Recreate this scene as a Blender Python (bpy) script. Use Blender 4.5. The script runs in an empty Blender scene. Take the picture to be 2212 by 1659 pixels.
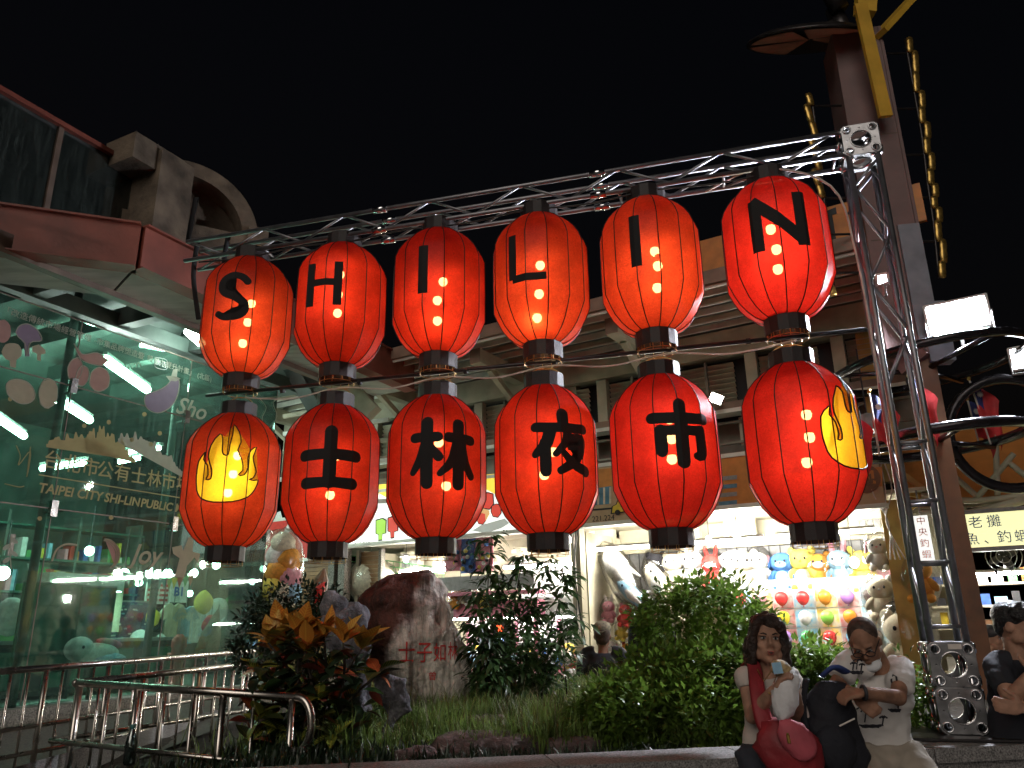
import bpy, bmesh, math, random
from mathutils import Vector, Matrix, noise as mnoise
random.seed(7)
V = Vector
SC = bpy.context.scene
COL = SC.collection
rad = math.radians

# ---------------------------------------------------------------- camera
PITCH, ROLL, CAM_H, FOC = rad(17.4), rad(0.956), 1.6, 1661.2      # focal length in units of a 2212 x 1659 frame
_r0 = V((1, 0, 0)); _f = V((0, math.cos(PITCH), math.sin(PITCH))); _u0 = V((0, -math.sin(PITCH), math.cos(PITCH)))
_r = _r0*math.cos(ROLL) - _u0*math.sin(ROLL); _u = _r0*math.sin(ROLL) + _u0*math.cos(ROLL)
CAM = V((0, 0, CAM_H))
cam = bpy.data.cameras.new('camera'); cam.sensor_width = 36; cam.lens = 36*FOC/2212
cam.clip_start = 0.05; cam.clip_end = 2000
camo = bpy.data.objects.new('camera', cam); COL.objects.link(camo)
camo.matrix_world = Matrix(((_r.x, _u.x, -_f.x, CAM.x), (_r.y, _u.y, -_f.y, CAM.y), (_r.z, _u.z, -_f.z, CAM.z), (0, 0, 0, 1)))
SC.camera = camo

# ---------------------------------------------------------------- sky, faint ambient light, exposure
world = bpy.data.worlds.new('World'); SC.world = world; world.use_nodes = True
wn = world.node_tree.nodes; wl = world.node_tree.links
bg = wn['Background']; sky = wn.new('ShaderNodeTexSky'); sky.sky_type = 'NISHITA'; sky.sun_disc = False
sky.sun_elevation = rad(-3.5); sky.sun_rotation = rad(150)
wl.new(sky.outputs[0], bg.inputs[0]); bg.inputs[1].default_value = 0.07
sun = bpy.data.lights.new('night_glow', 'SUN'); sun.energy = 0.8; sun.angle = rad(40); sun.color = (1.0, 0.9, 0.8)
suno = bpy.data.objects.new('night_glow', sun); COL.objects.link(suno)
suno.rotation_euler = (rad(64), 0, rad(-18))
SC.view_settings.view_transform = 'Standard'; SC.view_settings.look = 'None'
SC.view_settings.exposure = 0; SC.view_settings.gamma = 1
cy = SC.cycles
cy.use_denoising = True; cy.max_bounces = 4; cy.diffuse_bounces = 2; cy.glossy_bounces = 2
cy.transmission_bounces = 6; cy.transparent_max_bounces = 8; cy.caustics_reflective = False; cy.caustics_refractive = False
cy.sample_clamp_indirect = 2.5; cy.use_light_tree = True; cy.light_sampling_threshold = .02; cy.use_adaptive_sampling = True; cy.adaptive_threshold = .035

# ---------------------------------------------------------------- where a picture point lies in the place
def ray(x, y): return _f + _r*((x-1106)/FOC) - _u*((y-829.5)/FOC)
def at_y(x, y, Y): d = ray(x, y); return CAM + d*(Y/d.y)
def at_z(x, y, Z): d = ray(x, y); return CAM + d*((Z-CAM_H)/d.z)
def on(x, y, p0, n): d = ray(x, y); return CAM + d*((p0-CAM).dot(n)/d.dot(n))

# ---------------------------------------------------------------- mesh helpers
def frame(a, b, up=None):
    d = (b-a).normalized(); up = up or (V((0, 0, 1)) if abs(d.z) < .95 else V((0, 1, 0)))
    s = d.cross(up).normalized(); return d, s, s.cross(d).normalized()
class MB:
    def __init__(s): s.v = []; s.f = []
    def add(s, vs, fs):
        o = len(s.v); s.v += [tuple(p) for p in vs]; s.f += [tuple(i+o for i in f) for f in fs]; return s
    def box(s, c, sz, rz=0, M=None):
        c = V(c); hx, hy, hz = sz[0]/2, sz[1]/2, sz[2]/2
        R = M or Matrix.Rotation(rz, 3, 'Z')
        vs = [c + R @ V((x, y, z)) for x in (-hx, hx) for y in (-hy, hy) for z in (-hz, hz)]
        return s.add(vs, [(0, 1, 3, 2), (4, 6, 7, 5), (0, 4, 5, 1), (2, 3, 7, 6), (0, 2, 6, 4), (1, 5, 7, 3)])
    def beam(s, a, b, w, h, up=None):
        a = V(a); b = V(b); d, sx, u = frame(a, b, up)
        vs = [p + sx*(w/2*i) + u*(h/2*j) for p in (a, b) for i, j in ((-1, -1), (1, -1), (1, 1), (-1, 1))]
        return s.add(vs, [(3, 2, 1, 0), (4, 5, 6, 7), (0, 1, 5, 4), (1, 2, 6, 5), (2, 3, 7, 6), (3, 0, 4, 7)])
    def tube(s, pts, r, n=8, closed=False, squash=None):
        pts = [V(p) for p in pts]; m = len(pts); rs = r if isinstance(r, (list, tuple)) else [r]*m
        vs = []; fs = []; ps = None
        for i, p in enumerate(pts):
            a = pts[i-1] if (i or closed) else p; b = pts[(i+1) % m] if (i < m-1 or closed) else p
            d = (b-a).normalized()
            if ps is None:
                _, sx, u = frame(V((0, 0, 0)), d)
            else:
                sx = (ps - d*ps.dot(d)).normalized(); u = sx.cross(d).normalized()
            ps = sx
            for k in range(n):
                t = 2*math.pi*k/n; vs.append(p + (sx*math.cos(t) + u*math.sin(t)*(squash or 1))*rs[i])
        for i in range(m if closed else m-1):
            j = (i+1) % m
            for k in range(n): fs.append((i*n+k, i*n+(k+1) % n, j*n+(k+1) % n, j*n+k))
        if not closed: fs.append(tuple(range(n-1, -1, -1))); fs.append(tuple((m-1)*n+k for k in range(n)))
        return s.add(vs, fs)
    def lathe(s, prof, n=16, c=(0, 0, 0), cap=True, a0=0, sx=1, sy=1):
        c = V(c); vs = []; fs = []
        for r, z in prof:
            for k in range(n):
                t = a0+2*math.pi*k/n; vs.append(c+V((r*math.cos(t)*sx, r*math.sin(t)*sy, z)))
        for i in range(len(prof)-1):
            for k in range(n): fs.append((i*n+k, i*n+(k+1) % n, (i+1)*n+(k+1) % n, (i+1)*n+k))
        if cap: fs.append(tuple(range(n-1, -1, -1))); fs.append(tuple((len(prof)-1)*n+k for k in range(n)))
        return s.add(vs, fs)
    def ell(s, c, r, n=12, m=8, M=None):
        c = V(c); M = M or Matrix.Identity(3); vs = []; fs = []
        for i in range(m+1):
            t = math.pi*i/m
            for k in range(n):
                p = 2*math.pi*k/n
                vs.append(c + M @ V((r[0]*math.sin(t)*math.cos(p), r[1]*math.sin(t)*math.sin(p), r[2]*math.cos(t))))
        for i in range(m):
            for k in range(n): fs.append((i*n+k, (i+1)*n+k, (i+1)*n+(k+1) % n, i*n+(k+1) % n))
        return s.add(vs, fs)
    def mesh(s, name, mat=None, smooth=False):
        me = bpy.data.meshes.new(name); me.from_pydata(s.v, [], s.f); me.update()
        if mat: me.materials.append(mat if not isinstance(mat, str) else MT(mat))
        if smooth: me.polygons.foreach_set('use_smooth', [True]*len(me.polygons))
        return me
    def build(s, name, mat, parent=None, smooth=False):
        return link(name, s.mesh(name, mat, smooth), parent)
def link(name, me, parent=None, mw=None):
    o = bpy.data.objects.new(name, me); COL.objects.link(o)
    if mw is not None: o.matrix_basis = mw
    if parent is not None:
        o.parent = parent; o.matrix_parent_inverse = WM[parent.name].inverted()
        WM[o.name] = WM[parent.name] @ WM[parent.name].inverted() @ o.matrix_basis
    else: WM[o.name] = o.matrix_basis.copy()
    return o
WM = {}
def tag(o, label=None, cat=None, group=None, kind=None):
    if label: o['label'] = label
    if cat: o['category'] = cat
    if group: o['group'] = group
    if kind: o['kind'] = kind
    return o
def thing(name, label, cat, loc=(0, 0, 0), group=None, rz=0):
    o = bpy.data.objects.new(name, None); COL.objects.link(o); o.empty_display_size = .1
    o.matrix_basis = Matrix.Translation(V(loc)) @ Matrix.Rotation(rz, 4, 'Z'); WM[o.name] = o.matrix_basis.copy()
    return tag(o, label, cat, group)
def struct(name, mb, mat, smooth=False): return tag(mb.build(name, mat, None, smooth), kind='structure')
def one(name, mb, mat, label, cat, group=None, smooth=False): return tag(mb.build(name, mat, None, smooth), label, cat, group)
def plate(outlines, th, bevel=0):
    """flat plate with holes from 2D outlines, centred on z = 0"""
    cu = bpy.data.curves.new('tmp', 'CURVE'); cu.dimensions = '2D'; cu.fill_mode = 'BOTH'; cu.extrude = th/2; cu.bevel_depth = bevel
    for ol in outlines:
        sp = cu.splines.new('POLY'); sp.points.add(len(ol)-1); sp.use_cyclic_u = True
        for p, q in zip(sp.points, ol): p.co = (q[0], q[1], 0, 1)
    return curve_mesh(cu)
def curve_mesh(cu):
    o = bpy.data.objects.new('tmp', cu)
    me = bpy.data.meshes.new_from_object(o)
    bpy.data.objects.remove(o); bpy.data.curves.remove(cu); return me
def text_mesh(s, size, th=0.002, offset=0, align='CENTER', shear=0, space=1):
    cu = bpy.data.curves.new('tmp', 'FONT'); cu.body = s; cu.size = size; cu.align_x = align; cu.align_y = 'CENTER'
    cu.extrude = th/2; cu.offset = offset; cu.shear = shear; cu.space_character = space; cu.resolution_u = 3
    return curve_mesh(cu)
def circ(cx, cy, r, n=24): return [(cx+r*math.cos(2*math.pi*k/n), cy+r*math.sin(2*math.pi*k/n)) for k in range(n)]
def setmat(me, mat): me.materials.clear(); me.materials.append(MT(mat) if isinstance(mat, str) else mat); return me
def basis(o, x, y, z=None):
    """matrix that maps local x, y, z to the given directions, with origin o"""
    x = V(x).normalized(); y = V(y).normalized(); z = V(z).normalized() if z is not None else x.cross(y)
    return Matrix(((x.x, y.x, z.x, o[0]), (x.y, y.y, z.y, o[1]), (x.z, y.z, z.z, o[2]), (0, 0, 0, 1)))
def smooth_line(pts, k=5):
    """Catmull-Rom through the points"""
    pts = [V(p) for p in pts]; out = []
    for i in range(len(pts)-1):
        p0 = pts[max(i-1, 0)]; p1 = pts[i]; p2 = pts[i+1]; p3 = pts[min(i+2, len(pts)-1)]
        for j in range(k):
            t = j/k
            out.append(.5*((2*p1) + (p2-p0)*t + (2*p0-5*p1+4*p2-p3)*t*t + (3*p1-p0-3*p2+p3)*t**3))
    return out+[pts[-1]]

# ---------------------------------------------------------------- materials
MATS = {}
def MT(n): return MATS[n]
def mk(name, col, rough=.6, metal=0, var=.25, scale=8, bump=0, bscale=60, spec=.5, var_col=None, emit=None, estr=0, coat=0, stretch=None):
    """Principled paint: a base colour broken up by two sizes of noise, fine relief and uneven gloss"""
    m = bpy.data.materials.new(name); m.use_nodes = True; MATS[name] = m
    nt = m.node_tree; b = nt.nodes['Principled BSDF']; N = nt.nodes.new; L = nt.links.new
    b.inputs['Roughness'].default_value = rough; b.inputs['Metallic'].default_value = metal
    b.inputs['Specular IOR Level'].default_value = spec; b.inputs['Coat Weight'].default_value = coat
    tc = N('ShaderNodeTexCoord'); src = tc.outputs['Object']
    if stretch:
        mp = N('ShaderNodeMapping'); mp.inputs['Scale'].default_value = stretch; L(src, mp.inputs[0]); src = mp.outputs[0]
    n1 = N('ShaderNodeTexNoise'); n1.inputs['Scale'].default_value = scale; n1.inputs['Detail'].default_value = 6; L(src, n1.inputs[0])
    rp = N('ShaderNodeValToRGB'); L(n1.outputs[0], rp.inputs[0])
    c2 = var_col or tuple(max(0, c*(1-var*1.6)) for c in col)
    c1 = tuple(min(1, c*(1+var*.5)) for c in col)
    rp.color_ramp.elements[0].position = .3; rp.color_ramp.elements[0].color = (*c2, 1)
    rp.color_ramp.elements[1].position = .68; rp.color_ramp.elements[1].color = (*c1, 1)
    L(rp.outputs[0], b.inputs['Base Color'])
    if rough > .12:
        mr = N('ShaderNodeMapRange'); mr.inputs[3].default_value = max(.03, rough-.1); mr.inputs[4].default_value = min(1, rough+.1)
        L(n1.outputs[0], mr.inputs[0]); L(mr.outputs[0], b.inputs['Roughness'])
    if bump:
        n2 = N('ShaderNodeTexNoise'); n2.inputs['Scale'].default_value = bscale; n2.inputs['Detail'].default_value = 5; L(src, n2.inputs[0])
        bp = N('ShaderNodeBump'); bp.inputs['Strength'].default_value = bump; bp.inputs['Distance'].default_value = .02
        L(n2.outputs[0], bp.inputs['Height']); L(bp.outputs[0], b.inputs['Normal'])
    if emit: b.inputs['Emission Color'].default_value = (*emit, 1); b.inputs['Emission Strength'].default_value = estr
    return m
def mk_emit(name, col, s):
    m = bpy.data.materials.new(name); m.use_nodes = True; MATS[name] = m; nt = m.node_tree; nt.nodes.clear()
    e = nt.nodes.new('ShaderNodeEmission'); e.inputs[0].default_value = (*col, 1); e.inputs[1].default_value = s
    o = nt.nodes.new('ShaderNodeOutputMaterial'); nt.links.new(e.outputs[0], o.inputs[0]); return m
def mk_sheet(name, tint, fac_clear, rough=.08, gloss=.5, film=None, film_fac=0):
    """thin clear sheet (window glass, plastic bag): tinted see-through plus a mirror-like sheen and a little dirt"""
    m = bpy.data.materials.new(name); m.use_nodes = True; MATS[name] = m; nt = m.node_tree; nt.nodes.clear(); N = nt.nodes.new; L = nt.links.new
    tr = N('ShaderNodeBsdfTransparent'); tr.inputs[0].default_value = (*tint, 1)
    gl = N('ShaderNodeBsdfGlossy'); gl.inputs['Roughness'].default_value = rough
    fr = N('ShaderNodeFresnel'); fr.inputs[0].default_value = 1.45
    ml = N('ShaderNodeMath'); ml.operation = 'MULTIPLY_ADD'; ml.inputs[1].default_value = gloss; ml.inputs[2].default_value = 1-fac_clear; L(fr.outputs[0], ml.inputs[0])
    mx = N('ShaderNodeMixShader'); L(ml.outputs[0], mx.inputs[0]); L(tr.outputs[0], mx.inputs[1]); L(gl.outputs[0], mx.inputs[2]); out = mx
    if film:
        tc = N('ShaderNodeTexCoord'); mp = N('ShaderNodeMapping'); mp.inputs['Scale'].default_value = (9, 9, .9); L(tc.outputs['Object'], mp.inputs[0])
        nz = N('ShaderNodeTexNoise'); nz.inputs['Scale'].default_value = 3; nz.inputs['Detail'].default_value = 8; L(mp.outputs[0], nz.inputs[0])
        mr = N('ShaderNodeMapRange'); mr.inputs[1].default_value = .45; mr.inputs[2].default_value = .8; mr.inputs[3].default_value = film_fac*.3; mr.inputs[4].default_value = film_fac; L(nz.outputs[0], mr.inputs[0])
        df = N('ShaderNodeBsdfTranslucent'); df.inputs[0].default_value = (*film, 1)
        d2 = N('ShaderNodeBsdfDiffuse'); d2.inputs[0].default_value = (*film, 1)
        ad = N('ShaderNodeMixShader'); L(df.outputs[0], ad.inputs[1]); L(d2.outputs[0], ad.inputs[2])
        m2 = N('ShaderNodeMixShader'); L(mr.outputs[0], m2.inputs[0]); L(out.outputs[0], m2.inputs[1]); L(ad.outputs[0], m2.inputs[2]); out = m2
    o = N('ShaderNodeOutputMaterial'); L(out.outputs[0], o.inputs[0]); return m
def mk_cloth_lamp(name, col, clear, refl=.3, dark=.45):
    """lantern cloth: lets lamp light glow through, with a fibrous weave and a hint of see-through"""
    m = bpy.data.materials.new(name); m.use_nodes = True; MATS[name] = m; nt = m.node_tree; nt.nodes.clear(); N = nt.nodes.new; L = nt.links.new
    tc = N('ShaderNodeTexCoord')
    nz = N('ShaderNodeTexNoise'); nz.inputs['Scale'].default_value = 55; nz.inputs['Detail'].default_value = 6; nz.inputs['Distortion'].default_value = 1.5; L(tc.outputs['Object'], nz.inputs[0])
    n2 = N('ShaderNodeTexNoise'); n2.inputs['Scale'].default_value = 5; n2.inputs['Detail'].default_value = 5; L(tc.outputs['Object'], n2.inputs[0])
    mm = N('ShaderNodeMath'); mm.operation = 'MULTIPLY'; L(nz.outputs[0], mm.inputs[0]); L(n2.outputs[0], mm.inputs[1])
    rp = N('ShaderNodeValToRGB'); L(mm.outputs[0], rp.inputs[0])
    rp.color_ramp.elements[0].position = .12; rp.color_ramp.elements[0].color = (*(c*dark for c in col), 1)
    rp.color_ramp.elements[1].position = .38; rp.color_ramp.elements[1].color = (*col, 1)
    t = N('ShaderNodeBsdfTranslucent'); L(rp.outputs[0], t.inputs[0])
    d = N('ShaderNodeBsdfPrincipled'); d.inputs['Roughness'].default_value = .42; d.inputs['Base Color'].default_value = (col[0]*.75, col[1]*.5, col[2]*.6+.004, 1)
    bp = N('ShaderNodeBump'); bp.inputs['Strength'].default_value = .35; bp.inputs['Distance'].default_value = .01; L(nz.outputs[0], bp.inputs['Height']); L(bp.outputs[0], d.inputs['Normal'])
    m1 = N('ShaderNodeMixShader'); m1.inputs[0].default_value = refl; L(t.outputs[0], m1.inputs[1]); L(d.outputs[0], m1.inputs[2])
    tr = N('ShaderNodeBsdfTransparent'); tr.inputs[0].default_value = (1, .85, .55, 1)
    m2 = N('ShaderNodeMixShader'); m2.inputs[0].default_value = clear; L(m1.outputs[0], m2.inputs[1]); L(tr.outputs[0], m2.inputs[2])
    o = N('ShaderNodeOutputMaterial'); L(m2.outputs[0], o.inputs[0]); return m

mk_cloth_lamp('lantern_red', (.84, .052, .022), .075)
mk_cloth_lamp('lantern_deep', (.80, .038, .026), .075)
mk_cloth_lamp('lantern_orange', (.86, .092, .030), .075)
mk_cloth_lamp('lantern_yellow', (1.0, .80, .05), .10, .1, .75)
mk('black_cloth', (.012, .010, .010), .75, var=.3, bump=.2, bscale=150)
mk('collar_black', (.022, .014, .014), .55, var=.35, bump=.2, bscale=90)
mk('rib_wire', (.02, .008, .006), .6)
mk('gold_wire', (.55, .33, .12), .35, metal=.7)
mk_emit('bulb', (1, .72, .38), 38)
mk('aluminium', (.32, .32, .34), .48, metal=1, var=.12, scale=14, bump=.06, bscale=120)
mk('block_metal', (.30, .30, .31), .3, metal=1, var=.3, scale=9, bump=.05, bscale=60)
mk('chrome', (.72, .72, .74), .16, metal=1, var=.1, scale=10)
mk('stainless', (.55, .51, .46), .27, metal=1, var=.12, scale=6)
mk('dark_pipe', (.05, .045, .045), .35, metal=.6, var=.3)
mk('cable', (.75, .68, .62), .5)
mk('black_cable', (.015, .015, .015), .5)
mk('strap', (.012, .012, .014), .8)
# ================================================================ lantern gantry
TW = V((2.55, 4.84, 0)); GL = V((-2.93, 6.36, 0)); GD = (GL-TW).normalized(); GN = V((GD.y, -GD.x, 0))   # tower foot, far end, run, normal
if GN.y > 0: GN = -GN
Z0, ZB = .95, 4.87                      # planter cap, beam axis
HW = .095
gan = thing('truss_gantry', 'silver aluminium box truss gantry with ladder tower standing on the planter wall', 'gantry', (TW.x, TW.y, Z0))
rot = math.atan2(-GD.y, -GD.x)          # local x of the tower along the run
def corner(i, j, z): return TW + GD*(HW*i) + GN*(HW*j) + V((0, 0, z))
for i in (-1, 1):
    for j in (-1, 1):
        MB().tube([corner(i, j, Z0+.5), corner(i, j, ZB-.12)], .020, 12).build('tower_chord', 'aluminium', gan, True)
        a = TW + GD*.12 + GN*(HW*j) + V((0, 0, ZB+HW*i)); b = TW + GD*5.66 + GN*(HW*j) + V((0, 0, ZB+HW*i))
        MB().tube([a, b], .019, 12).build('beam_chord', 'aluminium', gan, True)
def strut(a, b, r=.011, nm='brace'): MB().tube([a, b], r, 6).build(nm, 'aluminium', gan, True)
z = Z0+.6
k = 0
while z < ZB-.2:
    if z < 3.0:
        for j in (1, -1): strut(corner(-1, j, z), corner(1, j, z), .013, 'rung')
        z1 = min(z+.37, ZB-.16)
    else:
        z1 = min(z+.37, ZB-.16)
        for j in (1, -1): strut(corner(-1 if k % 2 else 1, j, z), corner(1 if k % 2 else -1, j, z1))
    for i in (-1, 1): strut(corner(i, -1 if k % 2 else 1, z), corner(i, 1 if k % 2 else -1, z1))
    z = z1; k += 1
nseg = 14; step = 5.46/nseg
for q in range(nseg):
    s0 = .18+q*step; s1 = s0+step; up = 1 if q % 2 else -1
    for j in (-1, 1):
        strut(TW+GD*s0+GN*(HW*j)+V((0, 0, ZB-HW*up)), TW+GD*s1+GN*(HW*j)+V((0, 0, ZB+HW*up)))
    for i in (-1, 1):
        if q % 2 and i < 0: strut(TW+GD*s0+GN*(HW)+V((0, 0, ZB+HW*i)), TW+GD*s1-GN*(HW)+V((0, 0, ZB+HW*i)))
        elif i < 0: strut(TW+GD*s0-GN*(HW)+V((0, 0, ZB+HW*i)), TW+GD*s0+GN*(HW)+V((0, 0, ZB+HW*i)))
# coupler sleeves where two beam lengths meet
for s in (1.9, 3.75):
    for i in (-1, 1):
        for j in (-1, 1):
            c = TW+GD*s+GN*(HW*j)+V((0, 0, ZB+HW*i)); MB().tube([c-GD*.06, c+GD*.06], .031, 12).build('coupler', 'chrome', gan, True)
# corner blocks: plates with a big round hole and four small ones
def sq(h, ch=.02): return [(-h, -h+ch), (-h+ch, -h), (h-ch, -h), (h, -h+ch), (h, h-ch), (h-ch, h), (-h+ch, h), (-h, h-ch)]
bp = plate([sq(.121), circ(0, 0, .068), *[circ(x, y, .022, 16) for x in (-.086, .086) for y in (-.086, .086)], *[circ(x, y, .006, 8) for x, y in ((0, .092), (0, -.092), (.092, 0), (-.092, 0))]], .010, .002)
setmat(bp, 'block_metal')
hr_ = MB().lathe([(.021, -.004), (.030, -.004), (.030, .012), (.022, .012), (.021, -.004)], 16, cap=False).mesh('hole_ring', 'chrome', True); hr2 = MB().lathe([(.066, -.003), (.074, -.003), (.074, .009), (.067, .009), (.066, -.003)], 24, cap=False).mesh('hole_ring', 'chrome', True)
def block(c, nm):
    for ax in ((GD, V((0, 0, 1)), GN), (GD, V((0, 0, 1)), -GN), (GN, V((0, 0, 1)), GD), (GN, V((0, 0, 1)), -GD), (GD, GN, V((0, 0, 1))), (GD, GN, V((0, 0, -1)))):
        o = c + ax[2]*.117
        pl_ = link(nm, bp, gan, basis(o, ax[0], ax[1], ax[0].cross(ax[1])))
        if ax[2].z < .5:
            for u_, v_ in ((-.086, -.086), (.086, -.086), (-.086, .086), (.086, .086)): link('hole_ring', hr_, pl_, basis(o+ax[0]*u_+ax[1]*v_+ax[2]*.004, ax[0], ax[1], ax[2]))
            link('hole_ring', hr2, pl_, basis(o+ax[2]*.004, ax[0], ax[1], ax[2]))
block(TW+V((0, 0, ZB)), 'corner_plate')
block(TW+V((0, 0, Z0+.145)), 'base_plate'); block(TW+V((0, 0, Z0+.392)), 'base_plate')
pb = MB().box(TW+V((0, 0, Z0+.012)), (.75, .55, .012), rot).build('foot_plate', 'dark_pipe', gan)
for i in (-1, 1):
    for j in (-1, 1): MB().tube([corner(i*.9, j*.9, Z0+.02), corner(i*.9, j*.9, Z0+.5)], .016, 10).build('block_pin', 'chrome', gan, True)
MB().box(TW+GN*.127+GD*-.02+V((0, 0, Z0+.49)), (.07, .002, .028), rot).build('maker_plate', 'cable', gan)
# straps that tie the far end to the market eaves
for s, dz in ((5.62, -.6), (5.3, -.65)):
    a = TW+GD*s+V((0, 0, ZB+.15)); MB().tube(smooth_line([a, a+V((-.05, .1, -.3)), a+V((.0, .2, dz-.1))]), .022, 6, squash=.4).build('strap', 'strap', gan, True)
MB().tube(smooth_line([TW+GD*1.1+V((0, 0, ZB-.16)), TW+GD*.7+GN*.1+V((0, 0, ZB-.10)), TW+GD*.25+GN*.14+V((0, 0, ZB-.35)), TW+GD*.15+GN*.1+V((0, 0, ZB-.9)), TW+GD*.14+GN*.1+V((0, 0, ZB-1.8))]), .008, 6).build('power_cable', 'cable', gan, True)
MB().tube(smooth_line([TW+GD*(.5+.5*k)+GN*.1+V((0, 0, ZB-.15+.015*(-1)**k)) for k in range(11)]), .007, 6).build('power_cable', 'black_cable', gan, True)

# the pipe between the two rows
BARZ = 3.475
bar = thing('hanging_pipe', 'thin dark pipe strung between the two rows of lanterns', 'pipe', TW+GD*3+V((0, 0, BARZ)))
MB().tube([TW+GD*(.14)+V((0, 0, BARZ)), TW+GD*5.35+V((0, 0, BARZ+.03))], .016, 10).build('pipe', 'dark_pipe', bar, True)
for s in (.9, 1.45, 2.3, 3.0, 3.9, 4.6): MB().tube([TW+GD*s+V((0, 0, BARZ+.005)), TW+GD*(s+.03)+V((0, 0, BARZ+.005))], .022, 8).build('tape', 'black_cable', bar)
MB().tube(smooth_line([TW+GD*(.6+.435*k)+GN*.02+V((0, 0, BARZ-.03-.05*(k % 2))) for k in range(11)], 6), .006, 6).build('power_cable', 'cable', bar, True)

# ================================================================ lanterns
NS = 14; RB = .368; BH = 1.065
PROF = [(.150, 0), (.205, .028), (.256, .072), (.302, .132), (.338, .205), (RB, .28), (RB+.002, .40), (RB+.003, .55), (RB+.002, .70), (RB, .795), (.345, .86), (.311, .918), (.266, .972), (.213, 1.02), (.150, BH)]
def prof_r(z):
    for (r0, z0), (r1, z1) in zip(PROF, PROF[1:]):
        if z <= z1: return r0+(r1-r0)*(z-z0)/(z1-z0)
    return PROF[-1][0]
def on_shell(x, z, out, ph):
    """wrap a flat drawing (x along the cloth, z up) on the 16-sided shell"""
    fac = 2*RB*math.sin(math.pi/NS); t = x/fac; i = math.floor(t); w = t-i
    r = prof_r(z)+out
    a0 = ph+2*math.pi*i/NS; a1 = ph+2*math.pi*(i+1)/NS
    return V((r*(math.cos(a0)*(1-w)+math.cos(a1)*w), r*(math.sin(a0)*(1-w)+math.sin(a1)*w), z))
def shell_mesh(mat):
    mb = MB().lathe(PROF, NS, cap=False); me = mb.mesh('cloth', mat, True)
    se = me.attributes.new('sharp_edge', 'BOOLEAN', 'EDGE')
    for e in me.edges: se.data[e.index].value = (e.vertices[0] % NS) == (e.vertices[1] % NS)
    return me
SHELL = {k: shell_mesh(k) for k in ('lantern_red', 'lantern_deep', 'lantern_orange')}
RIBM = MB().tube([V((r+.001, 0, z)) for r, z in PROF], .0042, 5).mesh('rib', 'rib_wire')
def collar(z0, z1, r): return MB().lathe([(r, z0), (r, z1), (r-.006, z1), (r-.006, z0), (r, z0)], NS, cap=False).mesh('collar', 'collar_black')
COLT = collar(BH-.012, BH+.105, .150); COLB = collar(-.115, .012, .152)
CAGE = MB()
for k in range(12):
    t = 2*math.pi*k/12; CAGE.tube([V((.140*math.cos(t), .140*math.sin(t), .01)), V((.140*math.cos(t), .140*math.sin(t), -.145))], .0028, 4)
CAGE.tube([V((.140*math.cos(2*math.pi*k/24), .140*math.sin(2*math.pi*k/24), -.145)) for k in range(24)], .0028, 4, True)
CAGE = CAGE.mesh('wire_cage', 'gold_wire')
BULB = MB().lathe([(.004, -.042), (.02, -.038), (.032, -.022), (.035, -.004), (.030, .014), (.018, .032), (.013, .045)], 8).mesh('bulb', 'bulb', True)
SOCK = MB().lathe([(.031, .018), (.032, .022), (.028, .03), (.022, .04), (.017, .05), (.017, .085), (.006, .092)], 10).mesh('socket', 'black_cable', True)
HOOK = MB().tube(smooth_line([V((-.14, 0, BH+.1)), V((-.09, 0, BH+.145)), V((0, 0, BH+.17)), V((.09, 0, BH+.145)), V((.14, 0, BH+.1))]), .004, 5).mesh('handle', 'gold_wire')

def ribbon(strokes, zc, ph0, name, mat, parent, M, out=.005, lift=.0006):
    """black brush strokes cut from cloth and glued on the shell; each stroke is (points, width)"""
    mb = MB()
    for si, (pts, w) in enumerate(strokes):
        ol = stroke_outline(pts, w, flat=(name == 'letter' and len(pts) == 2))
        bm = bmesh.new(); vs = [bm.verts.new((x, 0, z+zc)) for x, z in ol]
        try: bm.faces.new(vs)
        except ValueError: bm.free(); continue
        bmesh.ops.triangulate(bm, faces=bm.faces[:])
        cut_and_wrap(bm, mb, ph0, out+lift*si); bm.free()
    me = mb.mesh(name, mat); return link(name, me, parent, M)
def cut_and_wrap(bm, mb, ph, out, rim=True):
    fac = 2*RB*math.sin(math.pi/NS)
    for k in range(-8, 9):
        bmesh.ops.bisect_plane(bm, geom=bm.verts[:]+bm.edges[:]+bm.faces[:], plane_co=(k*fac, 0, 0), plane_no=(1, 0, 0), dist=1e-5)
    for _, z in PROF[1:-1]:
        bmesh.ops.bisect_plane(bm, geom=bm.verts[:]+bm.edges[:]+bm.faces[:], plane_co=(0, 0, z), plane_no=(0, 0, 1), dist=1e-5)
    bm.verts.index_update()
    # a thin cut-out: front face and a rim down to the cloth
    vs = [on_shell(v.co.x, v.co.z, out, ph) for v in bm.verts]; n = len(vs)
    if not rim: mb.add(vs, [tuple(v.index for v in f.verts) for f in bm.faces]); return
    vb = [on_shell(v.co.x, v.co.z, .0005, ph) for v in bm.verts]
    fs = [tuple(v.index for v in f.verts) for f in bm.faces]
    for e in bm.edges:
        if len(e.link_faces) == 1: a, b = e.verts[0].index, e.verts[1].index; fs.append((a, b, b+n, a+n))
    mb.add(vs+vb, fs)
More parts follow.
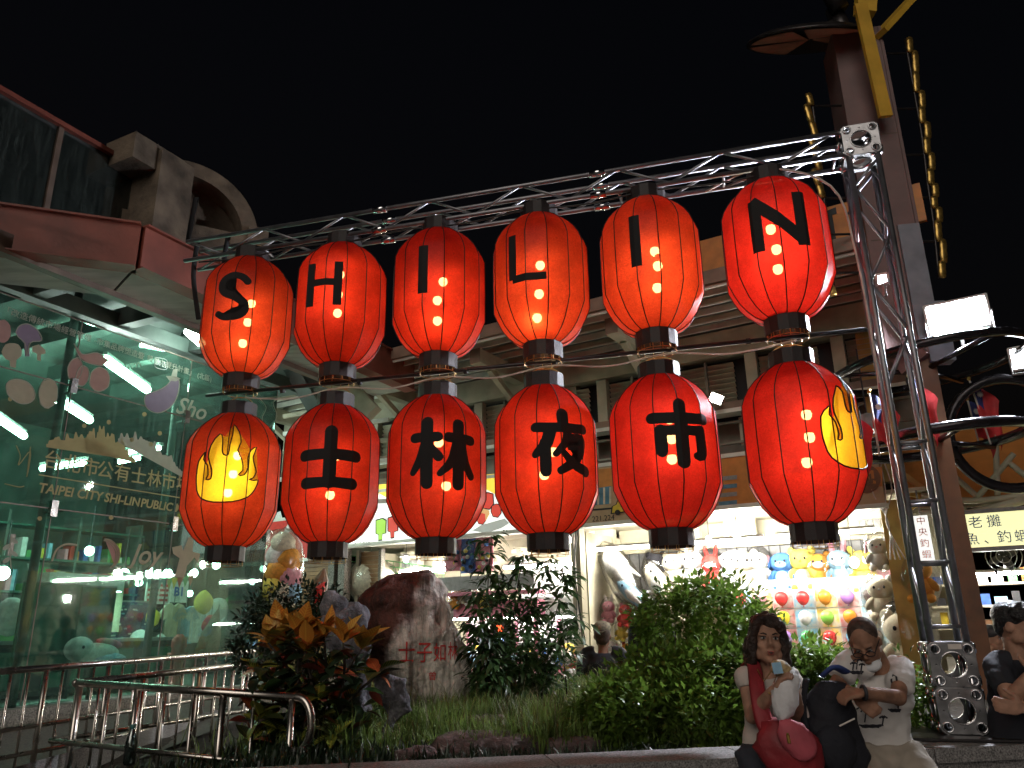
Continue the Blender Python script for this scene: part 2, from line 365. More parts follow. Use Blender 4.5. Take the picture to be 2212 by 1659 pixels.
def stroke_outline(pts, w, nc=6, flat=False):
    """outline of a brush stroke with round ends; w is one width or one per point"""
    p = [V((x, z, 0)) for x, z in pts]
    if len(p) > 2: p = smooth_line(p, 4)
    m = len(p); ws = [w]*m if not isinstance(w, (list, tuple)) else [w[min(int(i*(len(w)-1)/(m-1)), len(w)-2)]*(1-(i*(len(w)-1)/(m-1)-min(int(i*(len(w)-1)/(m-1)), len(w)-2))) + w[min(int(i*(len(w)-1)/(m-1)), len(w)-2)+1]*(i*(len(w)-1)/(m-1)-min(int(i*(len(w)-1)/(m-1)), len(w)-2)) for i in range(m)]
    L = []; R = []
    for i in range(m):
        d = (p[min(i+1, m-1)]-p[max(i-1, 0)]).normalized(); n = V((-d.y, d.x, 0))
        L.append(p[i]+n*ws[i]/2); R.append(p[i]-n*ws[i]/2)
    def cap(c, a, d, r):
        t0 = math.atan2(a.y-c.y, a.x-c.x); return [c+V((r*math.cos(t0-math.pi*k/nc), r*math.sin(t0-math.pi*k/nc), 0)) for k in range(1, nc)]
    if flat: return [(q.x, q.y) for q in L+R[::-1]]
    ol = L + cap(p[-1], L[-1], None, ws[-1]/2) + R[::-1] + cap(p[0], R[0], None, ws[0]/2)
    return [(q.x, q.y) for q in ol]
# drawings, in metres, x along the cloth (right as read), z up, centred
G = {}
def scaled(st, k): return [([(x*k, z*k) for x, z in p], w) for p, w in st]
G['S'] = [([(.105, .135), (.06, .175), (-.02, .185), (-.09, .15), (-.105, .085), (-.07, .03), (.03, -.015), (.095, -.07), (.09, -.145), (.02, -.185), (-.06, -.185), (-.115, -.155)], [.062, .06, .058, .06, .062, .066, .07, .068, .064, .06, .058, .056])]
G['H'] = [([(-.13, .185), (-.13, -.19)], .062), ([(.10, .185), (.10, -.19)], .066), ([(-.13, .01), (.10, .005)], .058)]
G['I'] = [([(0, .20), (0, -.20)], .078)]
G['L'] = [([(-.11, .19), (-.11, -.175)], .06), ([(-.11, -.175), (.15, -.175)], .058)]
G['N'] = [([(-.15, -.2), (-.15, .19)], .082), ([(-.165, .19), (.165, -.165)], .082), ([(.15, -.19), (.15, .215)], .082)]
G['shi'] = [([(0, .235), (0, -.19)], .098), ([(-.215, .03), (0, .045), (.215, .03)], [.088, .08, .088]), ([(-.19, -.2), (0, -.19), (.19, -.2)], [.085, .075, .088])]
G['lin'] = [([(-.12, .215), (-.12, -.23)], .082), ([(-.215, .10), (-.045, .105)], .072), ([(-.12, .09), (-.165, -.05), (-.225, -.15)], [.075, .07, .045]), ([(-.105, .035), (-.04, -.04)], [.06, .07]),
            ([(.105, .205), (.105, -.235)], .082), ([(.03, .105), (.215, .095)], .072), ([(.10, .08), (.055, -.07), (-.03, -.16)], [.075, .07, .045]), ([(.115, .08), (.155, -.07), (.215, -.165)], [.07, .07, .06])]
G['ye'] = [([(.015, .235), (.02, .16)], .085), ([(-.2, .125), (.21, .125)], .068), ([(-.085, .10), (-.12, -.01), (-.205, -.09)], [.085, .085, .05]), ([(-.125, 0), (-.125, -.22)], .078),
           ([(.055, .10), (.03, .0), (-.045, -.085)], [.065, .06, .045]), ([(.05, .045), (.17, .045), (.165, -.04), (.11, -.14), (-.01, -.215)], [.055, .06, .07, .066, .055]), ([(.07, -.035), (.125, -.03)], .034), ([(.02, -.075), (.1, -.16), (.215, -.21)], [.045, .06, .075])]
G['shi4'] = [([(.01, .235), (.01, .16)], .085), ([(-.21, .13), (.215, .125)], .075), ([(-.145, .035), (-.145, -.13)], .078), ([(-.15, .03), (.165, .03)], .066), ([(.165, .03), (.17, -.15), (.125, -.165)], [.075, .075, .05]), ([(.012, .14), (.012, -.215)], .09)]
G['ye'] = scaled(G['ye'], .88); G['shi4'] = scaled(G['shi4'], .86); G['shi'] = scaled(G['shi'], .9)
# flame, traced from the picture: outer edge
FL = [(-.165, -.035), (-.16, .06), (-.125, .105), (-.105, .12), (-.115, .07), (-.085, .03), (-.075, -.035), (-.085, -.065), (-.055, -.06), (-.055, .0), (-.085, .085), (-.075, .165), (-.03, .245), (-.005, .21), (.0, .13), (.012, .10), (.04, .10), (.045, .17), (.055, .245), (.055, .32), (.095, .265), (.11, .19), (.095, .135), (.125, .07), (.135, .0), (.11, -.03), (.145, -.03), (.165, .02), (.16, .085), (.175, .14), (.215, .17), (.195, .10), (.21, .045), (.225, .0), (.205, -.045), (.18, -.055), (.21, -.06), (.245, -.055), (.225, -.12), (.18, -.175), (.09, -.21), (-.02, -.215), (-.105, -.19), (-.15, -.13)]
FL = [(x*1.2-.04, z*1.16-.05) for x, z in FL]
def flame(zc, ph0, parent, M):
    bm = bmesh.new(); vs = [bm.verts.new((x, 0, z+zc)) for x, z in FL]; bm.faces.new(vs)
    bmesh.ops.triangulate(bm, faces=bm.faces[:]); mb = MB(); cut_and_wrap(bm, mb, ph0, .0, rim=False); bm.free()
    link('flame_emblem', mb.mesh('flame_emblem', 'lantern_yellow'), parent, M)
    pts = smooth_line([V((x, z+zc, 0)) for x, z in FL+FL[:1]], 2)
    MB().tube([on_shell(p.x, p.y, .005, ph0) for p in pts], .0055, 5).build('flame_outline', 'rib_wire', parent).matrix_basis = M

def flame_shell(mat):
    W = 8*2*RB*math.sin(math.pi/NS); zc = .60
    me = plate([[(-W, 0), (W, 0), (W, BH), (-W, BH)], [(x, z+zc) for x, z in FL]], 0)
    bm = bmesh.new(); bm.from_mesh(me)
    for v in bm.verts: v.co = (v.co.x, 0, v.co.y)
    mb = MB(); cut_and_wrap(bm, mb, 0, 0, rim=False); bm.free(); return mb.mesh('cloth', mat)
FSH = {}
def lantern(s, top, draw, ph, mat, bulbs, label, off=0):
    zb = (3.605 if top else 2.19)+.008*(s-.65)
    c = TW + GD*s + GN*off + V((0, 0, zb))
    t = thing('paper_lantern', label, 'lantern', c, 'lanterns hanging in two rows on the gantry')
    M = Matrix.Translation(c)
    toc = math.atan2(-c.y, -c.x)                       # towards the camera
    a = toc + rad(ph)                                  # azimuth of the drawing's middle (positive turns it to the right)
    ph0 = a                                            # a rib runs down the middle of the drawing or half a panel beside it
    if draw == 'flame' and mat not in FSH: FSH[mat] = flame_shell(mat)
    link('cloth', FSH[mat] if draw == 'flame' else SHELL[mat], t, M @ Matrix.Rotation(ph0, 4, 'Z'))
    for k in range(NS): link('rib', RIBM, t, M @ Matrix.Rotation(ph0+2*math.pi*k/NS, 4, 'Z'))
    link('top_collar', COLT, t, M @ Matrix.Rotation(ph0, 4, 'Z')); link('bottom_collar', COLB, t, M @ Matrix.Rotation(ph0, 4, 'Z'))
    link('wire_cage', CAGE, t, M); link('handle', HOOK, t, M @ Matrix.Rotation(math.atan2(GD.y, GD.x), 4, 'Z'))
    d = V((math.cos(toc), math.sin(toc), 0)); rt = V((-d.y, d.x, 0))
    for fx, fr in bulbs:
        B = Matrix.Translation(c + rt*(fx*.25) + d*.21 + V((0, 0, BH*(1-fr)+.02)))
        b = link('bulb', BULB, t, B); link('socket', SOCK, b, B)
    MB().tube([c+d*.21+V((0, 0, BH*(1-min(f for _, f in bulbs))+.1)), c+V((0, 0, BH+.11))], .005, 5).build('lamp_cord', 'black_cable', t)
    if draw == 'flame': flame(.60, ph0, t, M)
    else: ribbon(G[draw], .585 if top else .575, ph0, 'letter' if top else 'character', 'black_cloth', t, M)
    return t
SL = [5.02, 4.12, 3.245, 2.40, 1.55, .65]
lantern(SL[0], 1, 'S', -20, 'lantern_orange', [(.1, .46), (.03, .62), (-.06, .80)], 'red paper lantern with a black letter S, upper row')
lantern(SL[1], 1, 'H', -21, 'lantern_red', [(-.08, .33), (-.1, .5), (-.1, .65)], 'bright red paper lantern with a black letter H, upper row')
lantern(SL[2], 1, 'I', -20, 'lantern_red', [(.12, .5), (-.05, .65), (-.04, .81)], 'red paper lantern with a black letter I right after the H')
lantern(SL[3], 1, 'L', -17, 'lantern_orange', [(0, .48), (-.06, .70), (-.14, .88)], 'red paper lantern with a black letter L, upper row')
lantern(SL[4], 1, 'I', -15, 'lantern_orange', [(.15, .49), (.2, .6), (.14, .76)], 'paler orange paper lantern with a black letter I between L and N')
lantern(SL[5], 1, 'N', 6, 'lantern_deep', [(-.08, .44), (0, .59), (-.03, .73)], 'deep red paper lantern with a black letter N, nearest the truss tower')
lantern(SL[0], 0, 'flame', -8, 'lantern_orange', [(.1, .36), (.02, .5), (-.08, .64)], 'red paper lantern with a whole yellow flame facing front, lower row')
lantern(SL[1], 0, 'shi', -3, 'lantern_red', [(.1, .42), (-.02, .70)], 'red paper lantern with a black character of one post and two bars')
lantern(SL[2], 0, 'lin', 8, 'lantern_red', [(.05, .38), (.28, .68)], 'red paper lantern with a black character of two side by side trees, lower row')
lantern(SL[3], 0, 'ye', 17, 'lantern_red', [(.08, .34), (.22, .5), (-.06, .65)], 'red paper lantern with the most intricate black character, under the letter L lantern')
lantern(SL[4], 0, 'shi4', 17, 'lantern_deep', [(.18, .34), (.2, .47), (.17, .6)], 'deep red paper lantern with a black gate-like character, floodlit on its right edge')
lantern(SL[5], 0, 'flame', 57, 'lantern_deep', [(.2, .38), (.2, .52), (.06, .67)], 'deep red paper lantern with a yellow flame turned to its right side')
# ================================================================ ground and market hall with the glass front
mk('paving', (.16, .15, .14), .75, var=.3, scale=3, bump=.4, bscale=40)
mk('terrazzo', (.22, .205, .17), .6, var=.6, scale=70, bump=.2, bscale=90)
mk('rust_paint', (.24, .062, .040), .5, var=.25, scale=2.5, bump=.1, bscale=30)
mk('soffit', (.46, .48, .42), .7, var=.22, scale=2.2, bump=.1, bscale=20, stretch=(1, 4, 1))
mk('green_steel', (.10, .135, .12), .5, var=.25, scale=4)
mk('brown_steel', (.17, .115, .085), .5, var=.3, scale=4)
mk('old_concrete', (.17, .13, .092), .85, var=.5, scale=3.5, bump=.5, bscale=25, var_col=(.06, .045, .032))
mk_sheet('glass', (.64, .87, .78), .96, .03, .9, film=(.55, .75, .68), film_fac=.09)
mk_sheet('dark_glass', (.22, .26, .24), .90, .08, .8, film=(.25, .3, .27), film_fac=.35)
mk('hall_wall', (.17, .27, .23), .8, var=.3, scale=2)
mk('hall_floor', (.18, .22, .20), .4, var=.2, scale=2)
mk('hall_green', (.03, .14, .10), .7, var=.3, scale=2)
mk('clip_steel', (.55, .52, .5), .25, metal=1)
mk_emit('tube_cool', (.78, 1.0, .88), 55)
mk_emit('tube_far', (.78, 1.0, .88), 45)
def mk_vinyl(name, col):
    m = bpy.data.materials.new(name); m.use_nodes = True; MATS[name] = m; nt = m.node_tree; nt.nodes.clear(); N = nt.nodes.new; L = nt.links.new
    tc = N('ShaderNodeTexCoord'); nz = N('ShaderNodeTexNoise'); nz.inputs['Scale'].default_value = 12; L(tc.outputs['Object'], nz.inputs[0])
    mx = N('ShaderNodeMix'); mx.data_type = 'RGBA'; mx.inputs[6].default_value = (*(c*.75 for c in col), 1); mx.inputs[7].default_value = (*col, 1); L(nz.outputs[0], mx.inputs[0])
    t = N('ShaderNodeBsdfTranslucent'); d = N('ShaderNodeBsdfDiffuse'); L(mx.outputs[2], t.inputs[0]); L(mx.outputs[2], d.inputs[0])
    s = N('ShaderNodeMixShader'); s.inputs[0].default_value = .5; L(t.outputs[0], s.inputs[1]); L(d.outputs[0], s.inputs[2])
    o = N('ShaderNodeOutputMaterial'); L(s.outputs[0], o.inputs[0])
mk_vinyl('sticker_gold', (.60, .50, .28))
mk_vinyl('sticker_pale', (.62, .59, .50))
mk_vinyl('sticker_plum', (.42, .32, .42)); mk_vinyl('sticker_pink', (.62, .38, .34)); mk_vinyl('sticker_tan', (.62, .53, .40))
for n, c in dict(white=(.8, .8, .78), cream=(.75, .68, .5), navy=(.03, .05, .12), teal=(.06, .22, .2), red=(.6, .04, .03), yellow=(.8, .58, .05), orange=(.75, .25, .04), pink=(.75, .25, .32), blue=(.05, .14, .5), sky=(.3, .55, .75), green=(.08, .35, .1), purple=(.3, .12, .45), grey=(.3, .3, .3), dark=(.03, .03, .035), brown=(.2, .1, .05), lime=(.35, .65, .12)).items():
    mk('p_'+n, c, .55, var=.15, scale=20)

g = MB(); g.add([(-400, -300, 0), (400, -300, 0), (400, 900, 0), (-400, 900, 0)], [(0, 1, 2, 3)])
struct('ground', g, 'paving')
pv = MB(); pv.add([(-6, 8.7, .004), (12, 3.0, .004), (16, 11, .004), (-2, 20, .004)], [(0, 1, 2, 3)]); mk('bounce_paving', (.5, .48, .44), .6, var=.2, scale=3, bump=.1, bscale=30); struct('bounce_pavement', pv, 'bounce_paving')  # unseen pale sheet added to bounce stall light up under the canopy
DF = V((.448, .894, 0)).normalized(); NF = V((DF.y, -DF.x, 0)); QF = V((-3.9, 9.36, 0)); UP = V((0, 0, 1))
def F(t, off, z): return QF + DF*t + NF*off + UP*z
def onF(x, y, off=0): return on(x, y, QF+NF*off, NF)
rzF = math.atan2(DF.y, DF.x)
def fbox(mb, t, off, z, st, so, sz): return mb.box(F(t, off, z), (st, so, sz), rzF)
hall = thing('market_hall', 'glass fronted market hall with rusty red eaves beam and round concrete gable', 'building', F(0, 0, .9))
fbox(MB(), -2, -3.4, .45, 11, 6.8, .86).build('floor_slab', 'hall_floor', hall)
fbox(MB(), -1, .04, .82, 7.5, .2, .22).build('terrazzo_kerb', 'terrazzo', hall)
fbox(MB(), -2, -6.6, 3.1, 11, .15, 4.4).build('back_wall', 'hall_wall', hall)
fbox(MB(), -2, -3.3, 5.36, 11, 6.5, .1).build('ceiling', 'green_steel', hall)
# panes
TJ = [-3.24, -1.75, -.27, 1.24]; ZJ = [.94, 2.80, 4.10, 4.84]
gp = {}
for i in range(3):
    for j in range(3):
        w = TJ[i+1]-TJ[i]-.012; h = ZJ[j+1]-ZJ[j]-.012
        if (i, j) != (0, 0): pass
        m = MB().box((0, 0, 0), (w, .012, h)).mesh('glass_pane', 'glass')
        gp[i, j] = link('glass_pane', m, hall, Matrix.Translation(F((TJ[i]+TJ[i+1])/2, 0, (ZJ[j]+ZJ[j+1])/2)) @ Matrix.Rotation(rzF, 4, 'Z'))
for t in TJ:
    for z in ZJ[1:3]:
        fbox(MB(), t, .02, z, .07, .05, .16).build('glass_clip', 'clip_steel', hall)
    fbox(MB(), t, 0, 2.9, .008, .014, 3.9).build('joint_seal', 'brown_steel', hall)
for z in ZJ[1:]: fbox(MB(), -1, 0.001, z, 4.5, .015, .012).build('joint_seal', 'brown_steel', hall)
# steel posts behind the glass with spider arms
for t in (-3.2, -1.62, -.14, 1.2):
    MB().tube([F(t, -.35, .9), F(t, -.35, 5.3)], .045, 10).build('mast', 'green_steel', hall, True)
    for z in ZJ[1:3]: MB().tube([F(t, -.35, z), F(t+(.0), -.02, z)], .016, 6).build('spider_arm', 'green_steel', hall, True)
# eaves: beam A runs across, beam B runs along the glass
K = V((-3.54, 6.6, 0)); hA = rad(70); DA = V((math.sin(hA), math.cos(hA), 0)); A0 = K-DA*5
B1 = K+DF*4.6
zt, zb = 5.30, 4.88
MB().beam(A0+UP*(zt+zb)/2, K+UP*(zt+zb)/2, .12, zt-zb).build('eaves_beam', 'rust_paint', hall)
MB().beam(K+UP*(zt+zb)/2, B1+UP*(zt+zb)/2, .12, zt-zb-.004).build('eaves_beam', 'rust_paint', hall)
for a, b in ((A0, K), (K, B1)):
    MB().beam(a+UP*(zt+.012), b+UP*(zt+.012), .2, .02).build('flange', 'rust_paint', hall)
    MB().beam(a+UP*(zb-.008), b+UP*(zb-.008), .2, .014).build('flange', 'rust_paint', hall)
# soffit panels between beam and glass, with bearers
ins = -NF
def soff(p, q, d0, d1, z): return MB().add([p+d0+UP*z, q+d0+UP*z, q+d1+UP*z, p+d1+UP*z, p+d0+UP*(z+.03), q+d0+UP*(z+.03), q+d1+UP*(z+.03), p+d1+UP*(z+.03)], [(0, 1, 2, 3), (7, 6, 5, 4), (0, 4, 5, 1), (1, 5, 6, 2), (2, 6, 7, 3), (3, 7, 4, 0)])
nA = V((-DA.y, DA.x, 0))
det = nA.x*ins.y-nA.y*ins.x; SDP = .80; KC = K+V(((SDP*ins.y-SDP*nA.y)/det, (SDP*nA.x-SDP*ins.x)/det, 0))
def sq_panel(p0, p1, q1, q0, k, n, z):
    f0, f1 = k/n+.003, (k+1)/n-.003; a_, b_, c_, d_ = p0.lerp(p1, f0), p0.lerp(p1, f1), q0.lerp(q1, f1), q0.lerp(q1, f0)
    MB().add([p+UP*h_ for h_ in (z, z+.03) for p in (a_, b_, c_, d_)], [(0, 1, 2, 3), (7, 6, 5, 4), (0, 4, 5, 1), (1, 5, 6, 2), (2, 6, 7, 3), (3, 7, 4, 0)]).build('soffit_panel', 'soffit', hall)
for k in range(4): sq_panel(K, B1, B1+ins*SDP, KC, k, 4, zb+.012)
for k in range(4): sq_panel(K, A0, A0+nA*SDP, KC, k, 4, zb+.012)
for k in range(5):
    p = K+DF*(k*1.0+.1); MB().beam(p+ins*.1+UP*(zb-.02+.2), p+ins*4.5+UP*(zb+.25), .14, .22).build('roof_beam', 'green_steel', hall)
for o in (.9, 1.7): MB().beam(K+ins*o-DF*2+UP*(zb+.16), K+ins*o+DF*4.6+UP*(zb+.16), .12, .18).build('roof_beam', 'green_steel', hall)
MB().beam(K+ins*.7-DF*1.4+UP*(zb+.05), K+ins*.7+DF*4.6+UP*(zb+.05), .1, .2).build('roof_beam', 'brown_steel', hall)
# upper glazing above the eaves
UG = QF+NF*.8
def U(t, z, o=0): return UG+DF*t+NF*o+UP*z
ru = rzF
for k in range(3):
    t0 = -6.6+k*1.6+.6
    MB().box(U(t0+.8, 5.83), (1.57, .012, 1.1), ru).build('upper_pane', 'dark_glass', hall)
    MB().box(U(t0, 5.83), (.05, .06, 1.12), ru).build('mullion', 'brown_steel', hall)
MB().beam(U(-6.2, 6.40), U(-1.55, 6.40), .12, .05).build('ridge_trim', 'rust_paint', hall)
MB().box(U(-1.35, 5.83, -.02), (.32, .1, 1.15), ru).build('corner_post', 'rust_paint', hall)
MB().beam(U(-6.2, 6.0, -.35), U(-1.6, 6.0, -.35), .1, .12).build('upper_rail', 'green_steel', hall)
MB().box(U(-4, 5.6, -.6), (5.2, .1, .7), ru).build('upper_wall', 'green_steel', hall)
# concrete box pier and the round gable
bx = at_y(325, 440, 7.2)
MB().box(bx+V((0, .15, -.1)), (.42, .5, 1.35), rzF).build('pier', 'old_concrete', hall)
MB().box(bx+V((-.12, .0, .48)), (.62, .46, .3), rzF).build('pier_cap', 'old_concrete', hall)
ac = at_y(388, 500, 7.7); ra = .82
arcd = V((math.cos(rad(30)), math.sin(rad(30)), 0))
def arch_slab(r0, r1, th, mat, nm, o=0):
    n = 24; out = [(r1*math.cos(math.pi*k/n), r1*math.sin(math.pi*k/n)) for k in range(n+1)]
    inn = [(r0*math.cos(math.pi*k/n), r0*math.sin(math.pi*k/n)) for k in range(n, -1, -1)] if r0 else []
    me = setmat(plate([out+inn], th), mat)
    link(nm, me, hall, basis(ac+V((arcd.y, -arcd.x, 0))*o, arcd, UP))
arch_slab(.65, ra, .30, 'old_concrete', 'gable_arch')
arch_slab(0, .66, .06, 'old_concrete', 'gable_wall', -.18)
MB().box(ac+V((0, 0, -.35)), (ra*2, .5, .7), math.atan2(arcd.y, arcd.x)).build('gable_base', 'old_concrete', hall)
MB().box(ac+arcd*.8+V((0, 0, -.05)), (.22, .56, .34), math.atan2(arcd.y, arcd.x)).build('gable_block', 'old_concrete', hall)
for dx in (-.12, .1): MB().beam(ac+arcd*dx+V((arcd.y, -arcd.x, 0))*.3+UP*.3, ac+arcd*(dx-.05)+V((arcd.y, -arcd.x, 0))*.3-UP*.6, .05, .02).build('gable_strap', 'strap', hall)

# stickers on the glass
def sticker(pts, mat, pane, off=.009, nm='sticker'):
    q = [onF(x, y, off) for x, y in pts]; o = F(0, off, 0)
    pl = [((p-o).dot(DF), p.z) for p in q]
    me = setmat(plate([pl], .0012), mat)
    return link(nm, me, gp[pane], basis(o, DF, UP))
def outline(pts, w, mat, pane, off=.0105, closed=True):
    pts = smooth_line([V((x, y, 0)) for x, y in (list(pts)+[pts[0]] if closed else pts)], 4)
    MB().tube([onF(p.x, p.y, off) for p in pts], w, 4).build('sticker_line', mat, gp[pane])
def blob(cx, cy, rx, ry, n=14, a=0, j=.06):
    return [(cx+rx*math.cos(2*math.pi*k/n)*(1+random.uniform(-j, j))*math.cos(a)-ry*math.sin(2*math.pi*k/n)*math.sin(a), cy+rx*math.cos(2*math.pi*k/n)*math.sin(a)+ry*math.sin(2*math.pi*k/n)*(1+random.uniform(-j, j))*math.cos(a)) for k in range(n)]
def wordart(s, x, y, size, mat, pane, **k):
    p = onF(x, y, .010); me = setmat(text_mesh(s, size, .0015, **k), mat); return link('lettering', me, gp[pane], basis(p, DF, UP))
# mushrooms
sticker([(34, 718), (42, 704), (60, 700), (80, 712), (90, 735), (70, 738), (62, 742), (64, 770), (54, 770), (52, 742), (40, 728)], 'sticker_plum', (0, 2)); outline([(34, 718), (42, 704), (60, 700), (80, 712), (90, 735), (66, 740), (58, 768), (54, 742), (40, 728)], .006, 'sticker_pale', (0, 2))
sticker(blob(6, 715, 18, 26), 'sticker_pink', (0, 2)); sticker(blob(26, 760, 22, 20), 'sticker_tan', (0, 2)); sticker([(20, 770), (36, 772), (34, 795), (22, 792)], 'sticker_tan', (0, 2), .0112)
sticker([(70, 748), (84, 744), (98, 756), (98, 764), (88, 766), (88, 780), (80, 778), (80, 764), (70, 760)], 'sticker_tan', (0, 2))
# pods
sticker(blob(44, 845, 34, 24, a=.5), 'sticker_tan', (0, 1)); sticker(blob(104, 850, 20, 32, a=.1), 'sticker_tan', (0, 1), .0112); outline(blob(44, 845, 34, 24, a=.5), .006, 'sticker_pale', (0, 1)); outline(blob(104, 850, 20, 32, a=.1), .006, 'sticker_pale', (0, 1))
# radishes with leaves
for cx, cy, rx, ry in ((162, 798, 15, 26), (178, 812, 14, 22), (215, 820, 22, 26)): sticker(blob(cx, cy, rx, ry, a=.2), 'sticker_pink', (1, 2) if cx > 170 else (0, 2), .009+.0015*(cx % 3)); outline(blob(cx, cy, rx, ry, a=.2), .006, 'sticker_pale', (1, 2) if cx > 170 else (0, 2))
sticker([(160, 742), (178, 765), (210, 762), (236, 778), (222, 790), (190, 784), (172, 772)], 'sticker_pink', (1, 2)); outline([(160, 742), (178, 765), (210, 762), (236, 778), (222, 790), (190, 784), (172, 772)], .005, 'sticker_pale', (1, 2))
for k in range(5): outline([(258+k*9, 800-k*2), (264+k*9, 790-k*2), (268+k*9, 800-k*2)], .004, 'sticker_pale', (1, 2), closed=False)
# aubergine
AU = [(372, 812), (366, 826), (352, 838), (334, 846), (316, 852), (312, 868), (320, 884), (340, 892), (362, 884), (378, 866), (386, 842), (386, 820)]
sticker(AU, 'sticker_plum', (1, 1)); outline(AU, .007, 'sticker_pale', (1, 1)); sticker([(366, 822), (358, 812), (370, 812), (374, 798), (384, 796), (382, 814), (390, 818), (380, 824)], 'sticker_pale', (1, 1), .0115)
wordart('Sho', 412, 884, .30, 'sticker_pale', (2, 1), shear=.35, offset=.004)
outline([(560, 860), (575, 880), (566, 905), (580, 925), (598, 900), (590, 870), (604, 858)], .007, 'sticker_pale', (2, 1))
# skyline
def sky_band(x0, y0, x1, y1, mat, seed, h, pane):
    r = random.Random(seed); pts = []; n = 26
    for k in range(n+1):
        f = k/n; x = x0+(x1-x0)*f; y = y0+(y1-y0)*f; pts.append((x, y-h*(.25+.75*math.sin(math.pi*min(1, f*1.15))**.6)*(.55+.45*r.random())))
        if k < n: pts.append((x+(x1-x0)/n*.5, pts[-1][1]))
    sticker(pts+[(x1, y1), (x0, y0)], mat, pane)
sky_band(100, 966, 262, 990, 'sticker_gold', 3, 42, (0, 1)); sky_band(180, 972, 292, 1000, 'sticker_gold', 5, 66, (1, 1)); sky_band(255, 955, 410, 1040, 'sticker_pale', 8, 48, (1, 1))
outline([(35, 962), (44, 985), (40, 1005), (66, 975), (58, 1030), (66, 965)], .005, 'sticker_gold', (0, 1), closed=False); outline([(10, 1045), (40, 1052), (52, 1050)], .005, 'sticker_gold', (0, 1), closed=False)
for s, t0 in (('台北市', -1.62), ('公有士林', -.92), ('市場', -.30)):
    me = setmat(text_mesh(s, .205, .0015, offset=.0015, space=1.04), 'sticker_gold'); link('lettering', me, gp[(0, 1) if t0 < -1.5 else (1, 1)], basis(F(t0, .010, 3.27), DF, UP))
fbox(MB(), -.95, .0102, 3.115, 2.0, .0015, .012).build('sticker_line', 'sticker_gold', gp[1, 1])
for s, t0 in (('TAIPEI CITY', -1.58), ('SHI-LIN', -.98), ('PUBLIC', -.53), ('MARKET', -.02)):
    me = setmat(text_mesh(s, .135, .0015, offset=.003, shear=.12), 'sticker_gold'); link('lettering', me, gp[(0, 1) if t0 < -1.5 else (2, 1) if t0 > -.27 else (1, 1)], basis(F(t0, .010, 2.985), DF, UP))
for s_, o_ in (('「改造傳統市場經營管理', 0), ('-市集品牌塑造暨', 1.0), ('競爭力提升計畫」', 1.68), ('(北區)', 2.42)): link('lettering', setmat(text_mesh(s_, .088, .0015, align='LEFT'), 'sticker_pale'), gp[(0, 2) if o_ == 0 else (1, 2)], basis(onF(4, 668, .01)+DF*o_, DF, UP))
wordart('廣告', 348, 786, .085, 'white' and 'p_white', (1, 2)); outline([(336, 772), (360, 778), (359, 798), (335, 792)], .004, 'p_white', (1, 2))
# lower row: slice, word, banana, sprig
sl = [(226, 1164), (240, 1166), (254, 1178), (260, 1194), (256, 1212), (248, 1222)]
sticker(sl, 'sticker_pink', (1, 0)); 
for q in (.35, .65, .9): outline([(226+(x-226)*1-(1-q)*14*(1 if x > 230 else .2), y+(1-q)*6) for x, y in sl], .006, 'sticker_tan', (1, 0), .0115, False)
wordart('Joy', 315, 1200, .30, 'sticker_tan', (1, 0), shear=.3, offset=.004)
sticker([(372, 1182), (392, 1178), (396, 1190), (408, 1160), (418, 1162), (416, 1192), (432, 1196), (428, 1216), (420, 1204), (404, 1222), (398, 1248), (378, 1246), (388, 1206), (374, 1196)], 'sticker_tan', (2, 0))
for k in range(4): sticker(blob(22+(-1)**k*8, 1168+k*14, 10, 5, 8, a=(-1)**k*.6), 'sticker_pale', (0, 0), nm='sticker')
outline([(24, 1160), (22, 1190), (24, 1230)], .005, 'sticker_pale', (0, 0), closed=False)
outline([(112, 1212), (122, 1188), (142, 1176), (166, 1178)], .012, 'sticker_tan', (0, 0), closed=False)
for cx, cy in ((235, 912), (345, 936), (312, 895), (182, 920), (285, 950), (240, 1118), (326, 960), (86, 1120), (22, 862), (308, 1215)): sticker(blob(cx, cy, 5, 5, 10), 'sticker_gold', (1, 1) if cx > 170 and cy < 1100 else (0, 1) if cy < 1100 else (1, 0) if cx > 130 else (0, 0))

# lights inside the hall
def tube_light(a, b, label, mat='tube_cool', r=.028, group='tube lights inside the market hall'):
    a = V(a); b = V(b); t = thing('tube_light', label, 'lamp', (a+b)/2, group)
    MB().tube([a, b], r, 8).build('tube', mat, t, True)
    d, sx, u = frame(a, b); MB().beam(a+u*(r+.025)-d*.03, b+u*(r+.025)+d*.03, .05, .04).build('fitting', 'p_white', t)
    return t
def tz(x0, y0, x1, y1, z, label, **k): tube_light(at_z(x0, y0, z), at_z(x1, y1, z), label, **k)
tz(228, 778, 318, 842, 4.75, 'longest glaring tube lamp behind the glass, above the aubergine sticker', r=.055)
tz(122, 862, 194, 908, 4.45, 'glaring tube lamp behind the glass over the gold skyline', r=.05)
tz(-30, 886, 52, 942, 4.45, 'glaring tube lamp cut by the left picture edge', r=.05)
tz(406, 716, 436, 742, 5.0, 'short glaring tube lamp just left of the letter S lantern', r=.05)
tz(250, 982, 345, 968, 3.9, 'thin distant tube lamp deep in the hall under the aubergine', mat='tube_far')
tz(90, 1012, 182, 1000, 3.8, 'blurred tube lamp deep in the hall behind the left lettering', mat='tube_far', r=.04)
tz(258, 998, 300, 990, 3.8, 'short distant tube lamp behind the right end of the skyline', mat='tube_far')
tz(440, 1010, 560, 985, 3.9, 'distant tube lamp behind the lower flame lantern', mat='tube_far')
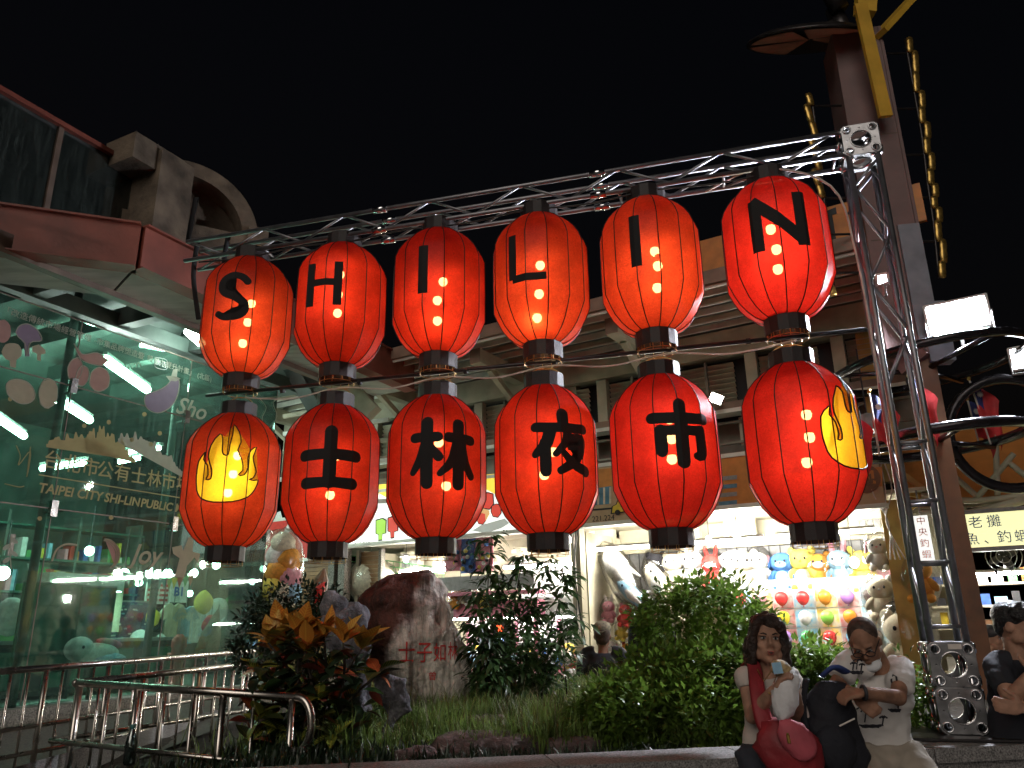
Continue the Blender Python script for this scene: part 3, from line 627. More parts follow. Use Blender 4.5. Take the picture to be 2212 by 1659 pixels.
# lower stalls inside: big white box lamp, round lamps
def ball_lamp(x, y, off, r, label, mat='tube_cool'):
    c = on(x, y, QF+NF*off, NF); t = thing('hanging_lamp', label, 'lamp', c, 'round lamps inside the market hall')
    MB().ell(c, (r, r, r*1.1), 12, 8).build('globe', mat, t, True); MB().lathe([(r*.5, r*1.0), (r*.45, r*1.9), (.012, r*2.1), (.008, r*2.1+.5)], 10, c).build('cap', 'p_dark', t, True)
for x, y, r, l in ((193, 1190, .06, 'round lamp beside the pink slice sticker'), (300, 1256, .06, 'round lamp under the word Joy'), (268, 1240, .07, 'left of a cluster of round lamps under the word Joy'), (325, 1238, .07, 'middle of the cluster of round lamps by the banana sticker'), (362, 1240, .07, 'round lamp right under the banana sticker'), (419, 1238, .06, 'round lamp below the front flame lantern'), (467, 1219, .07, 'square-looking lamp right below the collar of the front flame lantern'), (567, 1229, .055, 'round lamp near the right edge of the glass'), (545, 1257, .055, 'lowest round lamp near the right edge of the glass'), (6, 1238, .08, 'round lamp at the left picture edge'), (410, 1282, .045, 'small warm lamp above the hanging shirts')):
    ball_lamp(x, y, -2.6, r, l)
bxl = thing('box_lamp', 'wide white box lamp hanging over the green sheets', 'lamp', onF(180, 1258, -1.4))
MB().box(onF(180, 1258, -1.4), (1.0, .18, .19), rzF).build('case', 'p_white', bxl); MB().box(onF(180, 1258, -1.4)-UP*.1, (.96, .15, .012), rzF).build('diffuser', 'tube_far', bxl)
# things in the hall
def sheet(name, x0, y0, x1, y1, off, mat, label, cat, th=.03, group=None):
    a = onF(x0, y0, off); b = onF(x1, y1, off); c = (a+b)/2; w = abs((b-a).dot(DF)); h = abs(a.z-b.z)
    o = thing(name, label, cat, c-UP*h/2, group); MB().box(c, (w, th, h), rzF).build('panel', mat, o); MB().tube([c+DF*w/2+UP*(h/2+.01), c-DF*w/2+UP*(h/2+.01)], .014, 6).build('rod', 'p_grey', o, True); return o, c, w, h
sheet('hanging_sheet', 52, 1258, 158, 1450, -.9, 'hall_green', 'large dark green sheet hung behind the left glass', 'sheet')
sheet('hanging_sheet', 178, 1268, 236, 1386, -.7, 'hall_green', 'smaller dark green sheet hung right of the large one', 'sheet')
o, c, w, h = sheet('poster_wall', 236, 1300, 312, 1425, -2.2, 'p_navy', 'navy board covered in small white marks', 'board')
for k in range(46):
    MB().box(c+DF*(random.uniform(-.45, .45)*w)+NF*(.018)+UP*random.uniform(-.47, .47)*h, (random.uniform(.03, .09), .006, .02), rzF).build('print_mark', random.choice(['p_white', 'p_sky', 'p_teal', 'p_white']), o)
sheet('door_strip', 232, 1250, 254, 1365, -1.6, 'p_cream', 'narrow cream strip beside the navy board', 'board')
o, c, w, h = sheet('price_board', 318, 1255, 365, 1305, -2.3, 'p_white', 'white board with rows of red lettering in the hall', 'sign')
for k in range(4):
    for q in range(4): MB().box(c+DF*(-.36+.24*q)*w+NF*.018+UP*(.33-.22*k)*h, (w*.18, .006, h*.11), rzF).build('print_mark', 'p_red', o)
o, c, w, h = sheet('floor_sign', 368, 1256, 402, 1302, -2.25, 'p_white', 'white sign reading B1 in blue', 'sign')
link('lettering', setmat(text_mesh('B1', h*.6, .003, offset=.006), 'p_blue'), o, basis(c+NF*.02, DF, UP))
def shirt(x, y, mat, label, off=-1.9):
    c = onF(x, y, off); s = .0135; ol = [(-11, 18), (-5, 20), (0, 17), (5, 20), (11, 18), (18, 8), (12, 3), (10, 6), (10, -18), (-10, -18), (-10, 6), (-12, 3), (-18, 8)]
    o = thing('hanging_shirt', label, 'shirt', c, 'shirts hung up in the hall'); link('shirt', setmat(plate([[(a*s, b*s) for a, b in ol]], .03, .006), mat), o, basis(c, DF, UP)); MB().tube([c+UP*.27, c+UP*.4], .006, 5).build('hanger', 'p_grey', o)
shirt(372, 1346, 'p_cream', 'cream shirt with short sleeves hung behind the glass'); shirt(398, 1352, 'p_sky', 'pale blue shirt hung beside the cream one'); shirt(424, 1350, 'p_white', 'white shirt hung right of the pale blue one')
# long counter, back shelves
cnt = thing('stall_counter', 'dark stall counter inside the hall behind the ramp rail', 'counter', F(.2, -1.7, .9))
fbox(MB(), -.1, -1.7, 1.2, 2.6, .7, .56).build('body', 'p_dark', cnt); fbox(MB(), -.1, -1.68, 1.5, 2.7, .8, .04).build('top', 'p_grey', cnt)
for k in range(4): fbox(MB(), -1.1+.65*k, -1.34, 1.2, .5, .02, .4).build('door', 'hall_green', cnt)
shf = thing('shelf_unit', 'tall shelf unit of small coloured goods at the back of the hall', 'shelf', F(.5, -4.6, .9))
for k in range(5): fbox(MB(), 1.0, -4.6, 1.2+.5*k, 3.6, .4, .03).build('shelf_board', 'hall_green', shf)
for k in range(4): fbox(MB(), -.75+1.16*k, -4.6, 2.2, .04, .4, 2.4).build('upright', 'green_steel', shf)
cols = ['p_red', 'p_yellow', 'p_blue', 'p_green', 'p_white', 'p_orange', 'p_sky', 'p_pink']
for k in range(4):
    for q in range(30):
        if random.random() < .85:
            hh = random.uniform(.06, .34); fbox(MB(), -.7+.117*q, -4.55+random.uniform(-.08, .05), 1.22+.5*k+hh/2, random.uniform(.04, .11), .2, hh).build('boxed_goods', random.choice(cols), shf)
# plush dolphin-like cushion with rounded snout
pl = thing('plush_cushion', 'pale stuffed animal cushion with floppy ear lying behind the left glass', 'plush toy', onF(205, 1425, -.5))
c = onF(205, 1415, -.5)
MB().ell(c, (.28, .16, .13), 16, 10, Matrix.Rotation(rzF, 3, 'Z')).build('body', 'p_white', pl, True); MB().ell(c+DF*-.2+UP*.07, (.15, .14, .13), 14, 10, Matrix.Rotation(rzF, 3, 'Z')).build('head', 'p_white', pl, True)
MB().ell(c+DF*.16+UP*.12, (.17, .06, .05), 12, 8, Matrix.Rotation(rzF, 3, 'Z') @ Matrix.Rotation(.2, 3, 'Y')).build('ear', 'p_pink', pl, True); MB().ell(c+DF*-.24+NF*.13+UP*.09, (.014, .014, .018), 8, 6).build('eye', 'p_dark', pl, True)
MB().ell(c+DF*.1-UP*.05+NF*.1, (.22, .1, .07), 12, 8, Matrix.Rotation(rzF, 3, 'Z')).build('flipper', 'p_sky', pl, True)
tb = thing('display_table', 'low dark table under the pale stuffed cushion', 'table', F(-1.3, -.6, .9)); fbox(MB(), -1.3, -.62, 1.25, 1.3, .5, .04).build('top', 'p_grey', tb)
for a in (-.55, .55):
    for b in (-.2, .2): fbox(MB(), -1.3+a, -.62+b, 1.07, .04, .04, .33).build('leg', 'p_dark', tb)
# strings of pennants and hanging bags deep in the hall
rr_ = random.Random(44)
for i, (x0, y0, x1, y1) in enumerate(((60, 1215, 250, 1238), (250, 1230, 420, 1242))):
    t = thing('pennant_string', ['string of small coloured pennants over the green sheets', 'string of small coloured pennants under the word Joy'][i], 'pennants', onF((x0+x1)/2, y0, -1.9)); pts = smooth_line([onF(x0+(x1-x0)*f, y0+(y1-y0)*f+12*math.sin(math.pi*f), -1.9) for f in (0, .25, .5, .75, 1)], 4); MB().tube(pts, .004, 4).build('cord', 'p_dark', t)
    for k in range(1, len(pts)-1): p = pts[k]; MB().add([p-DF*.06, p+DF*.06, p-UP*.16, p-DF*.06+NF*.004, p+DF*.06+NF*.004, p-UP*.16+NF*.004], [(0, 1, 2), (5, 4, 3)]).build('pennant', rr_.choice(['p_red', 'p_yellow', 'p_teal', 'p_white', 'p_green']), t)
for i, (x, y, m, w) in enumerate(((440, 1300, 'p_yellow', .13), (470, 1320, 'p_white', .16), (505, 1310, 'p_green', .15), (535, 1335, 'p_sky', .14), (455, 1350, 'p_red', .12), (330, 1335, 'p_yellow', .1), (490, 1365, 'p_white', .17), (550, 1380, 'p_yellow', .12), (300, 1390, 'p_white', .14), (20, 1330, 'p_white', .16), (28, 1390, 'p_green', .15), (345, 1395, 'p_white', .13))):
    c = onF(x, y, -1.2-.25*(i % 3)); t = thing('hanging_bag', ['yellow', 'white', 'green', 'pale blue', 'red', 'small yellow', 'wide white', 'low yellow', 'far left white', 'white edge', 'green edge', 'middle white'][i]+' goods bag hung behind the glass', 'bag', c-UP*w, 'goods bags hung in the hall'); mb = MB().ell(c, (w, w*.6, w*1.25), 14, 10)
    mb.v = [tuple(V(v)+V((.03*mnoise.noise(V(v)*9), .03*mnoise.noise(V(v)*9+V((5, 0, 0))), .03*mnoise.noise(V(v)*7)))) for v in mb.v]; mb.build('bag', m, t, True); MB().tube([c+UP*w*1.1, c+UP*(w*1.25+.3)], .005, 4).build('cord', 'p_dark', t)
# umbrellas folded, leaning
for x, m, l in ((470, 'hall_green', 'green folded parasol leaning inside the glass'), (440, 'p_brown', 'brown folded parasol leaning left of the green one')):
    a = onF(x, 1430, -.9); b = onF(x+28, 1330, -.9); o = thing('folded_parasol', l, 'parasol', a, 'folded parasols in the hall'); MB().tube([a, a.lerp(b, .2), a.lerp(b, .6), b, b+(b-a)*.15], [.03, .16, .13, .05, .012], 10).build('canopy', m, o, True); MB().tube([a-(b-a)*.25, b+(b-a)*.25], .013, 6).build('pole', 'p_grey', o)
hy = thing('red_pillar', 'short red pillar standing behind the ramp rails', 'pillar', onF(375, 1500, -.3)); c = onF(375, 1500, -.3); c.z = .9
MB().lathe([(.11, 0), (.11, .05), (.075, .06), (.075, .5), (.09, .52), (.085, .6), (.03, .66)], 14, c).build('body', 'p_red', hy, True); MB().tube([c+V((-.12, 0, .42)), c+V((.12, 0, .42))], .03, 8).build('outlet', 'p_red', hy, True)

# ---------------------------------------------------------------- ramp rails
def rail_run(par, a, b, zlow, posts, heavy=(), nm='post', r=.021, zbot=.55, mids=1):
    """top rail a-b, lower rail zlow below, posts between"""
    a = V(a); b = V(b)
    MB().tube([a, b], r, 12).build('top_rail', 'stainless', par, True)
    MB().tube([a-UP*zlow, b-UP*zlow], .015, 10).build('lower_rail', 'stainless', par, True)
    for k in range(posts):
        p = a.lerp(b, (k+.5)/posts); hv = k in heavy
        MB().tube([V((p.x, p.y, zbot)), p-UP*.01], .02 if hv else .010, 10).build('post', 'stainless', par, True)
R1 = thing('ramp_railing', 'front stainless ramp railing with bent end beside the croton', 'railing', (-2.2, 5.2, .75))
pc = at_y(165, 1475, 5.55); pe = at_y(640, 1506, 4.85); pbk = at_y(545, 1434, 7.2)
lo = pc.z-at_y(108, 1600, 5.55).z
MB().tube([pc, pe], .024, 14).build('top_rail', 'stainless', R1, True)
end = [pe]
dr = (pe-pc).normalized()
for k in range(9):
    t = math.pi*k/8; end.append(pe+dr*(.10*math.sin(t)+.02)+UP*(-.145+.145*math.cos(t)))
MB().tube(smooth_line(end+[pe-UP*.29-dr*.05], 2), .024, 12).build('bent_end', 'stainless', R1, True)
pl0 = at_y(108, 1600, 5.55); pl1 = at_y(640, 1657, 4.85)
MB().tube([pl0, pl1+dr*-.04], .017, 12).build('lower_rail', 'stainless', R1, True)
for f, hv in ((0.02, 1), (.17, 0), (.31, 1), (.44, 0), (.57, 0), (.70, 1), (.83, 0), (.985, 1)):
    p = pc.lerp(pe, f); MB().tube([V((p.x, p.y, .45)), p], .022 if hv else .012, 12).build('post', 'stainless', R1, True)
MB().tube([pc, pbk], .024, 12).build('top_rail', 'stainless', R1, True); MB().ell(pc, (.028, .028, .028), 10, 8).build('corner_joint', 'stainless', R1, True)
MB().tube([pl0, V((pbk.x, pbk.y, pbk.z-.38))], .016, 10).build('lower_rail', 'stainless', R1, True)
for k in range(9):
    p = pc.lerp(pbk, (k+1)/9.3); MB().tube([V((p.x, p.y, .45)), p], .019 if k % 3 == 2 else .010, 10).build('post', 'stainless', R1, True)
R2 = thing('ramp_railing', 'rear stainless ramp railing running along the glass front', 'railing', (-3.6, 7, .8))
ra0 = at_y(-60, 1455, 5.6); ra1 = at_y(548, 1407, 8.6)
MB().tube([ra0, ra1], .024, 12).build('top_rail', 'stainless', R2, True)
for dz in (.40, .58): MB().tube([ra0-UP*dz, ra1-UP*dz], .016, 10).build('lower_rail', 'stainless', R2, True)
for k in range(22):
    p = ra0.lerp(ra1, k/21); MB().tube([V((p.x, p.y, .5)), p], .02 if k % 4 == 0 else .010, 10).build('post', 'stainless', R2, True)
    if k % 4 == 1:
        q = p-UP*.44; MB().tube(smooth_line([q, q-UP*.06+V((.03, -.03, 0)), q-UP*.1]), .008, 6).build('bracket', 'stainless', R2, True)
rp = MB(); rp.add([(-7, 4.6, .60), (-3.05, 5.6, .60), (-2.45, 7.25, .84), (-3.0, 9.6, .9), (-7, 9.6, .9)], [(0, 1, 2, 3, 4)])
mk('ramp_stone', (.13, .115, .10), .7, var=.5, scale=60, bump=.2, bscale=80)
struct('ramp', rp, 'ramp_stone')
# ================================================================ planter: wall, soil, rocks, plants
mk('granite', (.26, .25, .24), .7, var=.55, scale=110, bump=.25, bscale=160)
mk('soil', (.030, .022, .015), .95, var=.5, scale=18, bump=.8, bscale=30)
mk('dry_grass', (.16, .13, .05), .6, var=.4, scale=9)
def mk_leaf(name, col, rough=.4, back=.4, scale=4):
    mk(name, col, rough, var=.55, scale=scale); m = MATS[name]; nt = m.node_tree; b = nt.nodes['Principled BSDF']; o = nt.nodes['Material Output']
    t = nt.nodes.new('ShaderNodeBsdfTranslucent'); x = nt.nodes.new('ShaderNodeMixShader'); x.inputs[0].default_value = back
    rp = next(n for n in nt.nodes if n.type == 'VALTORGB'); nt.links.new(rp.outputs[0], t.inputs[0]); nt.links.new(b.outputs[0], x.inputs[1]); nt.links.new(t.outputs[0], x.inputs[2]); nt.links.new(x.outputs[0], o.inputs[0])
mk('leaf_dark', (.02, .04, .018), .4, var=.5, scale=6)
mk_leaf('leaf_shade', (.055, .115, .035), .38, .4, 6); mk_leaf('leaf_green', (.135, .235, .035), .36, .4, 3); mk_leaf('grass', (.21, .31, .075), .55, .4, 4)
mk('bark', (.06, .045, .035), .85, var=.4, scale=20, bump=.5, bscale=60)
W0 = at_z(1250, 1652, .95); W1 = at_z(1900, 1622, .95); WD = (W1-W0).normalized(); WN = V((WD.y, -WD.x, 0))
wall = thing('planter_wall', 'low speckled granite planter wall along the bottom edge', 'wall', W0.lerp(W1, .5)-UP*.95)
wl0 = W0-WD*3.1; blk = 9; bl = 9.0/blk
for k in range(blk):
    a = wl0+WD*(bl*k+.004); b = wl0+WD*(bl*(k+1)-.004); c = (a+b)/2
    MB().box(V((c.x, c.y, .915))-WN*.17, (bl-.008, .36, .07), math.atan2(WD.y, WD.x)).build('cap_stone', 'granite', wall)
    MB().box(V((c.x, c.y, .44))-WN*.17, (bl-.012, .28, .875), math.atan2(WD.y, WD.x)).build('face_stone', 'granite', wall)
def soil_z(x, y):
    p = V((x, y, 0)); z = .86+.09*min(1, max(0, (y-5)/2)) + .035*mnoise.noise(p*1.3)+.012*mnoise.noise(p*6)
    if x < -1.5: z -= min(.22, (-1.5-x)*.22)
    return z
sm = MB(); nx, ny = 64, 50; X0, X1, Y0, Y1 = -3.0, 4.6, 3.9, 8.6
ok = {}
for j in range(ny+1):
    for i in range(nx+1):
        x = X0+(X1-X0)*i/nx; y = Y0+(Y1-Y0)*j/ny
        lim = W0 + WD*((V((x, y, 0))-W0).dot(WD)); d = (V((x, y, 0))-V((lim.x, lim.y, 0))).dot(WN)
        if d > -.2: q = V((x, y, 0))-WN*(d+.2); x, y = q.x, q.y
        sm.v.append((x, y, soil_z(x, y)))
sm.f = [(j*(nx+1)+i, j*(nx+1)+i+1, (j+1)*(nx+1)+i+1, (j+1)*(nx+1)+i) for j in range(ny) for i in range(nx)]
so = struct('planter_soil', sm, 'soil', True)
sk = MB()
for a, b in (((4.6, 5.2), (4.6, 8.6)), ((4.6, 8.6), (-3, 8.6)), ((-3, 8.6), (-3, 4.0)), ((-3, 4.0), (-2.6, 3.72))):
    sk.add([(a[0], a[1], 0), (b[0], b[1], 0), (b[0], b[1], .84), (a[0], a[1], .84)], [(0, 1, 2, 3)])
struct('planter_side', sk, 'granite')
def in_bed(x, y):
    return (V((x, y, 0))-W0).dot(WN) < -.36
# grass: too many blades to count
def blades(n, fn, lo, hi, mat, name, label, w=.006):
    r = random.Random(11); mb = MB(); vs = mb.v; fs = mb.f; m = 0
    while m < n:
        p = fn(r)
        if p is None or not in_bed(p[0], p[1]): continue
        x, y = p[:2]; h = r.uniform(lo, hi)*(p[2] if len(p) > 2 else 1); z = soil_z(x, y)-.01; a = r.uniform(0, 6.28); l = r.uniform(.1, .8)*h; ca, sa = math.cos(a), math.sin(a); o = len(vs)
        wx, wy = -sa*w, ca*w
        vs += [(x-wx, y-wy, z), (x+wx, y+wy, z), (x+ca*l*.35-wx*.8, y+sa*l*.35-wy*.8, z+h*.6), (x+ca*l*.35+wx*.8, y+sa*l*.35+wy*.8, z+h*.6), (x+ca*l, y+sa*l, z+h*(1-.3*l/h))]
        fs += [(o, o+1, o+3, o+2), (o+2, o+3, o+4)]; m += 1
    return tag(mb.build(name, mat), label, 'grass', kind='stuff')
def clumpy(r):
    x = r.gauss(.15, .75); y = r.uniform(4.9, 7.8)
    k = .5+.9*mnoise.noise(V((x*2.1, y*2.1, 3)))
    return (x, y, .75+k*.7) if r.random() < .55+k else None
blades(24000, clumpy, .09, .25, 'grass', 'grass', 'tall soft grass between the inscribed rock and the clipped bush', .0042)
blades(5000, lambda r: (r.uniform(-2.9, .9), r.uniform(4.3, 5.6)), .04, .16, 'leaf_dark', 'ground_cover', 'low dark weeds along the front of the planter')
blades(1200, clumpy, .2, .36, 'dry_grass', 'dry_grass', 'pale seed stalks standing in the grass', .0025)

# ---------------------------------------------------------------- rocks
def mk_rock(name, pale, dark, rust=None, split=None, streak=(14, 14, 2.2)):
    m = bpy.data.materials.new(name); m.use_nodes = True; MATS[name] = m; nt = m.node_tree; b = nt.nodes['Principled BSDF']; N = nt.nodes.new; L = nt.links.new
    tc = N('ShaderNodeTexCoord'); mp = N('ShaderNodeMapping'); mp.inputs['Scale'].default_value = streak; L(tc.outputs['Object'], mp.inputs[0])
    n1 = N('ShaderNodeTexNoise'); n1.inputs['Scale'].default_value = 1; n1.inputs['Detail'].default_value = 9; n1.inputs['Roughness'].default_value = .65; L(mp.outputs[0], n1.inputs[0])
    rp = N('ShaderNodeValToRGB'); L(n1.outputs[0], rp.inputs[0]); rp.color_ramp.elements[0].position = .38; rp.color_ramp.elements[1].position = .62
    rp.color_ramp.elements[0].color = (*dark, 1); rp.color_ramp.elements[1].color = (*pale, 1); col = rp.outputs[0]
    if rust:
        r2 = N('ShaderNodeValToRGB'); L(n1.outputs[0], r2.inputs[0]); r2.color_ramp.elements[0].position = .35; r2.color_ramp.elements[1].position = .75
        r2.color_ramp.elements[0].color = (rust[0]*.22, rust[1]*.22, rust[2]*.22, 1); r2.color_ramp.elements[1].color = (*rust, 1)
        sp = N('ShaderNodeSeparateXYZ'); L(tc.outputs['Object'], sp.inputs[0])
        n3 = N('ShaderNodeTexNoise'); n3.inputs['Scale'].default_value = 3.5; n3.inputs['Detail'].default_value = 5; L(tc.outputs['Object'], n3.inputs[0])
        ma = N('ShaderNodeMath'); ma.operation = 'MULTIPLY_ADD'; ma.inputs[1].default_value = .35; L(sp.outputs[2], ma.inputs[0]); L(sp.outputs[0], ma.inputs[2]); ma.inputs[1].default_value = -.55
        m3 = N('ShaderNodeMath'); m3.operation = 'MULTIPLY_ADD'; m3.inputs[1].default_value = .5; L(n3.outputs[0], m3.inputs[0]); L(ma.outputs[0], m3.inputs[2])
        mr = N('ShaderNodeMapRange'); mr.inputs[1].default_value = split-.05; mr.inputs[2].default_value = split+.07; L(m3.outputs[0], mr.inputs[0])
        mx = N('ShaderNodeMix'); mx.data_type = 'RGBA'; L(mr.outputs[0], mx.inputs[0]); L(r2.outputs[0], mx.inputs[6]); L(col, mx.inputs[7]); col = mx.outputs[2]
    L(col, b.inputs['Base Color']); b.inputs['Roughness'].default_value = .82
    n2 = N('ShaderNodeTexNoise'); n2.inputs['Scale'].default_value = 24; n2.inputs['Detail'].default_value = 8; L(tc.outputs['Object'], n2.inputs[0])
    ad = N('ShaderNodeMath'); ad.operation = 'ADD'; L(n1.outputs[0], ad.inputs[0]); L(n2.outputs[0], ad.inputs[1])
    bp_ = N('ShaderNodeBump'); bp_.inputs['Strength'].default_value = .8; bp_.inputs['Distance'].default_value = .04; L(ad.outputs[0], bp_.inputs['Height']); L(bp_.outputs[0], b.inputs['Normal'])
mk_rock('rock_grey', (.80, .76, .68), (.17, .15, .13), rust=(.17, .065, .045), split=-.34)
mk_rock('rock_violet', (.20, .19, .21), (.05, .048, .055), streak=(9, 9, 4))
mk_rock('rock_low', (.15, .10, .095), (.04, .03, .028), streak=(6, 6, 14))
def rock(slices, Y, depth, amp, freq, n=40, sub=4, origin=None, ridge=0):
    """stacked outline slices (y, left, right) seen at distance Y; returns a mesh in coordinates about its foot"""
    pr = []
    for i in range(len(slices)-1):
        for k in range(sub):
            f = k/sub; pr.append([slices[i][q]*(1-f)+slices[i+1][q]*f for q in range(3)])
    pr.append(list(slices[-1]))
    base = at_y((slices[-1][1]+slices[-1][2])/2, slices[-1][0], Y); mb = MB()
    seed = V((Y*3.1, slices[0][0]*.37, slices[0][1]*.11))
    for y, l, r in pr:
        a = at_y(l, y, Y); b = at_y(r, y, Y); c = (a+b)/2; hw = (b-a).length/2
        for k in range(n):
            t = 2*math.pi*k/n; ct, st = math.cos(t), math.sin(t)
            p = V((c.x+hw*math.copysign(abs(ct)**.85, ct), c.y+max(hw*depth, .02)*math.copysign(abs(st)**.85, st), c.z))
            q = p*freq+seed
            d = amp*(mnoise.noise(q)+.5*mnoise.noise(q*2.3)+.3*mnoise.noise(q*5.1))
            if ridge: d += ridge*(abs(mnoise.noise(V((p.x*9, p.y*9, p.z*1.2))))-.25)
            mb.v.append(tuple(p+V((ct, st, .25))*d-base))
    m = len(pr)
    mb.f = [(i*n+k, (i+1)*n+k, (i+1)*n+(k+1) % n, i*n+(k+1) % n) for i in range(m-1) for k in range(n)]
    mb.f.append(tuple(range(n)))
    return mb, base
big = [(1236, 868, 906), (1243, 838, 932), (1256, 812, 948), (1275, 792, 962), (1300, 776, 972), (1330, 782, 984), (1370, 795, 998), (1410, 808, 1006), (1460, 822, 1011), (1510, 838, 1012), (1560, 835, 1012)]
mb, base = rock(big, 6.5, .55, .065, 2.6, 72, 8, ridge=.085)
rk = thing('inscribed_rock', 'big upright rock, rusty red left and pale grey right, with red carved characters', 'rock', base)
ro = link('stone', mb.mesh('stone', 'rock_grey', True), rk, Matrix.Translation(base))
from mathutils.bvhtree import BVHTree
bvh = BVHTree.FromPolygons([V(v)+base for v in mb.v], mb.f)
mk('carved_red', (.60, .05, .045), .7, var=.25, scale=30)
def carve(s, x, y, size, sx=1):
    c = at_y(x, y, 6.1); me = text_mesh(s, size, 0, offset=size*.004)
    bm = bmesh.new(); bm.from_mesh(me); bmesh.ops.subdivide_edges(bm, edges=bm.edges[:], cuts=2); bm.to_mesh(me); bm.free()
    for v in me.vertices:
        p = c + V((v.co.x*sx, 0, v.co.y)); d = (p-CAM).normalized(); h = bvh.ray_cast(CAM, d)
        v.co = (h[0]-d*.006 if h[0] else p)
    return link('carved_character', setmat(me, 'carved_red'), rk)
for ch, x, y, s, q in (('士', 878, 1413, .165, .8), ('子', 917, 1412, .16, .78), ('如', 950, 1412, .14, .72), ('林', 978, 1409, .135, .55)): carve(ch, x, y, s, q)
carve('曾', 934, 1462, .065)
def simple_rock(name, sl, Y, depth, amp, freq, mat, label, ridge=0):
    mb, base = rock(sl, Y, depth, amp, freq, 40, 5, ridge=ridge); o = mb.build(name, mat, None, True); o.location = base; return tag(o, label, 'rock')
simple_rock('scholar_rock', [(1300, 757, 775), (1312, 750, 790), (1330, 700, 800), (1350, 694, 803), (1380, 700, 804), (1420, 720, 800), (1480, 740, 800), (1540, 740, 800)], 5.9, .5, .05, 4, 'rock_violet', 'grey violet scholar rock rising behind the croton', .05)
simple_rock('scholar_rock', [(1276, 708, 728), (1290, 700, 748), (1312, 694, 758), (1345, 694, 765), (1400, 705, 770)], 6.0, .6, .04, 4, 'rock_violet', 'taller left tip of grey rock behind the croton', .04)
simple_rock('scholar_rock', [(1456, 815, 850), (1468, 812, 872), (1490, 816, 880), (1515, 820, 886), (1535, 838, 888), (1552, 836, 868), (1570, 826, 858), (1600, 812, 850), (1640, 805, 850)], 5.25, .7, .045, 5, 'rock_violet', 'knobbly grey violet rock leaning right of the croton', .05)
simple_rock('low_stone', [(1580, 990, 1110), (1590, 950, 1160), (1605, 930, 1180), (1630, 915, 1195), (1680, 905, 1200)], 5.0, .5, .05, 4, 'rock_low', 'broad dark layered stone in the front grass')
simple_rock('low_stone', [(1610, 890, 930), (1622, 860, 950), (1640, 850, 960), (1680, 845, 965)], 4.8, .6, .04, 5, 'rock_low', 'small dark stone left of the broad layered one')
simple_rock('low_stone', [(1545, 1012, 1085), (1552, 1002, 1094), (1575, 1000, 1098), (1600, 998, 1100)], 5.6, .6, .02, 5, 'rock_low', 'flat topped brown stone half sunk in tall grass')
simple_rock('low_stone', [(1590, 1215, 1280), (1600, 1190, 1300), (1625, 1180, 1310), (1660, 1175, 1310)], 4.95, .5, .04, 5, 'rock_low', 'dark low stone right of the broad layered one')

# ---------------------------------------------------------------- plants
def leaf_mesh(name, L, W, fold=.25, curl=.2, n=6, mat=None, tip=1.3):
    """one leaf along +y, folded along its midrib"""
    mb = MB()
    for i in range(n+1):
        f = i/n; w = W/2*math.sin(math.pi*min(1, f**.85))**(.8 if f < .5 else tip) if 0 < i < n else .0008
        z = -curl*L*f*f; mb.v += [(-w, L*f, z+fold*w), (0, L*f, z), (w, L*f, z+fold*w)]
    for i in range(n):
        a = i*3; mb.f += [(a, a+1, a+4, a+3), (a+1, a+2, a+5, a+4)]
    return mb.mesh(name, mat, True)
def leaf_into(mb, L, W, M, n=4, curl=.35, fold=.25):
    o = len(mb.v)
    for i in range(n+1):
        f = i/n; w = W/2*math.sin(math.pi*f**.85) if 0 < i < n else .0006
        for q in (-1, 0, 1): mb.v.append(tuple(M @ V((q*w, L*f, -curl*L*f*f+fold*w*abs(q)))))
    for i in range(n): a = o+i*3; mb.f += [(a, a+1, a+4, a+3), (a+1, a+2, a+5, a+4)]
def mk_croton(name, base, vein, back):
    m = bpy.data.materials.new(name); m.use_nodes = True; MATS[name] = m; nt = m.node_tree; b = nt.nodes['Principled BSDF']; N = nt.nodes.new; L = nt.links.new
    tc = N('ShaderNodeTexCoord'); sp = N('ShaderNodeSeparateXYZ'); L(tc.outputs['Object'], sp.inputs[0])
    ab = N('ShaderNodeMath'); ab.operation = 'ABSOLUTE'; L(sp.outputs[0], ab.inputs[0])
    yy = N('ShaderNodeMath'); yy.operation = 'MULTIPLY_ADD'; yy.inputs[1].default_value = -.7; L(ab.outputs[0], yy.inputs[0]); L(sp.outputs[1], yy.inputs[2])
    fr = N('ShaderNodeMath'); fr.operation = 'PINGPONG'; fr.inputs[1].default_value = .0075; L(yy.outputs[0], fr.inputs[0])
    lt = N('ShaderNodeMapRange'); lt.inputs[1].default_value = .0008; lt.inputs[2].default_value = .003; lt.inputs[3].default_value = 1; lt.inputs[4].default_value = 0; L(fr.outputs[0], lt.inputs[0])
    md = N('ShaderNodeMapRange'); md.inputs[1].default_value = .0015; md.inputs[2].default_value = .004; md.inputs[3].default_value = 1; md.inputs[4].default_value = 0; L(ab.outputs[0], md.inputs[0])
    mxm = N('ShaderNodeMath'); mxm.operation = 'MAXIMUM'; L(lt.outputs[0], mxm.inputs[0]); L(md.outputs[0], mxm.inputs[1])
    nz = N('ShaderNodeTexNoise'); nz.inputs['Scale'].default_value = 30; L(tc.outputs['Object'], nz.inputs[0])
    c0 = N('ShaderNodeMix'); c0.data_type = 'RGBA'; c0.inputs[6].default_value = (*base, 1); c0.inputs[7].default_value = (*back, 1); L(nz.outputs[0], c0.inputs[0])
    c1 = N('ShaderNodeMix'); c1.data_type = 'RGBA'; L(mxm.outputs[0], c1.inputs[0]); L(c0.outputs[2], c1.inputs[6]); c1.inputs[7].default_value = (*vein, 1)
    L(c1.outputs[2], b.inputs['Base Color']); b.inputs['Roughness'].default_value = .32
    b.inputs['Subsurface Weight'].default_value = 0
mk('croton_plain_red', (.16, .03, .018), .4, var=.4)
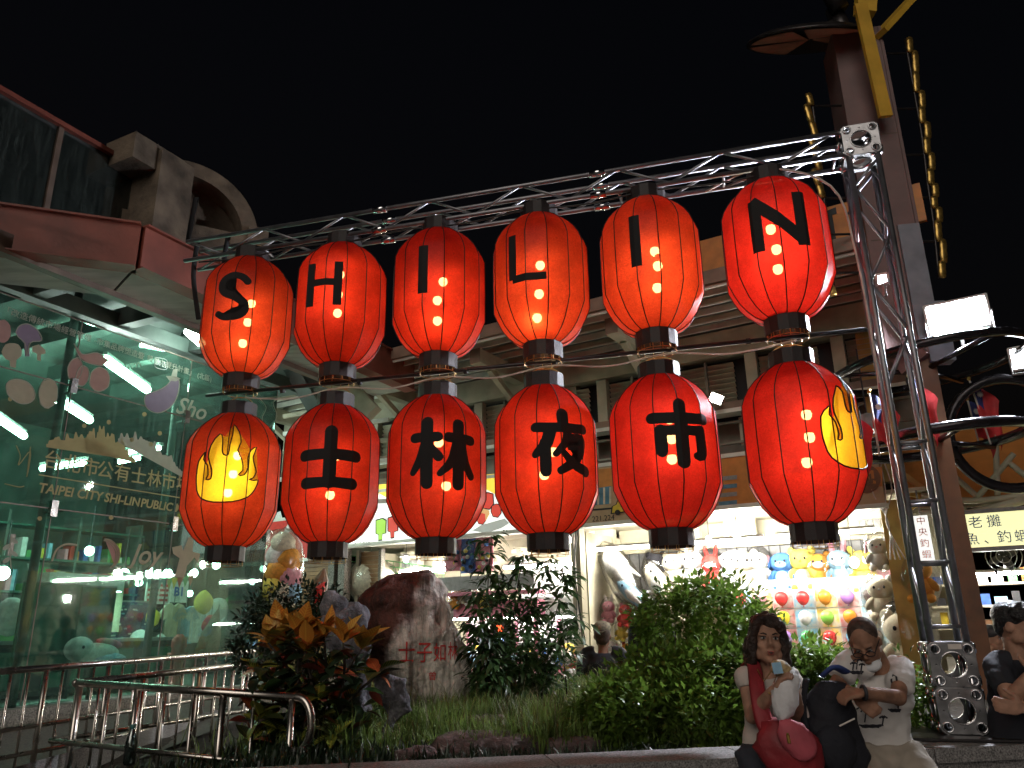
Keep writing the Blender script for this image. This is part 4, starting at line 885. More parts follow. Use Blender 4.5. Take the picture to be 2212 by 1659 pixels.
mk_croton('croton_orange', (.55, .16, .03), (.75, .38, .06), (.62, .26, .04))
mk_croton('croton_yellow', (.60, .33, .05), (.72, .5, .12), (.5, .2, .04))
mk_croton('croton_red', (.28, .045, .02), (.5, .14, .04), (.36, .09, .03))
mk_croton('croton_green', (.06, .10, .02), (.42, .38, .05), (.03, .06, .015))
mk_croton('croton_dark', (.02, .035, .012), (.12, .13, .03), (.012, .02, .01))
def orient(p, d, roll=0):
    d = d.normalized(); up = UP if abs(d.z) < .95 else V((0, 1, 0)); x = d.cross(up).normalized(); z = x.cross(d)
    return basis(p, x, d, z) @ Matrix.Rotation(roll, 4, 'Y')
CL = {k: [leaf_mesh('leaf', .145, .078, .3, .2, 6, k, 1.0), leaf_mesh('leaf', .12, .068, .2, .3, 6, k, 1.0), leaf_mesh('leaf', .165, .082, .35, .1, 6, k, 1.0)] for k in ('croton_orange', 'croton_yellow', 'croton_red', 'croton_green', 'croton_dark')}
cr = thing('croton_shrub', 'croton shrub with orange yellow and dark green veined leaves beside the bent rail end', 'shrub', at_y(660, 1640, 5.2))
r = random.Random(5); foot = at_y(665, 1640, 5.25)
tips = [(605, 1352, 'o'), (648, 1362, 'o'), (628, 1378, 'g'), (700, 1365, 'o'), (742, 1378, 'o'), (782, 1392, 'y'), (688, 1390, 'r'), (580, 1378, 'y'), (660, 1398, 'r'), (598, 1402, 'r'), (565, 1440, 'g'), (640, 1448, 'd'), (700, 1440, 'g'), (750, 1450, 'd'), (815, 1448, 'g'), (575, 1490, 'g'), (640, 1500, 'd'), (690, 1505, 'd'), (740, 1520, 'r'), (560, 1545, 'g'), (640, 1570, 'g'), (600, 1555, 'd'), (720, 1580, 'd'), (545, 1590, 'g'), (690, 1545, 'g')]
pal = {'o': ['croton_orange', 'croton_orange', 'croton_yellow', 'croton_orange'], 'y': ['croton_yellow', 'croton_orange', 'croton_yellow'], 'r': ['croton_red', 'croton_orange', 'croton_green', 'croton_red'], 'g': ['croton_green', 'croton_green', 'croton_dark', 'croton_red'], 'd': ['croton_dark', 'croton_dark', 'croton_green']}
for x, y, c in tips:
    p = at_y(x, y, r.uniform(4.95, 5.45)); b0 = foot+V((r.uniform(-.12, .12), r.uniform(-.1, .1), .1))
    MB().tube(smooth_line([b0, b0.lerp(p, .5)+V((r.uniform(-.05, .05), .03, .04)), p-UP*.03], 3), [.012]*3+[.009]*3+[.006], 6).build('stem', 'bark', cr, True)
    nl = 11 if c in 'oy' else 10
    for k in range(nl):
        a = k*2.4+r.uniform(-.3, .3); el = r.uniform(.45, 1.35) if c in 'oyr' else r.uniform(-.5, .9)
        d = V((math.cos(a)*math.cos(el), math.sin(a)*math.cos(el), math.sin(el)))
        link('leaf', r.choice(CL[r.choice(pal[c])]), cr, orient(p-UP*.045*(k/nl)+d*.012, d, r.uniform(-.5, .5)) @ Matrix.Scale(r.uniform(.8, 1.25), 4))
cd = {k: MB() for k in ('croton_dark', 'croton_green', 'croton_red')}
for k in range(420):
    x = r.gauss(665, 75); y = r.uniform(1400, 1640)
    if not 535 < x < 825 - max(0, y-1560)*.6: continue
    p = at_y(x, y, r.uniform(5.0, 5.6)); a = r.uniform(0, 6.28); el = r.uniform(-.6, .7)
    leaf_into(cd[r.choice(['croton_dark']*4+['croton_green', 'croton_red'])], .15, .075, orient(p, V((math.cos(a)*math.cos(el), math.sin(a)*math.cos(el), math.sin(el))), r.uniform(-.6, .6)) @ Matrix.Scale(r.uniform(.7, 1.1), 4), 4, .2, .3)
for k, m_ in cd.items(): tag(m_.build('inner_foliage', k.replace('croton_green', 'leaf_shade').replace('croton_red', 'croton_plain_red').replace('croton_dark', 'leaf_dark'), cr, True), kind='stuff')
# tall loose shrub against the light
ts = thing('tall_shrub', 'tall loose shrub of narrow dark leaves standing against the bright stalls', 'shrub', at_y(1110, 1490, 6.4))
TL = [leaf_mesh('leaf', .105, .030, .25, .35, 5, 'leaf_shade'), leaf_mesh('leaf', .125, .036, .2, .45, 5, 'leaf_shade'), leaf_mesh('leaf', .085, .028, .25, .25, 5, 'leaf_dark')]
LM = MB(); cnt_l = 0; r = random.Random(21)
stems = [((1070, 1480), (1052, 1330), (1062, 1160)), ((1100, 1480), (1110, 1320), (1130, 1200)), ((1130, 1480), (1150, 1330), (1185, 1210)), ((1150, 1480), (1190, 1360), (1225, 1240)), ((1050, 1480), (1040, 1380), (1032, 1280)), ((1085, 1480), (1085, 1350), (1075, 1240)), ((1165, 1480), (1205, 1400), (1245, 1330)), ((1060, 1490), (1042, 1420), (1030, 1350)), ((1120, 1485), (1128, 1400), (1150, 1310))]
for si, (a, b, c) in enumerate(stems):
    Y = 6.4+r.uniform(-.25, .25); A = at_y(*a, Y); B = at_y(*b, Y+r.uniform(-.15, .15)); C_ = at_y(*c, Y+r.uniform(-.2, .2))
    pts = smooth_line([A-UP*.15, A, B, C_], 6); MB().tube(pts, [.009-.007*i/(len(pts)-1) for i in range(len(pts))], 6).build('stem', 'bark', ts, True)
    nodes = 16
    for k in range(nodes):
        f = .30+.70*k/(nodes-1); i = min(int(f*(len(pts)-1)), len(pts)-2); P = pts[i].lerp(pts[i+1], f*(len(pts)-1)-i)
        for q in range(5):
            an = r.uniform(0, 6.28); el = r.uniform(-.35, .55); ln = r.uniform(.05, .22)*(1.1-.5*f)
            d = V((math.cos(an)*math.cos(el), math.sin(an)*math.cos(el)*.8, math.sin(el))); T = P+d*ln
            for e in range(3):
                an2 = an+(e-1)*.75+r.uniform(-.25, .25); el2 = el-r.uniform(.0, .5); d2 = V((math.cos(an2)*math.cos(el2), math.sin(an2)*math.cos(el2), math.sin(el2)))
                M_ = orient(T-d*(.04*e), d2, r.uniform(-.6, .6)) @ Matrix.Scale(r.uniform(.75, 1.2), 4)
                if cnt_l < 280 and (k*15+q*3+e+si) % 7 == 0: link('leaf', r.choice(TL), ts, M_); cnt_l += 1
                else: leaf_into(LM, .1, .031, M_)
tag(LM.build('foliage', 'leaf_shade', ts, True), kind='stuff')
# lower weeds at its foot
lw = MB()
for k in range(700):
    p = at_y(r.uniform(1020, 1250), r.uniform(1370, 1490), r.uniform(6.2, 6.9)); el = r.uniform(-.3, .9); an = r.uniform(0, 6.28)
    leaf_into(lw, .085, .028, orient(p, V((math.cos(an)*math.cos(el), math.sin(an)*math.cos(el), math.sin(el))), r.uniform(-.5, .5)) @ Matrix.Scale(r.uniform(.6, 1.2), 4), 3)
us = thing('leafy_undergrowth', 'dense dark undergrowth around the foot of the tall loose shrub', 'plant', at_y(1110, 1490, 6.5)); tag(lw.build('foliage', 'leaf_shade', us, True), kind='stuff')
for x in (1010, 1060, 1120, 1180, 1225): MB().tube([at_y(x, 1500, 6.5), at_y(x+r.uniform(-15, 15), 1400, 6.5)], .006, 5).build('stem', 'bark', us, True)

def bush(name, label, lobes, n, L, W, mat, seed, foot, sprig=.1):
    """clipped bush: sprigs of small leaves spread over and inside lumpy lobes, looser towards the top"""
    r = random.Random(seed); t = thing(name, label, 'bush', foot); mb = MB(); inner = MB(); tot = sum(rx*ry+rx*rz+ry*rz for _, (rx, ry, rz) in lobes)
    for c, R in lobes:
        m = int(n*(R[0]*R[1]+R[0]*R[2]+R[1]*R[2])/tot)
        k = 0
        while k < m:
            z = r.uniform(-.75, 1); a = r.uniform(0, 6.28); q = math.sqrt(1-z*z); d = V((q*math.cos(a), q*math.sin(a), z))
            lump = 1+.16*mnoise.noise(V((d.x*3+c.x*5, d.y*3, d.z*3+seed)))+.09*mnoise.noise(d*9+c*3)
            rr = lump*(1-.3*r.random()**2.2); p = c+V((d.x*R[0], d.y*R[1], d.z*R[2]))*rr
            if p.z < soil_z(p.x, p.y): k += 1; continue
            s = (d+UP*r.uniform(.2, 1.0)+V((r.uniform(-.5, .5), r.uniform(-.5, .5), 0))).normalized(); h = sprig*r.uniform(.5, 1.25)*(1.2 if z > .4 else .9)
            for e in range(5):
                f = e/4; T = p+s*(h*f); an = e*2.4+r.uniform(-.4, .4); side = s.cross(V((math.cos(an), math.sin(an), .3))).normalized()
                dd = (s*.55+side).normalized() if e < 4 else s
                leaf_into(mb, L*r.uniform(.7, 1.15), W, orient(T, dd, r.uniform(-.7, .7)), 2, .25, .3)
            k += 1
        for q in range(3): MB().tube([foot+V((r.uniform(-.1, .1), r.uniform(-.1, .1), -.02)), c+V((r.uniform(-.5, .5)*R[0], r.uniform(-.5, .5)*R[1], r.uniform(-.2, .6)*R[2]))], [.012, .004], 5).build('stem', 'bark', t)
    tag(mb.build('foliage', mat, t, True), kind='stuff'); return t
def lob(x, y, Y, rx, ry, rz): return (at_y(x, y, Y), (rx, ry, rz))
bush('clipped_bush', 'large clipped green bush with two lobes in front of the plush stall', [lob(1520, 1352, 5.75, .44, .36, .24), lob(1428, 1525, 5.4, .34, .34, .26), lob(1560, 1535, 5.3, .40, .34, .30), lob(1340, 1575, 5.2, .26, .3, .22), lob(1480, 1600, 5.1, .4, .26, .25), lob(1610, 1490, 5.4, .2, .3, .17)], 3600, .058, .030, 'leaf_green', 31, at_y(1480, 1640, 5.35))
bush('clipped_bush', 'green bush showing between the woman and the man in the printed shirt', [lob(1745, 1462, 5.5, .26, .22, .13), lob(1760, 1530, 5.4, .27, .25, .22)], 800, .058, .030, 'leaf_green', 32, at_y(1750, 1620, 5.4))
bush('clipped_bush', 'low green bush between the man in the printed shirt and the truss foot', [lob(1962, 1535, 5.2, .12, .16, .22), lob(1900, 1560, 5.2, .16, .16, .2)], 400, .052, .027, 'leaf_green', 33, at_y(1960, 1620, 5.2))
bush('dark_hedge', 'dark hedge top behind the croton at the glass corner', [lob(640, 1330, 6.4, .36, .25, .17), lob(575, 1390, 6.3, .22, .25, .25), lob(690, 1400, 6.5, .3, .25, .3)], 900, .05, .024, 'leaf_dark', 34, at_y(640, 1500, 6.4))
# bottle in the weeds
bc = at_y(278, 1652, 4.9); mk_sheet('bottle_plastic', (.5, .6, .6), .85, .1, .9); bt = thing('plastic_bottle', 'clear plastic bottle with teal cap standing behind the front rail', 'bottle', bc)
MB().lathe([(.03, 0), (.033, .01), (.033, .12), (.026, .15), (.012, .185), (.012, .195)], 14, bc).build('bottle', 'bottle_plastic', bt, True); MB().lathe([(.015, .192), (.015, .215)], 12, bc).build('cap', 'p_teal', bt, True)
# ================================================================ market stalls behind the garden
mk('olive', (.46, .42, .31), .6, var=.22, scale=3, bump=.06, bscale=30)
mk('olive_dark', (.24, .225, .18), .6, var=.25, scale=3)
mk('beam_brown', (.27, .18, .13), .55, var=.3, scale=3)
mk('deck', (.30, .285, .25), .6, var=.3, scale=2)
mk('pale_edge', (.8, .8, .72), .5, var=.15, scale=5)
mk('stall_cream', (.62, .57, .42), .65, var=.18, scale=3)
mk('shutter', (.30, .17, .08), .45, var=.25, scale=5)
mk('yellow_post', (.50, .33, .08), .5, var=.25, scale=4)
mk('pink_paint', (.62, .22, .30), .45, var=.12)
mk_emit('stall_tube', (1, .96, .86), 200); mk_emit('stall_bulb', (1, .95, .84), 260)
def mk_lit(name, c, e): mk(name, c, .5, var=.1, scale=6, emit=c, estr=e)
mk_lit('lit_white', (.85, .87, .82), 1.1); mk_lit('lit_yellow', (.90, .62, .06), 1.0); mk_lit('lit_red', (.62, .06, .04), .8); mk_lit('lit_blue', (.10, .40, .55), .9); mk_lit('lit_green', (.35, .65, .08), .9); mk_lit('lit_tan', (.62, .36, .15), .9); mk_lit('lit_grey', (.35, .38, .34), .8)
mk_lit('lit_cream', (.95, .92, .48), 1.0)
mk('sign_tan', (.55, .40, .24), .5, var=.12); mk('sign_orange', (.62, .24, .05), .5, var=.15); mk('sign_blue', (.10, .25, .36), .5); mk('sign_black', (.012, .012, .014), .5)
mk('tarp', (.58, .22, .05), .65, var=.25, scale=2, bump=.2, bscale=6)
mk_sheet('bag_plastic', (.96, .96, .96), .975, .16, .5)
SD = V((-.857, .515, 0)).normalized(); SB = V((.515, .857, 0)).normalized(); S0 = at_z(1366, 1127, 2.85); S0.z = 0
def S(s, off, z): return S0 + SD*s + SB*off + UP*z
rzS = math.atan2(-SD.y, -SD.x); XR = -SD
def sbox(mb, s, off, z, ws, wo, wz): return mb.box(S(s, off, z), (ws, wo, wz), rzS)
def onS(x, y, off=0): return on(x, y, S0+SB*off, SB)
def s_of(p): return (p-S0).dot(SD)
# ---------------- canopy
cn = thing('market_canopy', 'long open canopy roof with purlins painted pale as if lit and louvred band above the stalls', 'canopy', S(1, 0, 0))
sbox(MB(), 1.55, .55, 5.30, 9.9, 4.1, .06).build('roof_deck', 'deck', cn)
sbox(MB(), 1.55, -1.52, 5.26, 9.9, .06, .16).build('eaves_trim', 'beam_brown', cn)
sbox(MB(), 1.55, -1.49, 5.16, 9.9, .03, .03).build('gutter_edge', 'pale_edge', cn)
for k in range(5): sbox(MB(), 1.55, -1.2+.27*k, 5.225, 9.9, .05, .07).build('purlin', 'pale_edge' if k % 2 == 0 else 'olive', cn); 
for k in range(5): sbox(MB(), 1.55, -1.23+.27*k, 5.18, 9.9, .014, .02).build('painted_lit_lip', 'pale_edge', cn)  # pale colour of purlins and lips stands in for edges lit from below
for s in (6.1, 3.6, 1.6, -.4, -2.3):
    MB().beam(S(s, -1.25, 5.07), S(s, 2.2, 5.07), .16, .2).build('rafter', 'olive', cn); sbox(MB(), s, -1.256, 5.07, .162, .01, .202).build('rafter_end', 'beam_brown', cn)
    MB().beam(S(s, -.9, 4.98), S(s, -.05, 4.55), .08, .08).build('brace', 'olive', cn)
sbox(MB(), 1.55, 0, 5.0, 9.9, .14, .34).build('main_beam', 'olive', cn)
sbox(MB(), 1.55, 0, 4.16, 9.9, .13, .12).build('transom', 'beam_brown', cn); sbox(MB(), 1.55, -.05, 4.08, 9.9, .24, .05).build('ledge', 'pale_edge', cn)
sbox(MB(), 1.55, .25, 4.45, 9.9, .04, .8).build('louvre_backing', 'sign_black', cn)
slat = MB().box((0, 0, 0), (.70, .075, .012), M=Matrix.Rotation(rad(-35), 3, 'X')).mesh('louvre_slat', 'olive')
for k in range(10):
    s = 6.0-1.02*k
    sbox(MB(), s+.43, 0, 4.5, .14, .12, .62).build('mullion', 'olive', cn); sbox(MB(), s, .02, 4.5, .03, .06, .6).build('louvre_post', 'olive_dark', cn)
    for q in range(8): link('louvre_slat', slat, cn, Matrix.Translation(S(s, .06, 4.27+.066*q)) @ Matrix.Rotation(rzS, 4, 'Z'))
sbox(MB(), 1.55, .35, 3.85, 9.9, .06, .44).build('upper_wall', 'olive_dark', cn)
for k in range(29): sbox(MB(), 6.1-.33*k, .1, 3.86, .035, .035, .36).build('baluster', 'olive', cn)
for z in (3.72, 3.98): sbox(MB(), 1.55, .06, z, 9.9, .04, .03).build('conduit', 'olive_dark', cn)
for s, m in ((5.22, 'terrazzo'), (5.0, 'terrazzo'), (.82, 'olive'), (-3.03, 'yellow_post'), (-5.2, 'olive')):
    sbox(MB(), s, .05, 1.42, .13 if s != -3.03 else .2, .16, 2.84).build('column', m, cn); (s > -5) and sbox(MB(), s, .1, 4.0, .16, .14, 1.9).build('column', 'olive' if s != -3.03 else 'yellow_post', cn)
for k in range(5):
    p0 = S(.85-.02*k, -.06-.01*k, 3.6); MB().tube(smooth_line([p0, p0+V((.03*(k-2), -.02, -.6)), p0+V((-.02*(k-2), -.02, -1.3)), p0+V((.015*k, -.02, -2.2))]), .007, 5).build('cable', random.choice(['cable', 'black_cable', 'cable']), cn, True)
for k in range(4):
    p0 = S(-2.95-.03*k, -.1, 3.3); MB().tube(smooth_line([p0, p0+V((.04*(k-2), -.02, -.35)), p0+V((-.04*(k-1), -.02, -.7)), p0+V((.02*k, -.02, -1.1))]), .007, 5).build('cable', 'cable', cn, True)
sbox(MB(), -1.1, 1.42, 2.75, 3.8, .04, .36).build('meter_wall', 'stall_cream', cn); sbox(MB(), 2.9, 1.42, 2.72, 4.0, .04, .42).build('meter_wall', 'stall_cream', cn); sbox(MB(), 1.55, 2.0, 1.5, 9.9, .1, 3.0).build('back_wall', 'stall_cream', cn); sbox(MB(), 1.55, 1.0, 2.93, 9.9, 2.1, .04).build('inner_ceiling', 'stall_cream', cn)
sbox(MB(), -3.03, 1.1, 1.4, .06, 1.9, 2.8).build('party_wall', 'stall_cream', cn); sbox(MB(), .82, 1.1, 1.4, .06, 1.7, 2.8).build('party_wall', 'stall_cream', cn); sbox(MB(), 4.92, 1.1, 1.4, .06, 1.7, 2.8).build('party_wall', 'stall_cream', cn)
# diagonal steel of the hall end, left of the canopy
MB().beam(at_y(612, 690, 10.5), at_y(800, 900, 10.2), .2, .34).build('end_rafter', 'olive', cn); MB().beam(at_y(600, 745, 10.9), at_y(690, 900, 10.8), .16, .2).build('end_rafter', 'green_steel', cn)
for k in range(6): MB().beam(at_y(612, 900+k*38, 11.6), at_y(840, 862+k*44, 11.4), .05, .06).build('end_purlin', 'pale_edge' if k % 2 else 'olive', cn)
# orange board on the eaves
ob = thing('roof_signboard', 'orange signboard with black shapes standing on the canopy edge behind the N lantern', 'sign', S(-2.3, -1.3, 5.3))
sbox(MB(), -2.6, -1.35, 5.60, 2.6, .05, .42).build('board', 'sign_orange', ob)
for s in (-1.6, -2.4, -3.3): sbox(MB(), s, -1.28, 5.5, .05, .05, .5).build('bracket', 'dark_pipe', ob)
for s, w, h in ((-3.02, .13, .3), (-3.30, .12, .3)): link('black_shape', setmat(plate([[(-w, h*.2), (-w*.2, h*.55), (w*.6, h*.6), (w*.6, h*.35), (w*.25, h*.35), (w*.25, -h*.6), (-w*.4, -h*.6), (-w*.4, h*.2)]], .006), 'sign_black'), ob, basis(S(s, -1.38, 5.6), XR, UP))
# ---------------- sign row
def sign_box(name, s0, s1, z0, z1, mat, label, off=-.08, th=.14):
    t = thing(name, label, 'sign', S((s0+s1)/2, off, z0)); sbox(MB(), (s0+s1)/2, off, (z0+z1)/2, abs(s1-s0), th, z1-z0).build('face', mat, t)
    for z in (z0-.025, z1+.025): sbox(MB(), (s0+s1)/2, off, z, abs(s1-s0)+.04, th+.03, .05).build('frame', 'pale_edge', t)
    return t
def art(t, pts, mat, off, nm='printed_shape', px=True):
    """flat print on the sign face from picture points"""
    o = S(0, off, 0); q = [onS(x, y, off) for x, y in pts]; link(nm, setmat(plate([[((p-o).dot(XR), p.z) for p in q]], .003), mat), t, basis(o, XR, UP))
A = sign_box('stall_sign', 5.55, .90, 2.86, 3.62, 'lit_white', 'lit white and yellow stall sign numbered 215.218')
fo = -.156
art(A, [(655, 1080), (700, 1071), (760, 1072), (812, 1062), (848, 1082), (900, 1060), (960, 1062), (1040, 1052), (1075, 1070), (1120, 1085), (1150, 1062), (1236, 1030), (1236, 1008), (655, 1062)], 'lit_yellow', fo)
for x, y, m in ((822, 1143, 'lit_green'), (848, 1138, 'lit_red')):
    bd = [(x-9, y-18), (x+4, y-22), (x+11, y-18), (x+10, y+8), (x+3, y+10), (x+3, y+22), (x-4, y+23), (x-4, y+11), (x-9, y+9)]
    art(A, [(x+(a-x)*1.22, y+(b-y)*1.13) for a, b in bd], 'sign_black', fo-.004); art(A, bd, m, fo-.009)
for k in range(7): art(A, [(860+k*12, 1075), (865+k*12, 1074), (866+k*12, 1122-k), (861+k*12, 1123-k)], 'lit_blue', fo-.004)
art(A, [(768, 1120), (786, 1115), (790, 1140), (768, 1146)], 'sign_black', fo-.004); art(A, [(745, 1140), (770, 1128), (776, 1146), (745, 1152)], 'lit_yellow', fo-.006)
for x, y, s in ((1053, 1082, 1), (1072, 1103, .8), (1040, 1120, .7)):
    ln = [(-11, -12), (0, -17), (11, -14), (12, 6), (4, 17), (-8, 15), (-13, 2)]
    art(A, [(x+a*1.2*s, y+b*1.15*s) for a, b in ln], 'sign_black', fo-.004); art(A, [(x+a*s, y+b*s) for a, b in ln], 'lit_red', fo-.009)
art(A, [(1028, 1108), (1042, 1098), (1056, 1102), (1058, 1110), (1050, 1124), (1036, 1130), (1026, 1120)], 'lit_tan', fo-.006)
art(A, [(1020, 1146), (1040, 1134), (1090, 1120), (1100, 1130), (1085, 1140), (1050, 1152)], 'lit_grey', fo-.004)
def sign_text(t, s, x, y, size, mat, off, **k): link('lettering', setmat(text_mesh(s, size, .003, **k), mat), t, basis(onS(x, y, off), XR, UP))
sign_text(A, '215.218', 782, 1176, .10, 'sign_black', fo-.003)
L1 = thing('led_board', 'small black board edged with yellow dots, left of the popsicle prints', 'sign', onS(668, 1112, -.2))
c = onS(664, 1092, -.22); MB().box(c, (.36, .05, .42), rzS).build('board', 'sign_black', L1)
for k in range(9): MB().ell(c+XR*.16+UP*(-.18+.045*k)-SB*.03, (.012, .01, .012), 6, 5).build('dot', 'lit_yellow', L1)
for k in range(7): MB().ell(c+XR*(-.12+.045*k)-UP*.18-SB*.03, (.012, .01, .012), 6, 5).build('dot', 'lit_yellow', L1)
RS = sign_box('stall_sign', 7.1, 5.62, 2.70, 3.35, 'p_red', 'red stall sign above the brown shutter by the glass corner')
art(RS, [(592, 1110), (606, 1104), (610, 1120), (596, 1126)], 'p_white', fo); art(RS, [(612, 1150), (622, 1132), (628, 1150)], 'p_white', fo)
B = sign_box('stall_sign', .76, -.72, 2.86, 3.58, 'sign_tan', 'unlit tan stall sign with a yellow taxi, numbered 221.224')
art(B, [(1255, 1018), (1420, 1000), (1420, 1040), (1255, 1058)], 'sign_orange', fo)
art(B, [(1262, 1058), (1320, 1050), (1320, 1088), (1262, 1094)], 'sign_blue', fo-.002)
for k in range(5): art(B, [(1264+k*13, 1056-k), (1268+k*13, 1056-k), (1268+k*13, 1092-k), (1264+k*13, 1092-k)], 'p_cream', fo-.006)
art(B, [(1250, 1102), (1400, 1090), (1400, 1093), (1250, 1106)], 'sign_black', fo-.003)
tx = [(1322, 1108), (1324, 1094), (1332, 1090), (1336, 1080), (1352, 1078), (1358, 1088), (1370, 1088), (1372, 1102)]
art(B, [(1347+(a-1347)*1.12, 1094+(b-1094)*1.18) for a, b in tx], 'sign_black', fo-.006); art(B, tx, 'p_yellow', fo-.011)
for x in (1334, 1362): art(B, [(x+6*math.cos(k), 1107-(x-1334)*.12+6*math.sin(k)) for k in [i*.63 for i in range(10)]], 'sign_black', fo-.015)
sign_text(B, '221.224', 1303, 1120, .10, 'sign_black', fo-.003)
Cg = sign_box('stall_sign', -.76, -2.42, 2.93, 3.50, 'sign_orange', 'orange stall sign with pale blue stripes between the lower right lanterns')
for k in range(4): art(Cg, [(1552, 1030+k*18), (1592, 1026+k*18), (1592, 1035+k*18), (1552, 1039+k*18)], 'sign_blue' if k % 2 else 'p_grey', fo)
D = sign_box('stall_sign', -2.46, -3.0, 2.80, 3.24, 'sign_tan', 'tan and orange sign with a dark disc, against the yellow column')
art(D, [(1838, 1016), (1906, 1008), (1906, 1050), (1838, 1058)], 'sign_orange', fo); 
cc = onS(1868, 1034, fo-.006); link('disc', setmat(plate([circ(0, 0, .16)], .004), 'p_brown'), D, basis(cc, XR, UP)); sign_text(D, '池', 1868, 1034, .22, 'sign_orange', fo-.012, offset=.006)
# ---------------- electricity meters under the signs
def meter(x, y, off, label, w=.42, n=4):
    c = onS(x, y, off); t = thing('meter_box', label, 'meter box', c-UP*.16, 'electric boxes under the stall signs'); MB().box(c, (w, .12, .32), rzS).build('case', 'stall_cream', t)
    for k in range(n): MB().box(c+XR*(-w*.28+k*w*.19)-SB*.07-UP*.05, (w*.16, .03, .11), rzS).build('breaker', 'p_grey', t)
    MB().box(c+XR*(-w*.3)-SB*.065+UP*.1, (.09, .006, .05), rzS).build('label_card', 'p_white', t)
for x, y, l in ((1130, 1205, 'meter box left of the black lantern collar under the intricate character'), (962, 1210, 'meter box above the top of the inscribed rock'), (890, 1212, 'meter box above the left shoulder of the inscribed rock'), (1300, 1165, 'meter box right of the column with hanging cables'), (1600, 1140, 'meter box right of the gate character lantern collar'), (1480, 1150, 'meter box below the gate character lantern'), (1872, 1125, 'meter box beside the yellow column')):
    meter(x, y, 1.15, l)
# ---------------- lamps
def stall_tube(s0, s1, off, z, label):
    a = S(s0, off, z); b = S(s1, off, z); t = thing('tube_light', label, 'lamp', (a+b)/2, 'tube lights over the stalls'); MB().tube([a, b], .016, 8).build('tube', 'stall_tube', t, True); MB().beam(a+UP*.04, b+UP*.04, .05, .03).build('fitting', 'p_white', t)
stall_tube(.70, -.35, .38, 2.56, 'long tube lamp over the left end of the plush shelf'); stall_tube(-.5, -1.55, .38, 2.56, 'long tube lamp over the middle of the plush shelf'); stall_tube(-1.7, -2.8, .38, 2.57, 'long tube lamp over the right end of the plush shelf')
stall_tube(2.4, 1.1, .7, 2.42, 'long tube lamp behind the tall loose shrub'); stall_tube(4.4, 3.2, .7, 2.45, 'long tube lamp behind the top of the inscribed rock')
def pendant(x, y, off, r, label, shade=True):
    c = onS(x, y, off); t = thing('pendant_lamp', label, 'lamp', c, 'bulbs hanging in the stalls'); MB().ell(c, (r, r, r*1.25), 12, 8).build('bulb', 'stall_bulb', t, True)
    MB().tube([c+UP*r, c+UP*(2.9-c.z)], .006, 5).build('cord', 'black_cable', t)
    if shade: MB().lathe([(.02, r*2.2), (.03, r*1.9), (.13, r*1.0), (.135, r*.95), (.03, r*1.8)], 16, c, cap=False).build('shade', 'p_white', t, True)
pendant(1438, 1172, .5, .055, 'glaring bulb below the gate character lantern', False); pendant(1592, 1152, .45, .06, 'glaring bulb between the two lower right lantern collars', False); pendant(1532, 1168, .6, .05, 'bulb above the middle plush toys', False)
pendant(1237, 1165, .3, .05, 'bulb left of the column with hanging cables', False); pendant(877, 1208, .4, .04, 'shaded bulb above the inscribed rock'); pendant(800, 1262, .6, .05, 'bulb inside the yellow bag stall', False); pendant(1845, 1215, .5, .05, 'bulb above the right plush toys', False); pendant(995, 1290, 1.0, .05, 'bulb behind the right shoulder of the inscribed rock', False)
fl = thing('small_floodlight', 'small white floodlight on the canopy between the lower right lanterns', 'lamp', onS(1548, 862, -.3)); c = onS(1548, 862, -.3)
MB().box(c, (.17, .05, .12), rzS, M=Matrix.Rotation(rzS, 3, 'Z') @ Matrix.Rotation(rad(30), 3, 'Y')).build('case', 'p_grey', fl); MB().box(c-SB*.032, (.14, .008, .09), M=Matrix.Rotation(rzS, 3, 'Z') @ Matrix.Rotation(rad(30), 3, 'Y')).build('lens', 'stall_tube', fl); MB().beam(c+SB*.03, c+SB*.3, .03, .03).build('bracket', 'p_grey', fl)
# hanging spotlights in stall
for x, y, l in ((1322, 1118, 'grey spotlight can under the taxi sign'), (1528, 1098, 'grey spotlight can right of the gate character lantern'), (1632, 1088, 'grey spotlight left of the right flame lantern')):
    c = onS(x, y, .2); t = thing('spotlight', l, 'lamp', c, 'spotlights under the stall signs'); MB().lathe([(.05, -.07), (.055, -.05), (.05, .05), (.02, .07)], 14, c).build('can', 'p_grey', t, True); MB().tube(smooth_line([c+XR*-.06, c+XR*-.05+UP*.11, c+UP*.14, c+XR*.05+UP*.11, c+XR*.06]), .006, 5).build('yoke', 'p_grey', t); MB().tube([c+UP*.14, c+UP*.3], .008, 5).build('stem', 'p_dark', t)
# ---------------- shutters
def shutter(name, s0, s1, off, label):
    t = thing(name, label, 'shutter', S((s0+s1)/2, off, 0)); m = MB().box((0, 0, 0), (abs(s1-s0), .03, .062), M=Matrix.Rotation(rad(14), 3, 'X')).mesh('slat', 'shutter')
    for k in range(40): link('slat', m, t, Matrix.Translation(S((s0+s1)/2, off, .05+.069*k)) @ Matrix.Rotation(rzS, 4, 'Z'))
    for s in (s0, s1): sbox(MB(), s, off, 1.4, .06, .09, 2.8).build('guide', 'terrazzo', t)
shutter('roller_shutter', 6.5, 5.34, .1, 'brown roller shutter left of the concrete posts'); shutter('roller_shutter', 4.9, 4.45, .3, 'narrow lit brown roller shutter left of the yellow bag')
